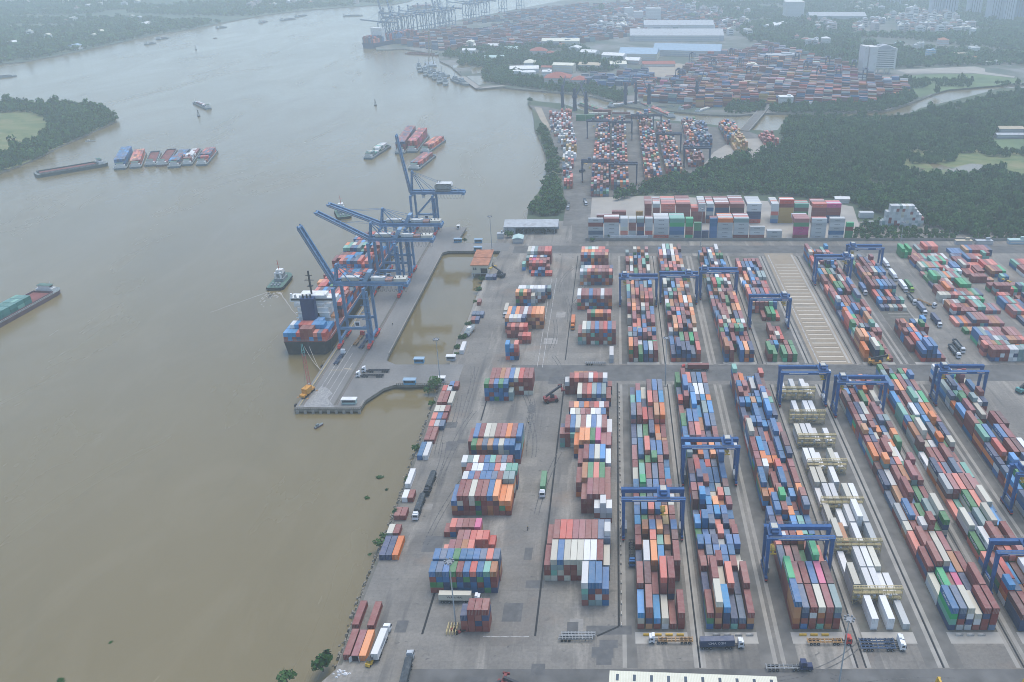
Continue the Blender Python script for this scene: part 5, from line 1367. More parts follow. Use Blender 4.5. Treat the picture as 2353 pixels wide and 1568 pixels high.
# reefer racks
defmat('rack_yellow', (.47,.38,.19), .6, .15, .6, dirt=(.30,.25,.16), dscale=.4)
base_r = None
for i, y in enumerate(RACKY):
    if base_r is None:
        r = base_r = empty('reefer_rack', (ROWX[4]-.4, y, 0)); mb = MB(); Wd, D_, Hh = 18.2, 1.5, 7.6
        for x in np.linspace(0, Wd, 7):
            for yy in (0, D_): mb.bar((x, yy, 0), (x, yy, Hh), .16)
        mb.build('post', ['rack_yellow'], r) if False else mb.build('upright_frame', ['rack_yellow'], r)
        for z in (2.55, 5.1):
            f = MB(); f.box(0, 0, z, Wd, D_, z+.10); f.bar((0, 0, z+1.0), (Wd, 0, z+1.0), .09); f.bar((0, D_, z+1.0), (Wd, D_, z+1.0), .09); f.bar((0, 0, z+.55), (Wd, 0, z+.55), .07)
            f.build('walkway', ['rack_yellow'], r)
        f = MB(); f.box(-.15, -.12, Hh-.55, Wd+.15, -.04, Hh-.1); f.box(0, 0, Hh, Wd, .35, Hh+.1); f.box(0, D_-.35, Hh, Wd, D_, Hh+.1)
        for x in np.linspace(0, Wd, 19): f.box(x-.06, 0, Hh-.02, x+.06, D_, Hh+.06)
        f.build('top_frame', ['rack_yellow'], r)
        br = MB()
        for k in range(6):
            x = Wd*k/6; br.bar((x, -.02, .1), (x+Wd/6, -.02, 2.5), .1); br.bar((x+Wd/6, -.02, 2.6), (x, -.02, 5.1), .1)
        br.build('brace', ['rack_yellow'], r)
        for k in range(3): MB().box(1.5+k*6, .3, 2.7, 2.6+k*6, .8, 3.9).build('socket_box', ['sign_white'], r)
    else: r = copy_tree(base_r); r.location = (ROWX[4]-.4, y, 0)
    tag(r, f'yellow steel plug-in rack between white reefers, {ORD[i+1]} from the front road', 'rack', 'yellow racks in the reefer row')
# spare spreader frames, heaps and rubbish
p = G(1038, 1448)
for k in range(4):
    r = empty('spreader_frame', (p[0]-1.5+k*1.1, p[1], 0)); tag(r, f'pale yellow lifting frame leaning by the lamp mast, {ORD[k+1]} from the river', 'lifting frame', 'frames by the lamp mast')
    mb = MB(); mb.bar((0,-2.5,.2),(0.2,2.5,.2),.25); mb.bar((0,-2.5,1.4),(.2,2.5,1.4),.25); mb.bar((0,-2.5,.1),(0,-2.5,1.5),.25); mb.bar((.2,2.5,.1),(.2,2.5,1.5),.25); mb.build('frame', ['rack_yellow'], r)
p = G(1052, 1452)
random.seed(2)
for k in range(6):
    o = MB().cyl((0,0,0),(0,0,.5),.75,n=12).build('scrap_tyre', ['rubber' if k % 3 else 'machine_red'], None, (p[0]-2+k*.85, p[1]+random.uniform(-1,1), random.choice([0,.52]) if k % 2 else 0)); tag(o, 'worn tyre lying in the heap at the lamp mast foot', 'tyre', 'tyres at the lamp mast foot')
defmat('rubbish', (.62,.62,.62), .7, .25, 1)
p = G(790, 1545); mb = MB()
for k in range(22):
    x, y = random.gauss(0, 1.1), random.gauss(0, .6); s = random.uniform(.2, .6); mb.frust((x-s, y-s*.7, x+s, y+s*.7, 0), (x-s*.5, y-s*.4, x+s*.4, y+s*.3, s*.8))
tag(mb.build('sheet_heap', ['rubbish'], None, (p[0], p[1], 0)), 'crumpled white plastic sheet heap at the bank corner', 'rubbish heap')
# people
defmat('cloth_dark', (.03,.035,.05), .8); defmat('skin', (.35,.2,.14), .6); defmat('helmet', (.6,.45,.05), .4)
def person(u, v, z, label, ride=False):
    p = G(u, v, z); o_ = (p[0], p[1], z)
    me = bpy.data.meshes.new('person')
    hip = .95
    vs_ = [(0,0,hip),(0,0,1.2),(0,0,1.42),(0,.02,1.62),(.1,0,hip-.05),(.11,.08,.5),(.11,.02,.06),(-.1,0,hip-.05),(-.11,-.08,.5),(-.11,-.12,.06),(.2,0,1.38),(.25,-.06,1.1),(.24,.06,.85),(-.2,0,1.38),(-.25,.06,1.1),(-.24,.12,.85)]
    if ride: vs_ = [(x, y, z_+.1) for x, y, z_ in vs_]
    ed = [(0,1),(1,2),(2,3),(0,4),(4,5),(5,6),(0,7),(7,8),(8,9),(2,10),(10,11),(11,12),(2,13),(13,14),(14,15)]
    me.from_pydata(vs_, ed, []); o = bpy.data.objects.new('person', me); col.objects.link(o); me.materials.append(M('cloth_dark'))
    sk = o.modifiers.new('skin', 'SKIN'); ss = o.modifiers.new('sub', 'SUBSURF'); ss.levels = ss.render_levels = 1
    rad = [.15,.16,.13,.11,.1,.08,.06,.1,.08,.06,.07,.055,.045,.07,.055,.045]
    for i, q_ in enumerate(me.skin_vertices[0].data): q_.radius = (rad[i], rad[i]); q_.use_root = (i == 0)
    o.location = o_; tag(o, label, 'person', None)
    h = MB().frust((-.13,-.15,.13,.15,1.68), (-.08,-.09,.08,.09,1.80)).build('helmet', ['helmet'], o)
    return o
person(902.5, 748, .06, 'person standing alone on the pier in dark work clothes')
person(1214, 976, 0, 'person in dark clothes walking past the striped top stack')
o = person(1213, 1217, .25, 'person in dark clothes riding a motorbike in the wide lane')
p = G(1213, 1217); r = empty('motorbike', (p[0], p[1]-.1, 0)); tag(r, 'small dark motorbike ridden along the wide lane', 'motorbike')
MB().frust((-.15,-.6,.15,.5,.45),(-.12,-.6,.12,.4,.85)).build('body', ['dark_steel'], r)
for y in (-.65, .65): MB().cyl((-.06,y,.32),(.06,y,.32),.32,n=12).build('wheel', ['rubber'], r)
MB().bar((-.35,.45,1.05),(.35,.45,1.05),.05).build('handlebar', ['steel_grey'], r)
# container doors standing open by the bank, white boat ashore, office trailer
p = z2(200, 1225); x, y = Bs(*p)
c = dict(x=x, y=y, z=0, L=W40, k='M', axis='y', h=2.6, label='dusty red container with its doors swung wide open by the bank', block='bankopen', idx=(2,1,0), rz=0, w=2.44, keep=True, text=None, ind=True, score=1, front=True, nodoor=True, opened=True); LORRYC.append(c)
p = G(1075, 768); r = empty('launch_boat', (p[0], p[1]-4, .9), R_(-12)); tag(r, 'white launch propped ashore between the river bank containers', 'boat')
mb = MB(); hull(mb, 13, 3.8, 0, 1.9, 5, 0, .5, .3, 1); mb.build('hull', ['ship_white', 'deck_grey'], r)
MB().frust((-1.3,3,1.3,7.5,1.9),(-1.1,3.4,1.1,6.6,3.6)).build('cabin', ['ship_white'], r)
for y in (2.5, 8): MB().box(-1.6, y, -.9, 1.6, y+.4, .2).build('cradle', ['chassis_tan'], r)
# ------------------------------------------------------------------ buildings, masts, fences
def zfor(y, v):
    dy = (v-CYP)/FOC; return CAM_H-y*(SP+dy*CP)/(CP-dy*SP)
defmat('wall_white', (.62,.61,.58), .85, .08, .2, dirt=(.42,.39,.34), dscale=.2); defmat('wall_cream', (.58,.54,.42), .85, .08, .2, dirt=(.4,.36,.28), dscale=.2)
defmat('wall_grey', (.40,.41,.42), .85, .08, .2); defmat('wall_pink', (.52,.42,.38), .85, .08, .2); defmat('wall_blue', (.28,.42,.50), .8, .08, .2)
defmat('roof_red', (.33,.10,.07), .8, .2, .4, dirt=(.20,.09,.07), dscale=.4); defmat('roof_grey', (.36,.38,.39), .6, .12, .3, dirt=(.25,.25,.25), dscale=.2)
defmat('roof_cream', (.62,.60,.48), .6, .1, .3, dirt=(.5,.46,.34), dscale=.2); defmat('roof_white', (.66,.66,.63), .6, .1, .3, dirt=(.5,.48,.43), dscale=.2)
defmat('roof_blue', (.26,.37,.46), .55, .1, .2); defmat('roof_tan', (.45,.38,.27), .7, .12, .3); defmat('roof_green', (.38,.50,.46), .6, .1, .3)
defmat('window_dark', (.06,.075,.09), .25, .15, .5, spec=.5); defmat('roof_rust', (.36,.15,.08), .75, .25, .3, dirt=(.24,.12,.08), dscale=.2)
defmat('kiosk_blue', (.10,.30,.46), .6, .1, .5); defmat('pole_grey', (.33,.36,.37), .5, .08, .5); defmat('tower_pale', (.42,.45,.50), .7, .08, .1); defmat('tower_slate', (.09,.16,.24), .5, .1, .1)

m, n, l, b = newmat('window_ribbon'); _M['window_ribbon'] = m
tc = n.new('ShaderNodeTexCoord'); bk = n.new('ShaderNodeTexBrick'); bk.offset = 0; bk.inputs['Scale'].default_value = 1; bk.inputs['Brick Width'].default_value = 3.2; bk.inputs['Row Height'].default_value = 90
bk.inputs['Mortar Size'].default_value = .55; bk.inputs['Color1'].default_value = (.05,.065,.08,1); bk.inputs['Color2'].default_value = (.09,.105,.12,1); bk.inputs['Mortar'].default_value = (.52,.51,.47,1)
sx_ = n.new('ShaderNodeSeparateXYZ'); cb_ = n.new('ShaderNodeCombineXYZ'); ad_ = n.new('ShaderNodeMath'); l.new(tc.outputs['Object'], sx_.inputs[0]); l.new(sx_.outputs[0], ad_.inputs[0]); l.new(sx_.outputs[1], ad_.inputs[1]); l.new(ad_.outputs[0], cb_.inputs[0]); l.new(cb_.outputs[0], bk.inputs['Vector'])
l.new(bk.outputs['Color'], b.inputs['Base Color']); b.inputs['Roughness'].default_value = .35
def house(loc, w, d, h, wall, roof, kind, rot, label, cat='building', group=None, storeys=None, parts=True, rh=None):
    r = empty('building', loc, R_(rot)); tag(r, label, cat, group)
    x0, x1, y0, y1 = -w/2, w/2, 0, d
    wl = MB().box(x0, y0, -.6, x1, y1, h).build('wall', [wall], r)
    rf = MB()
    if kind == 'gable': rf.gable(x0, y0, x1, y1, h, rh or min(w, d)*.16, 0, 'x' if w >= d else 'y', .5)
    elif kind == 'hip': rf.hip(x0, y0, x1, y1, h, rh or min(w, d)*.22, 0, .6)
    else:
        rf.box(x0-.2, y0-.2, h, x1+.2, y1+.2, h+.35); rf.box(x0+w*.6, y0+d*.3, h+.35, x0+w*.85, y0+d*.7, h+2.6)
    rf.build('roof', [roof], r)
    ns = storeys or max(1, int(h//3.6))
    for s in range(ns):
        z0 = h*(s+.30)/ns; z1 = h*(s+.72)/ns
        MB().box(x0+w*.05, y0-.06, z0, x1-w*.05, y0-.01, z1).build('window_band', ['window_ribbon'], r)
        if (loc[0] > 0): MB().box(x0-.06, y0+d*.08, z0, x0-.01, y1-d*.08, z1).build('window_band', ['window_ribbon'], r)
    return r
def bpx(u0, u1, v, d, h, wall, roof, kind, label, rot=0, **k):
    a, b = G(u0, v), G(u1, v); return house(((a[0]+b[0])/2, a[1], 0), abs(b[0]-a[0]), d, h, wall, roof, kind, rot, label, **k)
for a in [
 (1245,1331,105,30,9,'wall_cream','roof_cream','gable','long cream roofed hall among trees beyond the creek, farthest of the row'),
 (1304,1331,122,26,9,'wall_white','roof_white','gable','short white roofed hall left of two long white barracks',-14),
 (1331,1369,134,24,11,'wall_white','roof_white','gable','long white barrack with windows, left of its pair',-20),
 (1381,1433,143,24,12,'wall_white','roof_white','gable','long white barrack with windows, right of its pair',-18),
 (1434,1468,148,26,7,'wall_pink','roof_white','gable','low white roofed building before the big blue grey warehouse',-14),
 (1327,1379,162,22,9,'wall_grey','roof_tan','gable','tan roofed long building behind the dark blue stacks',-16),
 (1402,1440,157,26,7,'wall_white','roof_cream','gable','cream gabled building by the tan parking ground',4),
 (1269,1318,168,20,13,'wall_cream','roof_cream','gable','cream two storey building with a row of windows above the red roofs',-12),
 (1204,1229,155,26,8,'wall_white','roof_cream','hip','cream hip roofed pavilion above the white long shed',0),
 (1172,1238,168,24,7,'wall_white','roof_white','gable','long white shed by the river bend with round tanks beside it',5),
 (1245,1267,178,22,9,'wall_white','roof_white','flat','square white building beside the round tank',0),
 (1243,1268,166,14,8,'wall_pink','roof_red','gable','narrow red roofed house beside the cream two storey building',-8),
 (1250,1310,196,34,11,'wall_pink','roof_red','hip','largest red hipped roof on the creek bank',-4),
 (1312,1346,196,26,8,'wall_pink','roof_red','hip','smaller red hipped roof attached to the large red one',-8),
 (1218,1256,132,26,12,'wall_pink','roof_red','hip','red roofed villa half hidden by trees'),
 (1256,1274,132,18,8,'wall_pink','roof_red','hip','low red roofed annex beside the tree hidden villa'),
 (1160,1190,120,24,6,'wall_white','roof_green','gable','pale green roofed shed among trees behind the naval jetty',3),
 (1072,1088,112,24,13,'wall_cream','roof_cream','gable','small cream house with one dark window by the upriver terminal'),
 (1086,1150,112,20,6,'wall_grey','roof_white','gable','long low white roof before the upriver container stacks'),
 (1062,1092,122,18,5,'wall_white','roof_white','gable','thin white roof under the trees near the naval ships'),
 (1114,1158,140,20,6,'wall_white','roof_green','gable','pale greenish roof among dense trees above the ponds',4),
 (1448,1663,95,70,12,'wall_grey','roof_grey','gable','huge grey warehouse with streaked roof, nearer of the far pair'),
 (1480,1640,74,55,16,'wall_white','roof_grey','gable','large grey warehouse behind the huge streaked one'),
 (1421,1509,139,52,12,'wall_cream','roof_blue','gable','blue grey roofed warehouse beside the white barracks',-9),
 (1500,1655,130,60,11,'wall_grey','roof_blue','gable','longest blue grey roofed warehouse beyond the red stacks',-9),
 (1477,1552,154,24,5,'wall_pink','roof_red','gable','low long red roof at the edge of the tan ground',4),
 (1435,1455,50,22,34,'wall_white','roof_white','flat','tall white office block, left of three beyond the warehouses'),
 (1456,1478,51,22,26,'wall_white','roof_white','flat','lower white office block between two taller ones'),
 (1484,1518,51,26,34,'wall_white','roof_white','flat','wide white office block with a dark stair tower'),
 (1803,1846,46,40,46,'wall_white','roof_white','hip','big white stepped hotel rising from the wooded ridge'),
 (1749,1837,141,28,11,'wall_grey','roof_grey','flat','long grey office with rows of windows above the red stacks',10),
 (1818,1882,149,34,5,'wall_grey','roof_green','flat','flat pale green canopy roof beside the grey office',-8),
 (1706,1741,162,28,9,'wall_cream','roof_cream','flat','cream walled block among the terminal stacks'),
 (1790,1822,243,14,12,'wall_white','roof_white','flat','white gate building with one dark opening at the bridge head'),
 (1746,1770,70,70,9,'wall_white','roof_white','gable','long white shed on the wooded slope, left one',-28),
 (1772,1792,64,60,7,'wall_white','roof_white','gable','thin white shed on the wooded slope, right one',-28),
 (1860,1990,50,50,14,'wall_grey','roof_grey','gable','long grey factory roof behind the white houses'),
 (1888,1907,109,14,18,'wall_white','roof_white','hip','narrow white house with a peaked roof alone in the wood'),
 (2057,2075,113,14,12,'wall_white','roof_green','flat','white house right behind the lone office tower'),
 (2100,2106,120,12,14,'wall_white','roof_white','flat','left of three thin white houses in a row in the wood'),
 (2108,2114,119,12,16,'wall_white','roof_white','flat','middle of three thin white houses in a row in the wood'),
 (2116,2122,119,12,17,'wall_white','roof_white','flat','right of three thin white houses in a row in the wood'),
 (2131,2149,133,16,14,'wall_blue','roof_blue','flat','pale blue house alone in the wood'),
 (2158,2180,103,18,10,'wall_pink','roof_rust','hip','rust roofed house alone in the wood'),
 (2230,2240,90,14,22,'wall_white','roof_white','hip','white pointed house at the wood edge'),
 (2230,2250,127,18,14,'wall_white','roof_white','flat','white house above the tan sheds'),
 (2186,2222,131,16,5,'wall_cream','roof_tan','gable','tan shed roof in the wood, left one',-12),
 (2215,2243,139,14,5,'wall_cream','roof_rust','gable','tan and rust shed roof in the wood, right one',-12),
 (2264,2300,148,14,4,'wall_white','roof_white','flat','low white buildings beside the sand field'),
 (2296,2352,306,14,5,'wall_grey','roof_tan','gable','pale long shed in the clearing at the right edge'),
 (2290,2353,318,10,4,'wall_grey','roof_grey','gable','low white roof before the clearing shed'),
 (318,340,64,30,9,'wall_white','roof_white','gable','white factory roof on the far left shore'),
 (158,176,115,24,8,'wall_white','roof_blue','gable','pale blue shed at the far left waterside'),
 (11,36,107,24,7,'wall_white','roof_white','gable','white roof in the trees of the far left shore, nearest the frame edge'),
 (68,86,83,22,6,'wall_white','roof_white','gable','white roof in the middle of the far left shore'),
 (214,234,79,22,6,'wall_white','roof_cream','gable','cream roof beside the bright field of the far left shore')]:
    bpx(a[0], a[1], a[2], a[3], a[4], a[5], a[6], a[7], a[8], rot=(a[9] if len(a) > 9 else 0))
# round tanks
for u, v, rr, lab in [(1213,181,13,'white round storage tank, the larger, near the river bend'), (1188,178,8,'small white round tank beside the long shed')]:
    p = G(u, v); r = empty('storage_tank', (p[0], p[1]+rr, 0)); tag(r, lab, 'tank', 'round tanks')
    MB().cyl((0,0,-.5),(0,0,10),rr,n=28).build('shell', ['wall_white'], r); MB().cyl((0,0,10),(0,0,11.6),rr,rr*.15,n=28).build('roof', ['roof_white'], r)
# clusters of town houses
random.seed(17)
PROTO = {}
def town(poly, n, label, group, hr=(7, 16), wr=(6, 13), walls=('wall_white','wall_white','wall_cream','wall_pink','wall_grey'), roofs=('roof_white','roof_grey','roof_red','roof_cream')):
    P = [G(u, v)[:2] for u, v in poly]; xs = [q[0] for q in P]; ys = [q[1] for q in P]; placed = 0; tries = 0
    while placed < n and tries < n*30:
        tries += 1; x, y = random.uniform(min(xs), max(xs)), random.uniform(min(ys), max(ys))
        if not inpoly(x, y, P): continue
        kk = (random.randrange(10),)
        if kk not in PROTO:
            w_, d_, h_ = random.uniform(*wr)*1.2, random.uniform(10, 20), random.uniform(*hr)
            mb = MB(); mb.box(-w_/2, 0, -.5, w_/2, d_, h_, 0)
            if kk[0] % 3 == 0: mb.gable(-w_/2, 0, w_/2, d_, h_, 2.2, 1, 'y')
            else: mb.box(-w_/2-.2, -.2, h_, w_/2+.2, d_+.2, h_+.4, 1); mb.box(-w_*.2, d_*.5, h_+.4, w_*.25, d_*.8, h_+3, 0)
            for s in range(int(h_//3.5)):
                mb.box(-w_*.38, -.08, s*3.5+1.1, w_*.38, -.02, s*3.5+2.6, 2)
            PROTO[kk] = mb.mesh('town_house', [random.choice(walls), random.choice(roofs), 'window_dark'])
        o = bpy.data.objects.new('town_house', PROTO[kk]); col.objects.link(o)
        o.location = (x, y, 0); o.rotation_euler.z = R_(random.choice([-20,-15,-10,0,10])); s = random.uniform(.8, 1.3); o.scale = (s, s, random.uniform(.8, 1.3))
        tag(o, label, 'house', group); placed += 1
town([(2038,40),(2110,22),(2240,55),(2240,78),(2090,82),(2040,60)], 105, 'hazy white town house in the packed quarter below the tower blocks', 'packed town houses at top right')
town([(1957,60),(2030,52),(2040,78),(1962,80)], 26, 'hazy white town house beside the long grey factory', 'town houses by the grey factory')
town([(1850,56),(1925,62),(1930,80),(1870,76)], 18, 'hazy white town house on the slope below the factory', 'town houses below the factory')
town([(1642,62),(1720,48),(1733,94),(1660,92)], 16, 'white block in the cluster beside the big warehouses', 'white blocks by the warehouses', hr=(10, 20))
town([(1360,50),(1475,52),(1470,76),(1365,74)], 38, 'hazy cream house in the cluster left of the warehouses', 'cream houses left of the warehouses')
town([(1560,8),(1720,4),(1730,40),(1600,52)], 34, 'faint pale house in the suburb above the warehouses', 'faint suburb houses')
town([(1816,92),(1825,88),(1892,112),(1884,118)], 9, 'white terrace house in the stepped row on the wooded slope', 'white terrace in the wood')
town([(1960,10),(2080,6),(2090,24),(1970,30)], 16, 'faint pale house at the top of the view', 'faint houses at the top')
town([(0,4),(330,1),(330,20),(0,36)], 16, 'faint pale roof in the far left countryside', 'faint roofs of the far left shore', hr=(5, 9))
town([(500,8),(840,-2),(830,10),(600,28)], 12, 'faint white roof behind the far river bank', 'faint roofs behind the far bank', hr=(5, 9))
town([(40,60),(330,40),(300,85),(60,120)], 7, 'small pale roof scattered in the far left fields', 'roofs in the far left fields', hr=(5, 8))
# residential towers fading in the haze
for i, (u0, u1, v, d, h, m, lab) in enumerate([(2139,2163,37,30,150,'tower_pale','hazy pale residential tower, leftmost of the tall group'), (2167,2198,37,34,150,'tower_pale','hazy pale residential tower beside the leftmost one'),
    (2226,2253,35,30,150,'tower_pale','hazy slim residential tower in the middle of the group'), (2272,2300,50,34,140,'tower_pale','hazy wide residential tower, left half of the near pair'), (2302,2328,51,34,140,'tower_pale','hazy wide residential tower, right half of the near pair'),
    (2331,2362,48,40,150,'tower_slate','hazy dark blue tower at the right frame edge'), (2022,2056,13,34,70,'tower_pale','faint apartment block at the top, left one'), (2060,2089,13,34,70,'tower_pale','faint apartment block at the top, right one')]):
    a, b = G(u0, v), G(u1, v); w_ = b[0]-a[0]; r = empty('residential_tower', ((a[0]+b[0])/2, a[1], 0)); tag(r, lab, 'tower block', 'residential towers in the haze')
    wl = MB(); wl.box(-w_/2, 0, -.5, w_/2, d, h); 
    for k in range(5): x = -w_/2+w_*(k+.1)/5; wl.box(x, -1.2, -.5, x+w_*.11, 0, h-3)
    wl.build('wall', [m], r); MB().box(-w_/2+3, 4, h, w_/2-3, d-4, h+4).build('roof', ['wall_white'], r)
    for k in range(4):
        x = -w_/2+w_*(k+.34)/5; MB().box(x, -.08, 4, x+w_*.12, -.02, h-4).build('window_column', ['window_dark'], r)
# the lone office tower by the creek
a, b = G(1981, 172), G(2046, 165); y0 = a[1]; Ht = zfor(y0, 107)
w_ = b[0]-a[0]; r = empty('office_tower', (a[0], y0, 0), R_(8)); tag(r, 'lone white office tower with banded windows and curved roof beyond the creek', 'office tower')
wl = MB(); wl.box(0, 0, 0, w_*.12, 24, Ht); wl.box(w_*.14, -2.5, 0, w_*.38, 26, Ht-1); wl.box(w_*.40, 2, 10, w_*.95, 24, Ht-6); wl.box(w_*.94, .5, 8, w_, 25, Ht-4); wl = wl.build('wall', ['wall_white'], r)
n_ = 9
for k in range(n_):
    z = 10+(Ht-18)*k/n_; MB().box(w_*.385, .2, z, w_*.94, 1.98, z+1.9).build('balcony_band', ['wall_white'], wl); MB().box(w_*.39, 1.0, z+1.9, w_*.94, 1.98, z+(Ht-18)/n_).build('window_band', ['window_dark'], r)
rf = MB(); m_ = 8
for k in range(m_):
    x0_, x1_ = w_*(.38+.56*k/m_), w_*(.38+.56*(k+1)/m_); z0_ = Ht-6+7*math.sin(math.pi*(k+.5)/m_*.9+.15)
    rf.box(x0_, 1.5, Ht-6, x1_, 24.5, z0_)
rf.build('roof', ['wall_grey'], r)
for x in (.5, .7, .85): MB().box(w_*x, 4, 0, w_*x+1.5, 6, 10).build('column', ['wall_white'], r)
# warehouse roof cut by the bottom edge
a, b = G(1401, 1541, 8.0), G(1784, 1555, 8.0); dx_, dy_ = b[0]-a[0], b[1]-a[1]; L_ = math.hypot(dx_, dy_); an = math.degrees(math.atan2(dy_, dx_))
r = empty('warehouse', (a[0], a[1], 0), R_(an)); tag(r, 'cream corrugated warehouse roof with grey skylights, cut by the bottom edge', 'warehouse')
MB().box(.6, -40, 0, L_-.6, -.6, 7.4).build('wall', ['wall_grey'], r)
m, n, l, bb = newmat('corrugated_cream'); _M['corr'] = m
g_ = n.new('ShaderNodeNewGeometry'); wv = n.new('ShaderNodeTexWave'); wv.wave_type = 'BANDS'; wv.bands_direction = 'X'; wv.inputs['Scale'].default_value = .62; wv.inputs['Distortion'].default_value = .3
l.new(g_.outputs['Position'], wv.inputs['Vector']); z_ = world_noise(n, l, .25, 5, .6)
c = mixc(n, l, wv.outputs['Fac'], (.58,.56,.42), (.66,.64,.52)); c = mixc(n, l, maprange(n, l, z_.outputs[0], .5, .75, 0, .5), c, (.47,.44,.34)); l.new(c, bb.inputs['Base Color']); bb.inputs['Roughness'].default_value = .6
rf = MB(); rf.add([(0,0,8),(L_,0,8),(L_,-20,10.6),(0,-20,10.6),(L_,-40,8),(0,-40,8),(0,0,7.7),(L_,0,7.7)], [(0,3,2,1),(3,5,4,2),(0,1,7,6)]); rf = rf.build('roof', ['corr'], r)
k = 2.2
while k < L_-2: 
    sk = MB(); sk.add([(k,-1.6,8.26),(k+.95,-1.6,8.26),(k+.95,-4.6,8.65),(k,-4.6,8.65)], [(0,3,2,1)]); sk.build('skylight', ['window_dark'], rf); k += 5.6
# yellow frame legs at the bottom right corner
for u, lab in [(2148,'yellow steel frame leg poking in at the bottom edge'), (2346,'yellow steel frame leg at the bottom right corner')]:
    p = G(u, 1600); r = empty('yellow_frame', (p[0], p[1], 0)); tag(r, lab, 'steel frame', 'yellow frames at the bottom right'); mb = MB()
    mb.bar((-1.6, 0, 0), (-.2, 0, 8.6), .6); mb.bar((1.6, 0, 0), (.2, 0, 8.6), .6); mb.bar((-.2, 0, 8.6), (-.2, -14, 8.6), .7); mb.bar((-.9, 0, 4), (.9, 0, 4), .4); mb.build('frame', ['safety_yellow'], r)
# house standing in the pond, shed on the spit, kiosks
yh = GY(626, 0); p0, p1 = G(1085, 634, -1), G(1122, 634, -1)
r = empty('stilt_house', (p0[0], p0[1], 0)); tag(r, 'white stilt house with a rust red roof standing in the pond corner', 'house'); wd_ = p1[0]-p0[0]
wl = MB().box(0, 0, .8, wd_, 31, 7.2).build('wall', ['wall_cream'], r)
rf = MB(); rf.box(-.8, -.8, 7.2, wd_+.8, 15.4, 7.6); rf.box(-.8, 15.6, 7.5, wd_+.8, 31.8, 7.9); rf.build('roof', ['roof_rust'], r)
mb = MB()
for x in (1, wd_/2, wd_-1):
    for y in (1, 10, 20, 30): mb.bar((x, y, -3.5), (x, y, .8), .5)
mb.build('stilt', ['quaywall'], r); MB().box(-.3, -.5, .45, wd_+.3, 31.3, .8).build('floor_slab', ['concrete'], r)
mb = MB()
for x in (1.2, 2.6): mb.box(x, -.07, 3.4, x+.9, -.02, 5.4)
for k in range(7): mb.box(wd_+.02, 2+k*4, 3.2, wd_+.08, 3.8+k*4, 5.6)
mb.build('window', ['window_dark'], r); MB().box(wd_*.55, -.08, 1.0, wd_*.95, -.02, 4.8).build('door', ['darkgap'], r)
a, b = G(1158, 538), G(1284, 534); w_ = b[0]-a[0]; r = empty('open_shed', (a[0], a[1], 0), R_(1.5)); tag(r, 'long grey open fronted shed on the spit below the tree strip', 'shed')
rf = MB(); rf.add([(0,-1,6.2),(w_,-1,6.2),(w_,13,8.4),(0,13,8.4),(0,-1,5.8),(w_,-1,5.8),(w_,13,8.0),(0,13,8.0)], [(0,1,2,3),(4,7,6,5),(0,4,5,1),(1,5,6,2),(3,2,6,7),(0,3,7,4)]); rf.build('roof', ['roof_grey'], r)
MB().box(0, 12, 0, w_, 12.4, 8.0).build('wall', ['wall_grey'], r); MB().box(0, 0, 0, 9, 12, 6.0).build('wall', ['wall_grey'], r)
for k in range(7): MB().box(w_*(k+.5)/7-.2, -.5, 0, w_*(k+.5)/7+.2, -.1, 6.1).build('post', ['steel_grey'], r)
mb = MB(); random.seed(6)
for k in range(22): x, y = random.uniform(11, w_-3), random.uniform(0, 9); s = random.uniform(.6, 2); mb.box(x, y, 0, x+s, y+s, s*random.uniform(.6, 1.6))
tag(mb.build('workshop_scrap', ['dark_steel']), 'dark jumble of scrap and machinery under the open shed', 'scrap', kind='stuff').location = r.location
for u, v, w_, lab, m_ in [(1052,558,6,'blue kiosk on the far causeway edge, left of two','kiosk_blue'), (1099,559,6,'blue kiosk on the far causeway edge, right of two','kiosk_blue'), (1098,577,6,'pale blue kiosk above the stilt house','kiosk_blue'), (963,836,5.5,'blue kiosk on the near causeway, pond side','kiosk_blue'),
    (941,885,6.5,'blue kiosk on the near causeway, outer side','kiosk_blue'), (802,930,7.5,'grey open kiosk at the pier end','roof_green'), (1036,830,5,'grey booth at the bank end of the near causeway','wall_grey'), (1015,880,3.5,'small white booth by the bush at the causeway foot','wall_white'), (1053,527,2,'tiny white booth at the far pier corner','wall_white')]:
    p = G(u, v); r = empty('kiosk', (p[0]-w_/2, p[1], .06)); tag(r, lab, 'kiosk', 'kiosks along the pier and causeways'); mb = MB()
    mb.box(0, 2.4, 0, w_, 2.6, 2.8); mb.box(0, 0, 0, .2, 2.4, 2.8); mb.box(w_-.2, 0, 0, w_, 2.4, 2.8); mb.box(.2, .0, 0, w_-.2, .15, 1.1); mb.build('wall', [m_], r)
    MB().frust((-.4, -.5, w_+.4, 3.0, 2.8), (-.3, -.4, w_+.3, 2.9, 3.1)).build('roof', ['roof_blue' if m_ == 'kiosk_blue' else 'roof_white'], r); MB().box(w_*.15, -.06, 1.2, w_*.85, -.01, 2.4).build('window', ['window_dark'], r)
p = G(1190, 560); house((p[0], p[1], 0), 8, 9, 4, 'wall_grey', 'roof_green', 'gable', 0, 'small green gabled hut beside the upper end stack')
p = G(1150, 549); house((p[0], p[1], 0), 5, 4, 4, 'wall_grey', 'roof_grey', 'flat', 0, 'grey flat roofed hut at the spit corner')
p = G(1935, 467); house((p[0], p[1], 0), 13, 8, 4, 'wall_white', 'roof_white', 'gable', -4, 'small white roofed hut on the sand behind the long sided stacks')
p = G(2330, 562); house((p[0]+4, p[1], 0), 16, 5, 3.2, 'wall_blue', 'roof_green', 'flat', 0, 'pale turquoise site office at the right end of the boundary wall')
for u, lab in [(2262,'grey site office along the boundary wall, left of the turquoise one'), (2215,'brown site office along the boundary wall')]:
    p = G(u, 563); house((p[0], p[1], 0), 13, 4, 3, 'wall_grey', 'roof_tan' if u < 2230 else 'roof_grey', 'flat', 0, lab)
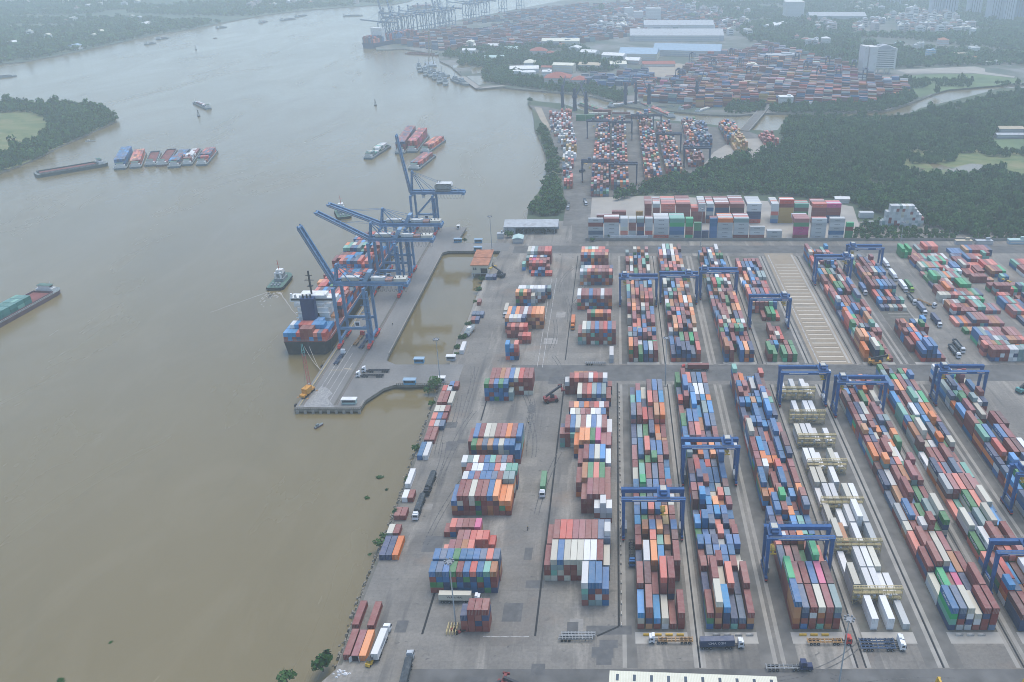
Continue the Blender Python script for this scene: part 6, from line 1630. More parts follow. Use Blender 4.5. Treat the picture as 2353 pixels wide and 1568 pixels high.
# lamp masts
def mast(u, v, vt, label):
    p = G(u, v); h = zfor(p[1], vt); r = empty('light_mast', (p[0], p[1], 0)); tag(r, label, 'light mast', 'tall light masts')
    MB().cyl((0,0,0),(0,0,h),.30,.15,n=10).build('pole', ['pole_grey'], r)
    MB().cyl((0,0,h-.5),(0,0,h-.2),1.0,n=14).build('lamp_ring', ['steel_grey'], r)
    for k in range(8):
        t = k*math.pi/4; c = Vector((1.35*math.cos(t), 1.35*math.sin(t), h-.2))
        MB().bar(c+Vector((0,0,-.35)), c+Vector((.25*math.cos(t),.25*math.sin(t),.3)), .5, .6).build('floodlight', ['steel_grey'], r)
    MB().box(-.8,-.8,0,.8,.8,.5).build('base', ['concrete'], r)
for a in [(1047.5,1436,1289,'light mast before the big blue stack'), (1012.5,884,779,'light mast at the causeway foot beside the bush'), (1130.5,573,497,'light mast at the upper causeway by the stilt house'), (1926,1582,1421,'light mast nearest the bottom edge, before the reefers'),
          (1528.5,887,776,'light mast on the cross road between the first two crane rows'), (1610,566,479,'light mast behind the boundary wall among the long sided stacks'), (2069.5,556,510,'light mast in the scrub behind the boundary wall')]: mast(*a)
def bollard_line():
    pass
# boundary wall, quay fenders, kerb blocks
for (u0, u1, v, hh, lab) in [(1345,2353,554,2.4,'long weathered concrete boundary wall behind the back road')]:
    a = G(u0, v); mb = MB(); x = a[0]; mb.box(a[0], a[1], 0, 340, a[1]+.35, hh)
    k = a[0]
    while k < 340: mb.box(k, a[1]-.12, 0, k+.35, a[1]+.47, hh+.15); k += 4.2
    tag(mb.build('boundary_wall', ['concrete']), lab, 'wall')
a, b = G(1401, 550), G(1489, 549); tag(MB().box(a[0], a[1], 0, b[0], a[1]+3, 3.0).build('lean_to_roof', ['roof_white']), 'long thin white lean-to roof along the boundary wall', 'shed')
defmat('fender', (.03,.03,.03), .9)
for k in range(13):
    o = MB().box(-1.0, -.9, -2.2, 0, .9, .55).build('quay_fender', ['fender'], None, (PX0-.02, PY0+4+k*22.6, 0)); tag(o, f'black rubber fender on the river edge of the pier, {nth(k+1)} from the near pier end', 'fender', 'fenders along the pier')
mb = MB()
for x in np.arange(PX0+.3, PX1, 1.15): mb.box(x, PY0+.1, .05, x+.45, PY0+.5, .75)
mb.box(PX0+.2, PY0+.2, .75, PX1, PY0+.4, .9); tag(mb.build('pier_railing', ['quaywall']), 'low posted railing along the end of the pier', 'railing')
for k in range(9): tag(MB().box(-.7, -.6, -2.6, .7, .1, -.9).build('pile_cap', ['concrete'], None, (PX0+1.7+k*4.1, PY0, 0)), f'pale pile cap under the pier end, {nth(k+1)} from the river corner', 'pier support', 'pile caps under the pier end')
mb = MB()
for x in np.arange(PX1+13, -90, 1.2): mb.box(x, yc0+.1, .05, x+.35, yc0+.45, .8)
mb.box(PX1+13, yc0+.2, .8, -90, yc0+.36, .92); tag(mb.build('causeway_railing', ['quaywall']), 'low posted railing along the outer side of the near causeway', 'railing')
mb = MB(); mb.box(PX1-.5, PY0+2, .05, PX1, yc0-18, .5); tag(mb.build('pier_kerb', ['concrete']), 'concrete kerb along the landward edge of the pier end', 'kerb')
mb = MB(); mb.box(PX1-.5, yc1+14, .05, PX1, yd0-5, .5); tag(mb.build('pier_kerb', ['concrete']), 'concrete kerb along the pond edge of the pier', 'kerb')
for k in range(32):
    o = MB().frust((-.35,-.8,.35,.8,0),(-.2,-.8,.2,.8,.7)).build('concrete_barrier', ['concrete_pale'], None, (2.6, 234+k*5.6, 0)); tag(o, f'pale concrete barrier beside the long gutter, {nth(k+1)} from the front road', 'barrier', 'barriers beside the long gutter')
for k in range(14):
    r_ = [1,2,3,5][k % 4]; x = ROWX[r_]+2+(k//4)*4.0
    o = MB().box(0,0,0,2.6,.5,.8).build('wheel_stop', ['paint_white' if k % 2 else 'safety_yellow'], None, (x, 228.6, 0)); tag(o, f"{'white' if k % 2 else 'yellow'} painted kerb block before the {ORD[r_]} crane row, {nth(k//4+1)} from the river", 'kerb block', 'kerb blocks before the crane rows')
# the low bridge over the creek and the far-yard jetty cranes
a, b = Vector(G(1712, 300, .4)), Vector(G(1762, 243, .4)); d = (b-a); L_ = d.length; r = empty('creek_bridge', a, math.atan2(d.y, d.x)-R_(90)); tag(r, 'low grey concrete road bridge crossing the creek', 'bridge')
MB().box(-6, -4, -.3, 6, L_+10, .7).build('deck', ['concrete'], r)
for s in (-1, 1): MB().box(s*5.8-.2, -4, .7, s*5.8+.2, L_+10, 1.7).build('parapet', ['concrete_pale'], r)
MB().box(-5.2, -4, .702, 5.2, L_+10, .712).build('road_surface', ['asphalt_pale'], r)
for k in range(4): MB().box(-4.5, L_*(k+.5)/4-1, -6, 4.5, L_*(k+.5)/4+1, -.3).build('pier', ['quaywall'], r)
for u, v, lab in [(1293,246,'dark jetty derrick at the creek mouth, leftmost'), (1321,254,'dark jetty derrick at the creek, second from the mouth'), (1347,262,'dark jetty derrick with slanted jib by the green stacks'), (1437,240,'dark creek derrick before the blue stacks, left one'), (1461,238,'dark creek derrick before the blue stacks, middle one'), (1491,243,'dark creek derrick before the blue stacks, right one'), (1600,235,'dark creek derrick with a leaning jib amid yellow stacks')]:
    p = G(u, v); h = 30; r = empty('jetty_derrick', (p[0], p[1], 0), R_(random.uniform(-40, 40))); tag(r, lab, 'derrick', 'derricks along the creek')
    MB().frust((-2.2,-2.2,2.2,2.2,-1),(-1.4,-1.4,1.4,1.4,h)).build('tower', ['navy_steel'], r)
    MB().box(-2.5,-2.5,h*.55,2.5,3.0,h*.55+4).build('operator_cabin', ['navy_steel'], r); MB().bar((0,2,h*.55+2),(0,26,h+8),1.1).build('jib', ['navy_steel'], r); MB().bar((0,0,h),(0,25,h+8),.3).build('stay_cable', ['navy_steel'], r)
# jetty and pond dykes by the naval ships
strip('jetty', [wd(1062,176), wd(1100,203), wd(1158,197)], 10, 'concrete', .05)
for P in [[(1083,160),(1100,152),(1116,158),(1118,167),(1085,170)], [(1040,150),(1080,146),(1092,150),(1070,156),(1042,156)], [(1072,176),(1112,174),(1118,192),(1100,196)]]: sheet('pond_water', P, 'water', .02)
sheet('sand_field', [(2058,161),(2240,153),(2263,158),(2264,166),(2332,176),(2330,179),(2240,169),(2085,169)], 'sand', .03)
sheet('grass_field', [(2066,178),(2120,171),(2240,170),(2335,180),(2353,188),(2300,196),(2180,206),(2112,224),(2098,205)], 'grassgreen', .03)
sheet('tan_ground', [(1478,152),(1560,146),(1640,158),(1600,180),(1490,176)], 'tanground', .03)
sheet('bare_clearing', [(2080,345),(2200,335),(2340,345),(2400,375),(2400,415),(2200,412),(2110,402),(2076,380)], 'meadow', .03)
for P in [[(2108,398),(2090,390),(2104,384),(2128,388)], [(2170,392),(2230,376),(2316,384),(2300,404),(2220,410)], [(2130,372),(2160,378),(2190,388),(2150,392)]]: sheet('pond_water', P, 'water', .06)
sheet('bare_clearing', [(2268,322),(2353,320),(2353,345),(2290,345)], 'grassgreen', .04)
sheet('sand_yard', [(1345,455),(1500,450),(1930,470),(1960,475),(1975,520),(1955,552),(1345,552)], 'sand', .03)
sheet('far_yard', [(1216,242),(1250,245),(1335,262),(1640,292),(1715,300),(1790,330),(1800,345),(1700,368),(1560,420),(1480,435),(1395,470),(1310,520),(1293,520),(1300,470),(1282,360),(1262,300),(1244,270)], 'asphalt_pale', .02)
sheet('tan_ground', [(1228,246),(1244,248),(1256,275),(1268,300),(1256,300),(1240,272)], 'tanground', .05)
sheet('sand_yard', [(1690,320),(1760,318),(1790,340),(1725,372),(1690,380),(1600,400),(1640,350)], 'sand', .04)
strip('far_road', [wd(1336,520), wd(1345,440), wd(1352,360), wd(1352,290)], 14, 'asphalt_pale', .04)
strip('access_road', [wd(1336,560), wd(1336,490)], 16, 'asphalt_pale', .035)

random.seed(41); defmat('bank_stone', (.20,.185,.155), .95, .3, .8)
BL = [(783,1528),(830,1385),(868,1290),(905,1200),(925,1145),(957,1050),(975,1000),(1000,930),(1018,886)]
mb = MB()
for (u0, v0), (u1, v1) in zip(BL, BL[1:]):
    p0, p1 = Vector(G(u0, v0)), Vector(G(u1, v1)); n_ = int((p1-p0).length*3.2)
    for k in range(n_):
        c = p0.lerp(p1, random.random()); o = abs(random.gauss(0, 1.6)); s = random.uniform(.2, .75); x, y, z = c.x-.2-o, c.y, -.1-o*.75
        mb.frust((x-s, y-s*random.uniform(.6,1.2), x+s*random.uniform(.6,1.2), y+s, z-s), (x-s*.5, y-s*.5, x+s*.4, y+s*.5, z+s*random.uniform(.3,.7)))
tag(mb.build('bank_rubble', ['bank_stone']), 'loose grey stones along the foot of the yard bank', 'rubble', kind='stuff')
strip('bank_mud', [wd(u-1.5, v) for u, v in BL], 1.3, 'sleeper_ground', .028)
# ------------------------------------------------------------------ trees, woods, water weeds
def leafmat(key, a, b_, c_):
    m, n, l, b = newmat('foliage_'+key); _M['leaf_'+key] = m
    g = n.new('ShaderNodeNewGeometry'); z = world_noise(n, l, .045, 5, .65)
    f = n.new('ShaderNodeMath'); f.operation = 'MULTIPLY_ADD'; l.new(g.outputs['Random Per Island'], f.inputs[0]); f.inputs[1].default_value = .38
    l.new(maprange(n, l, z.outputs[0], .32, .68, 0, .66), f.inputs[2])
    l.new(ramp(n, l, f.outputs[0], [(.1, a), (.5, b_), (.9, c_)]), b.inputs['Base Color'])
    b.inputs['Roughness'].default_value = .8; b.inputs['Specular IOR Level'].default_value = .15
leafmat('wood', (.007,.034,.006), (.020,.076,.012), (.060,.140,.026))
leafmat('bank', (.008,.034,.006), (.022,.072,.013), (.062,.132,.028))
leafmat('bright', (.03,.07,.02), (.05,.11,.03), (.09,.16,.05))
defmat('bark', (.09,.07,.055), .9, .2, 1)
def crown_np(seed, nl=70, size=.34, flat=.75, lumps=6):
    rnd = random.Random(seed); V, F = [], []
    cs = [(0, 0, .55, .62)]+[(rnd.uniform(-.5,.5), rnd.uniform(-.5,.5), rnd.uniform(.35,.95)*flat, rnd.uniform(.32,.5)) for _ in range(lumps)]
    for cx, cy_, cz, rr in cs[:4]:                         # dark inner masses
        o = len(V)
        for a in ((1,0,0),(0,1,0),(-1,0,0),(0,-1,0),(0,0,1),(0,0,-1)): V.append((cx+a[0]*rr*.7, cy_+a[1]*rr*.7, cz+a[2]*rr*.7))
        for f in ((0,1,4),(1,2,4),(2,3,4),(3,0,4),(1,0,5),(2,1,5),(3,2,5),(0,3,5)): F.append((o+f[0], o+f[1], o+f[2], o+f[2]))
    for i in range(nl):
        cx, cy_, cz, rr = rnd.choice(cs); th = rnd.uniform(0, 6.283); ph = math.acos(rnd.uniform(-.35, 1))
        n_ = Vector((math.sin(ph)*math.cos(th), math.sin(ph)*math.sin(th), math.cos(ph)))
        c = Vector((cx, cy_, cz))+n_*rr*rnd.uniform(.82, 1.12)
        nn = (n_+Vector((rnd.uniform(-.6,.6), rnd.uniform(-.6,.6), rnd.uniform(-.2,.7)))).normalized()
        a = nn.orthogonal().normalized(); a.rotate(Matrix.Rotation(rnd.uniform(0, 6.28), 3, nn)); b2 = nn.cross(a); s = size*rnd.uniform(.55, 1.15)
        o = len(V)
        for x, y in ((-1,-.7),(1,-.8),(.8,.9),(-.9,.8)): V.append(tuple(c+a*x*s*.5+b2*y*s*.5))
        F.append((o, o+1, o+2, o+3))
    return np.array(V), np.array(F)
CR = [crown_np(i) for i in range(7)]
CRF = [crown_np(20+i, 34, .5) for i in range(5)]
def wood(name, poly, spacing, rmin, rmax, m, label, keep=None, lib=None, hk=(.8, 1.25), z=-.3, maxn=9000):
    P = [G(u, v)[:2] for u, v in poly]; xs = [q[0] for q in P]; ys = [q[1] for q in P]; Vs, Fs, off, n_ = [], [], 0, 0
    rnd = random.Random(len(name)+len(poly)); y = min(ys); lib = lib or CR
    while y < max(ys):
        x = min(xs)+rnd.uniform(0, spacing)
        while x < max(xs):
            px, py = x+rnd.uniform(-.45,.45)*spacing, y+rnd.uniform(-.45,.45)*spacing; x += spacing
            if not inpoly(px, py, P) or (keep and not keep(px, py, rnd)): continue
            u, v, d = proj(px, py, 5)
            if not (-30 < u < 2390 and -25 < v < 1600): continue
            V, F = lib[rnd.randrange(len(lib))]; r_ = rnd.uniform(rmin, rmax); t = rnd.uniform(0, 6.28); ca, sa = math.cos(t), math.sin(t); h = rnd.uniform(*hk)
            r_ *= 1+.35*mnoise.noise(Vector((px*.03, py*.03, 4)))
            if rnd.random() < .05: r_ *= 1.35; h *= 1.3
            cl = .75+.5*mnoise.noise(Vector((px*.02, py*.02, 0)))
            W_ = np.stack([(V[:,0]*ca-V[:,1]*sa)*r_, (V[:,0]*sa+V[:,1]*ca)*r_, V[:,2]*r_*h*(1.0+cl*.5)+r_*.25*(cl-.5)], 1)+np.array([px, py, z])
            Vs.append(W_); Fs.append(F+off); off += len(V); n_ += 1
        y += spacing*.87
    if not Vs: return
    o = bpy.data.objects.new(name, np_mesh(name, np.concatenate(Vs), np.concatenate(Fs), [m])); col.objects.link(o)
    tag(o, label, 'wood', kind='stuff'); print(name, n_, 'crowns'); return o
def proj(x, y, z):
    hh = CAM_H-z; d = y*CP+hh*SP
    return CXP+FOC*x/d, CYP+FOC*(hh*CP-y*SP)/d, d
def outside(*polys):
    PP = [[G(u, v)[:2] for u, v in p] for p in polys]
    return lambda x, y, rnd: not any(inpoly(x, y, q) for q in PP)
def np_mesh(name, V, F, mats, MI=None):
    me = bpy.data.meshes.new(name); nf = len(F); k = F.shape[1]
    F = F.astype(np.int32)
    if k == 4 and (F[:,2] == F[:,3]).any():
        tri = F[:,2] == F[:,3]; cnt = np.where(tri, 3, 4).astype(np.int32); st = np.concatenate([[0], np.cumsum(cnt)[:-1]]).astype(np.int32)
        keep = np.ones(F.shape, bool); keep[tri, 3] = False; li = F[keep]
    else: cnt = np.full(nf, k, np.int32); st = np.arange(nf, dtype=np.int32)*k; li = F.ravel()
    me.vertices.add(len(V)); me.vertices.foreach_set('co', V.astype(np.float32).ravel())
    me.loops.add(len(li)); me.loops.foreach_set('vertex_index', li)
    me.polygons.add(nf); me.polygons.foreach_set('loop_start', st)
    for m in mats: me.materials.append(M(m) if isinstance(m, str) else m)
    if MI is not None: me.polygons.foreach_set('material_index', MI.astype(np.int32))
    me.shade_flat(); me.update(calc_edges=True); return me
def clearing(first, *rest):
    C0 = [G(u, v)[:2] for u, v in first]; o_ = outside(*rest)
    cx, cy_ = sum(q[0] for q in C0)/len(C0), sum(q[1] for q in C0)/len(C0)
    def k(x, y, rnd):
        if not o_(x, y, rnd): return False
        s = 1+.55*mnoise.noise(Vector((x*.012, y*.012, 2)))
        if inpoly(cx+(x-cx)/s, cy_+(y-cy_)/s, C0): return mnoise.noise(Vector((x*.02, y*.02, 8))) > .22
        return mnoise.noise(Vector((x*.02, y*.02, 6))) > -.52
    return k
F1 = [(1395,466),(1430,452),(1506,425),(1535,408),(1600,398),(1664,374),(1679,358),(1708,362),(1736,366),(1758,348),(1806,340),(1796,304),(1812,275),(1884,272),(2021,274),(2078,275),(2118,262),(2194,246),(2266,228),(2304,218),(2420,204),(2460,200),(2460,556),(2230,545),(2130,520),(2090,505),(2020,492),(1975,478),(1940,458),(1700,446),(1560,446),(1470,450)]
wood('mangrove_wood', F1, 6.3, 3.2, 5.4, 'leaf_wood', 'dense dark green wood between the far yard and the creek', clearing([(2092,348),(2200,340),(2316,348),(2353,372),(2353,408),(2200,404),(2120,396),(2090,382)], [(2268,318),(2360,316),(2360,346),(2290,347)], [(2286,300),(2360,296),(2360,318),(2280,320)], [(2020,505),(2125,505),(2130,520),(2100,530)]))
wood('boundary_scrub', [(1972,522),(1990,506),(2025,520),(2110,528),(2230,540),(2353,545),(2353,553),(1958,553)], 4.6, 1.6, 2.9, 'leaf_wood', 'low green scrub behind the boundary wall', outside([(2200,530),(2225,530),(2228,553),(2205,553)]))
wood('island_wood', [(-60,236),(0,238),(65,241),(162,243),(230,250),(266,268),(266,278),(216,301),(144,333),(72,369),(0,396),(-120,430)], 6.0, 3.4, 5.6, 'leaf_wood', 'belt of trees round the grassy river island', outside([(-60,262),(60,256),(104,270),(116,292),(70,330),(0,364),(-60,385)]), z=-1)
wood('creek_bank_wood', [(1690,238),(1740,240),(1760,256),(1700,262),(1660,258)], 5.5, 2.6, 4.4, 'leaf_wood', 'trees on the creek bank left of the bridge', None)
wood('creek_bank_wood', [(1772,248),(1860,244),(2000,236),(2060,222),(2090,210),(2110,225),(2090,238),(2030,256),(1866,260),(1768,259)], 5.5, 2.6, 4.6, 'leaf_wood', 'trees on the creek bank right of the bridge below the red stacks', None)
wood('riverbend_wood', [(1108,165),(1150,150),(1200,172),(1250,185),(1260,200),(1345,200),(1440,218),(1430,238),(1343,215),(1275,210),(1160,196),(1115,190)], 6.0, 3.0, 5.2, 'leaf_wood', 'trees along the river bend round the red roofed houses', lambda x, y, r: True)
wood('barracks_wood', [(1020,128),(1060,114),(1240,108),(1330,112),(1370,128),(1440,150),(1400,165),(1330,168),(1240,160),(1140,158),(1030,150)], 8.5, 3.6, 6.2, 'leaf_wood', 'trees among the halls and barracks beyond the creek', lambda x, y, r: mnoise.noise(Vector((x*.008, y*.008, 1))) > -.22)
wood('town_wood', [(1690,70),(1760,40),(1900,20),(2400,10),(2400,150),(2250,150),(2060,158),(2040,150),(1960,160),(1890,135),(1780,105),(1720,95)], 13, 5.5, 9.0, 'leaf_wood', 'dense hazy woodland round the town beyond the creek', lambda x, y, r: mnoise.noise(Vector((x*.004, y*.004, 3))) > -.30 and not inpoly(x, y, TWN), lib=CRF, hk=(.6, .9)) if False else None
TWN = [G(u, v)[:2] for u, v in [(2038,45),(2110,26),(2240,58),(2240,76),(2090,80),(1962,78),(1960,56)]]
wood('town_wood', [(1690,70),(1760,40),(1900,20),(2400,12),(2400,152),(2250,150),(2060,158),(2040,150),(1960,160),(1890,135),(1780,105),(1720,95)], 13, 5.5, 9.0, 'leaf_wood', 'dense hazy woodland round the town beyond the creek', lambda x, y, r: mnoise.noise(Vector((x*.004, y*.004, 3))) > -.32 and not inpoly(x, y, TWN), lib=CRF, hk=(.6, .9))
wood('suburb_wood', [(1350,30),(1560,4),(1720,-8),(2400,-12),(2400,12),(1900,20),(1760,40),(1690,60),(1560,44)], 20, 7, 11, 'leaf_wood', 'faint woodland at the top of the view', lambda x, y, r: mnoise.noise(Vector((x*.004, y*.004, 5))) > -.1, lib=CRF, hk=(.6, .9))
wood('sandfield_wood', [(2060,182),(2110,186),(2353,182),(2400,195),(2298,199),(2180,209),(2115,232),(2090,215)], 9, 3, 5.5, 'leaf_wood', 'scattered trees in the grass above the bright creek reach', lambda x, y, r: mnoise.noise(Vector((x*.012, y*.012, 7))) > .02)
wood('far_shore_wood', [(-40,150),(54,140),(130,126),(202,111),(288,93),(360,77),(432,66),(522,48),(612,32),(706,21),(828,12),(905,8),(905,-10),(-40,-10)], 17, 6.5, 10, 'leaf_wood', 'hazy wood and orchards of the far left shore', lambda x, y, r: mnoise.noise(Vector((x*.003, y*.006, 9))) > -.18, lib=CRF, hk=(.55, .85))
# trees one can count: the strip between river and far road, bushes on the banks
TM = {}
def tree(u, v, r_, label, group, m='leaf_bank', hk=1.0, z=0.0, cat='tree', name='tree', trunk=True):
    p = G(u, v, z); k = random.randrange(5); key = (k, m, trunk)
    if key not in TM:
        V, F = crown_np(40+k, 150, .30, .85, 8); c_ = np_mesh('crown', V+np.array([0, 0, .35]), F, [m]); t_ = None
        if trunk:
            mb = MB(); mb.cyl((0,0,-.15),(0.02,0,.75),.075,.045,n=7); mb.cyl((0,0,.4),(.35,.1,.95),.04,.02,n=5); mb.cyl((0,0,.5),(-.3,.2,1.0),.04,.02,n=5); mb.cyl((0,0,.45),(.0,-.35,.9),.035,.02,n=5); t_ = mb.mesh('trunk', ['bark'])
        TM[key] = (c_, t_)
    c_, t_ = TM[key]
    r = empty(name, p, random.uniform(0, 6.28)); r.scale = (r_, r_, r_*hk); tag(r, label, cat, group)
    o = bpy.data.objects.new('crown', c_); col.objects.link(o); o.parent = r
    if t_: o = bpy.data.objects.new('trunk', t_); col.objects.link(o); o.parent = r
    return r
random.seed(77)
STRIP = [(1240,292),(1256,300),(1268,340),(1284,362),(1286,400),(1284,440),(1298,470),(1292,496),(1222,498),(1218,474),(1240,448),(1254,418),(1262,380),(1256,346),(1240,306)]
SPOLY = [G(u, v)[:2] for u, v in STRIP]; got = []; tries = 0
while len(got) < 110 and tries < 6000:
    tries += 1; u, v = random.uniform(1215, 1300), random.uniform(290, 500); p = G(u, v)
    if not inpoly(p[0], p[1], SPOLY) or any((p[0]-a)**2+(p[1]-b_)**2 < 19 for a, b_ in got): continue
    got.append((p[0], p[1])); tree(u, v, random.uniform(3.6, 5.6), 'dense green tree in the strip between the river and the far road', 'trees in the river strip', hk=random.uniform(.75, 1.0), z=-.3)
print('strip trees', len(got))
SHR = [(1003,893,5.2,'bright','large bright green tree at the foot of the near causeway'), (985,905,3.2,'bank','low mangrove in the water below the causeway tree'), (991,934,2.6,'bank','small mangrove beside the river bank containers'), (1052,806,3.0,'bank','mangrove at the pond edge, lowest of the line'), (1063,784,3.6,'bank','mangrove at the pond edge above the lowest one'), (1048,820,2.2,'bank','small low mangrove by the grey booth'),
  (1076,752,3.0,'bank','mangrove at the pond edge behind the white launch'), (1094,700,2.4,'bank','mangrove at the pond edge beside the grey containers'), (1100,672,3.2,'bank','mangrove at the pond edge below the stilt house'), (1106,648,3.2,'bank','mangrove right under the stilt house'), (957,1035,2.4,'bank','thin bush at the bank beside the sky blue container'), (937,1108,2.0,'bank','little bush behind the long white bank container'),
  (912,1182,2.2,'bank','bush at the bank beside two maroon containers'), (873,1256,2.8,'bright','bright bush on the bank beside the navy containers'), (884,1238,2.0,'bright','smaller bright bush on the bank above the navy pair'), (742,1540,4.6,'bank','dark spreading bush at the bottom of the bank'), (752,1520,2.6,'bank','small dark bush above the spreading one'), (660,1568,4.0,'bright','bright green bush cut by the bottom edge, right one'), (1172,545,4.2,'bank','leafy tree before the open shed'), (1068,556,2.4,'bank','small tree between the causeway kiosks'),
  (1218,236,5.5,'wood','lone round tree at the creek mouth tip'), (1420,450,6.0,'wood','round tree at the foot of the second far row'), (1400,548,2.6,'bank','bush at the left end of the boundary wall'), (1362,555,2.4,'bank','second bush at the left end of the boundary wall'), (1720,352,4.5,'wood','tree at the corner of the sandy yard')]
for u, v, r_, m, lab in SHR: tree(u, v, r_, lab, None, 'leaf_'+m, .9, z=(WATER_Z+.6 if 'mangrove' in lab else 0), cat='bush' if r_ < 4 else 'tree', name='bush' if r_ < 4 else 'tree')
for u, v, r_, lab in [(873,1099,2.0,'floating weed clump, largest and uppermost of three off the bank'), (843,1147,1.7,'floating weed clump, leftmost of three off the bank'), (889,1127,1.2,'smallest floating weed clump off the bank'), (255,1478,1.0,'tiny dark weed clump alone in the open river'), (850,1275,1.1,'weed clump close to the bank by the bright bush'), (140,1566,1.6,'weed clump cut by the bottom edge')]:
    tree(u, v, r_, lab, 'floating weed clumps', 'leaf_bank', .35, z=WATER_Z-.3, cat='water weed', name='water_weed', trunk=False)
# ------------------------------------------------------------------ containers to objects
GRID = {}
def cell(x, y): return (int(x//13), int(y//13))
def corners(c):
    dx, dy = (c['w'], c['L']) if c['axis'] == 'y' else (c['L'], c['w'])
    return dx, dy
for c in CONT:
    dx, dy = corners(c); c['cx'], c['cy'] = c['x']+dx/2, c['y']+dy/2
    GRID.setdefault(cell(c['cx'], c['cy']), []).append(c)
def covered(px, py, pz, me):
    i, j = cell(px, py)
    for a in (-1, 0, 1):
        for b2 in (-1, 0, 1):
            for c in GRID.get((i+a, j+b2), ()):
                if c is me: continue
                dx, dy = corners(c)
                if c['x'] <= px <= c['x']+dx and c['y'] <= py <= c['y']+dy and c['z'] <= pz <= c['z']+c['h']: return True
    return False
def proj(x, y, z):
    hh = CAM_H-z; d = y*CP+hh*SP
    return CXP+FOC*x/d, CYP+FOC*(hh*CP-y*SP)/d, d
for c in CONT:
    c['score'] = 0; c['front'] = False
    if c['block'] in ('far', None) and not c['keep'] or c['rz']: continue
    dx, dy = corners(c); u, v, d = proj(c['cx'], c['cy'], c['z']+c['h'])
    if not (-10 < u < 2360 and -10 < v < 1580): 
        continue
    s = 0; dep = math.atan2(CAM_H-c['z'], c['cy'])
    if not covered(c['cx'], c['cy'], c['z']+c['h']+1, c): s += c['L']*c['w']*math.sin(dep)
    if not covered(c['cx'], c['y']-.9, c['z']+1.3, c) and c['y'] > 0:
        # hidden behind a taller bay in front?
        if not (covered(c['cx'], c['y']-2.2, c['z']+4.2, c) and covered(c['cx'], c['y']-2.2, c['z']+1.3, c)): s += dx*c['h']*math.cos(dep); c['front'] = True
    sx = c['x']-.9 if c['cx'] > 0 else c['x']+dx+.9
    if not covered(sx, c['cy'], c['z']+1.3, c): s += dy*c['h']*min(1, abs(c['cx'])/d)*.5
    c['score'] = s*(FOC/d)**2
NIND = 288
order = sorted((c for c in CONT if c['score'] > 0), key=lambda c: -c['score']+(-1e9 if c['keep'] else 0))
IND = [c for c in order if c['block'] is not None and c['block'] not in ('wall', 'pyramid')][:NIND]
for c in IND: c['ind'] = True

def body_mesh(L, h, k):
    mb = MB(); w2 = 2.44
    mb.box(.05, .05, .02, w2-.05, L-.05, h-.06, 0)                # skin
    for x in (0, w2-.12):                                         # corner posts, top and bottom rails
        for y in (0, L-.12): mb.box(x, y, 0, x+.12, y+.12, h-.01, 0)
        mb.box(x+.01, .12, h-.14, x+.11, L-.12, h-.02, 0); mb.box(x+.01, .12, .0, x+.11, L-.12, .14, 0)
    for y in (0, L-.12):
        mb.box(.12, y+.01, h-.14, w2-.12, y+.11, h-.02, 0); mb.box(.12, y+.01, 0, w2-.12, y+.11, .14, 0)
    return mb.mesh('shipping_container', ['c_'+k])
def door_mesh(side, h, k):
    mb = MB(); a, b2 = (.13, 1.21) if side == 0 else (1.23, 2.31)
    mb.box(a, .0, .15, b2, .045, h-.16, 0)
    for f in (.3, .75):
        x = a+(b2-a)*f; mb.cyl((x, -.03, .12), (x, -.03, h-.12), .028, n=5, m=1)
    return mb.mesh('door', ['c_'+k, 'galv'])
BODY, DOOR = {}, {}
def make_container(c, label, group='shipping containers in the yard'):
    key = (c['L'], c['h'], c['k'])
    if key not in BODY: BODY[key] = body_mesh(*key)
    o = bpy.data.objects.new('shipping_container', BODY[key]); col.objects.link(o)
    if c['axis'] == 'y': o.location = (c['x'], c['y'], c['z']+.01); o.rotation_euler.z = c['rz']
    else: o.location = (c['x'], c['y']+c['w'], c['z']+.01); o.rotation_euler.z = R_(-90)+c['rz']
    tag(o, label, 'container', group)
    if c['front'] and not c.get('nodoor'):
        for s in (0, 1):
            dk = (s, c['h'], c['k'])
            if dk not in DOOR: DOOR[dk] = door_mesh(*dk)
            d = bpy.data.objects.new('door', DOOR[dk]); col.objects.link(d); d.parent = o
            d.location = (0, -.0, 0)
    return o
def clabel(c):
    i, b2, t = c['idx']; word = PAL[c['k']][1]; size = 'long' if c['L'] > 8 else 'short'
    bw = ORD[b2] if b2 < len(ORD) else str(b2)+'th'
    return f"{word} {size} container, {TIER[t]}, {ORD[i]} from the river, {bw} bay, {c['block']}"
for c in IND:
    if c['label'] is None: c['label'] = clabel(c)
    c['obj'] = make_container(c, c['label'])
# all other boxes: one mass, one mesh
rest = [c for c in CONT if not c.get('ind')]
V = np.zeros((len(rest)*8, 3)); F_ = np.zeros((len(rest)*5, 4), dtype=np.int32); MI = np.zeros(len(rest)*5, dtype=np.int32)
q = np.array([(0,0,0),(1,0,0),(1,1,0),(0,1,0),(0,0,1),(1,0,1),(1,1,1),(0,1,1)], float)
fq = np.array([(4,5,6,7),(0,1,5,4),(1,2,6,5),(2,3,7,6),(3,0,4,7)])
for i, c in enumerate(rest):
    dx, dy = corners(c); p = q*np.array([dx, dy, c['h']-.03])
    if c['rz']:
        ca, sa = math.cos(c['rz']), math.sin(c['rz']); p = np.stack([p[:,0]*ca-p[:,1]*sa, p[:,0]*sa+p[:,1]*ca, p[:,2]], 1)
    V[i*8:i*8+8] = p+np.array([c['x'], c['y'], c['z']+.012])
    F_[i*5:i*5+5] = fq+i*8; MI[i*5:i*5+5] = PK.index(c['k'])
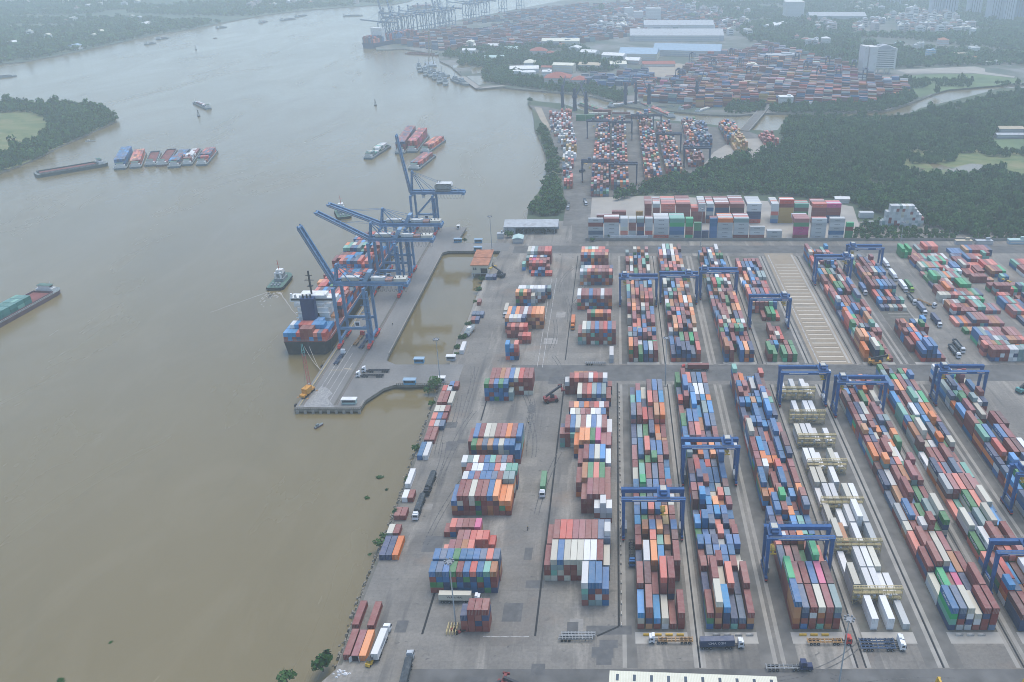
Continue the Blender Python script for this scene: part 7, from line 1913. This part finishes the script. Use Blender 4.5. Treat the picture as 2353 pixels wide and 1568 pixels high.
def np_mesh(name, V, F, mats, MI=None):
    me = bpy.data.meshes.new(name); nf = len(F); k = F.shape[1]
    me.vertices.add(len(V)); me.vertices.foreach_set('co', V.astype(np.float32).ravel())
    me.loops.add(nf*k); me.loops.foreach_set('vertex_index', F.astype(np.int32).ravel())
    me.polygons.add(nf); me.polygons.foreach_set('loop_start', np.arange(nf, dtype=np.int32)*k)
    for m in mats: me.materials.append(M(m) if isinstance(m, str) else m)
    if MI is not None: me.polygons.foreach_set('material_index', MI.astype(np.int32))
    me.shade_flat(); me.update(calc_edges=True); return me
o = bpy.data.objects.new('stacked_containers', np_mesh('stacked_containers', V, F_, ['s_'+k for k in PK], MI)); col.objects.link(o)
tag(o, 'remaining stacks of mixed coloured shipping containers farther across the yards', 'container', kind='stuff')
print('containers', len(CONT), 'individual', len(IND), 'min score', IND[-1]['score'])
for c in LORRYC:
    if c['label'] is None: c['label'] = {'G':'green','n':'slate grey','N':'navy','B':'blue','R':'maroon','b':'sky blue','C':'cream','O':'orange','W':'white'}[c['k']]+' container on its own lorry, '+('along the east lane' if c['x'] > 100 else 'by the orange end stack')
    c['_o'] = make_container(c, c['label'])
    if c.get('opened'):
        o = c['_o']; o.data = o.data.copy(); 
        MB().box(.25, -.03, .2, 2.2, -.005, 2.35).build('opening', ['darkgap'], o)
        for s, x in ((1, .1), (-1, 2.34)):
            d = MB().box(-.02, -1.2, .1, .03, 0, 2.5).build('door', ['c_L'], o); d.location = (x, 0, 0); d.rotation_euler.z = R_(-35*s)
        o = c['_o']
for i, (b_, s_, mk_, loc_, rot_) in enumerate(TXT):
    host = [c['_o'] for c in LORRYC if c['block'] == 'lorry' and (Vector((c['x'], c['y']))-Vector(loc_[:2])).length < 14]
    t = text_mesh(b_, s_, mk_, .01, 'lettering', None, (0,0,0), (0,0,0))
    h = min(host, key=lambda o: (o.location-Vector(loc_)).length)
    t.parent = h; bpy.context.view_layer.update()
    t.matrix_local = h.matrix_world.inverted() @ (Matrix.Translation(loc_) @ Matrix.Rotation(rot_[2], 4, 'Z') @ Matrix.Rotation(rot_[0], 4, 'X'))
# painted names on the long-sided wall
WTXT = {}
wl = MB()
for c in CONT:
    if c.get('text'):
        k = c['text']
        if k not in WTXT:
            t = text_mesh(k, 1.25, 'letter_white', .01); WTXT[k] = (np.array([v.co[:] for v in t.data.vertices]), [tuple(p.vertices) for p in t.data.polygons]); me_ = t.data; bpy.data.objects.remove(t)
        vv, ff = WTXT[k]
        wl.add([(c['x']+c['L']*.5+x, c['y']-.03, c['z']+c['h']*.5+y) for x, y, z in vv], ff, 0 if c['k'] in 'rP' else 1)
o_ = wl.build('lettering', ['letter_white', 'letter_dark']); 
for q_ in col.objects:
    if q_.name == 'stacked_containers': o_.parent = q_

# shipping-line names on the long sides turned to the river
SIDE = {}
nn_ = 0
for c in IND:
    if c['L'] < 8 or c['axis'] != 'y' or c['cx'] < 55 or c['k'] not in 'NBgGW' or c['block'] == 'white reefer row': continue
    if covered(c['x']-.8, c['cy'], c['z']+1.3, c): continue
    word = {'N':'CMA CGM','B':'CMA CGM','g':'EVERGREEN','G':'EVERGREEN','W':'MAERSK'}[c['k']]
    if word not in SIDE:
        t = text_mesh(word, 1.5, 'letter_white' if word != 'MAERSK' else 'letter_dark', .01, bold=.03); SIDE[word] = t.data; bpy.data.objects.remove(t)
    o = bpy.data.objects.new('lettering', SIDE[word]); col.objects.link(o); o.parent = c['obj']; o.location = (-.02, c['L']*.5, c['h']*.52); o.rotation_euler = (R_(90), 0, R_(-90)); nn_ += 1
print('names', nn_)
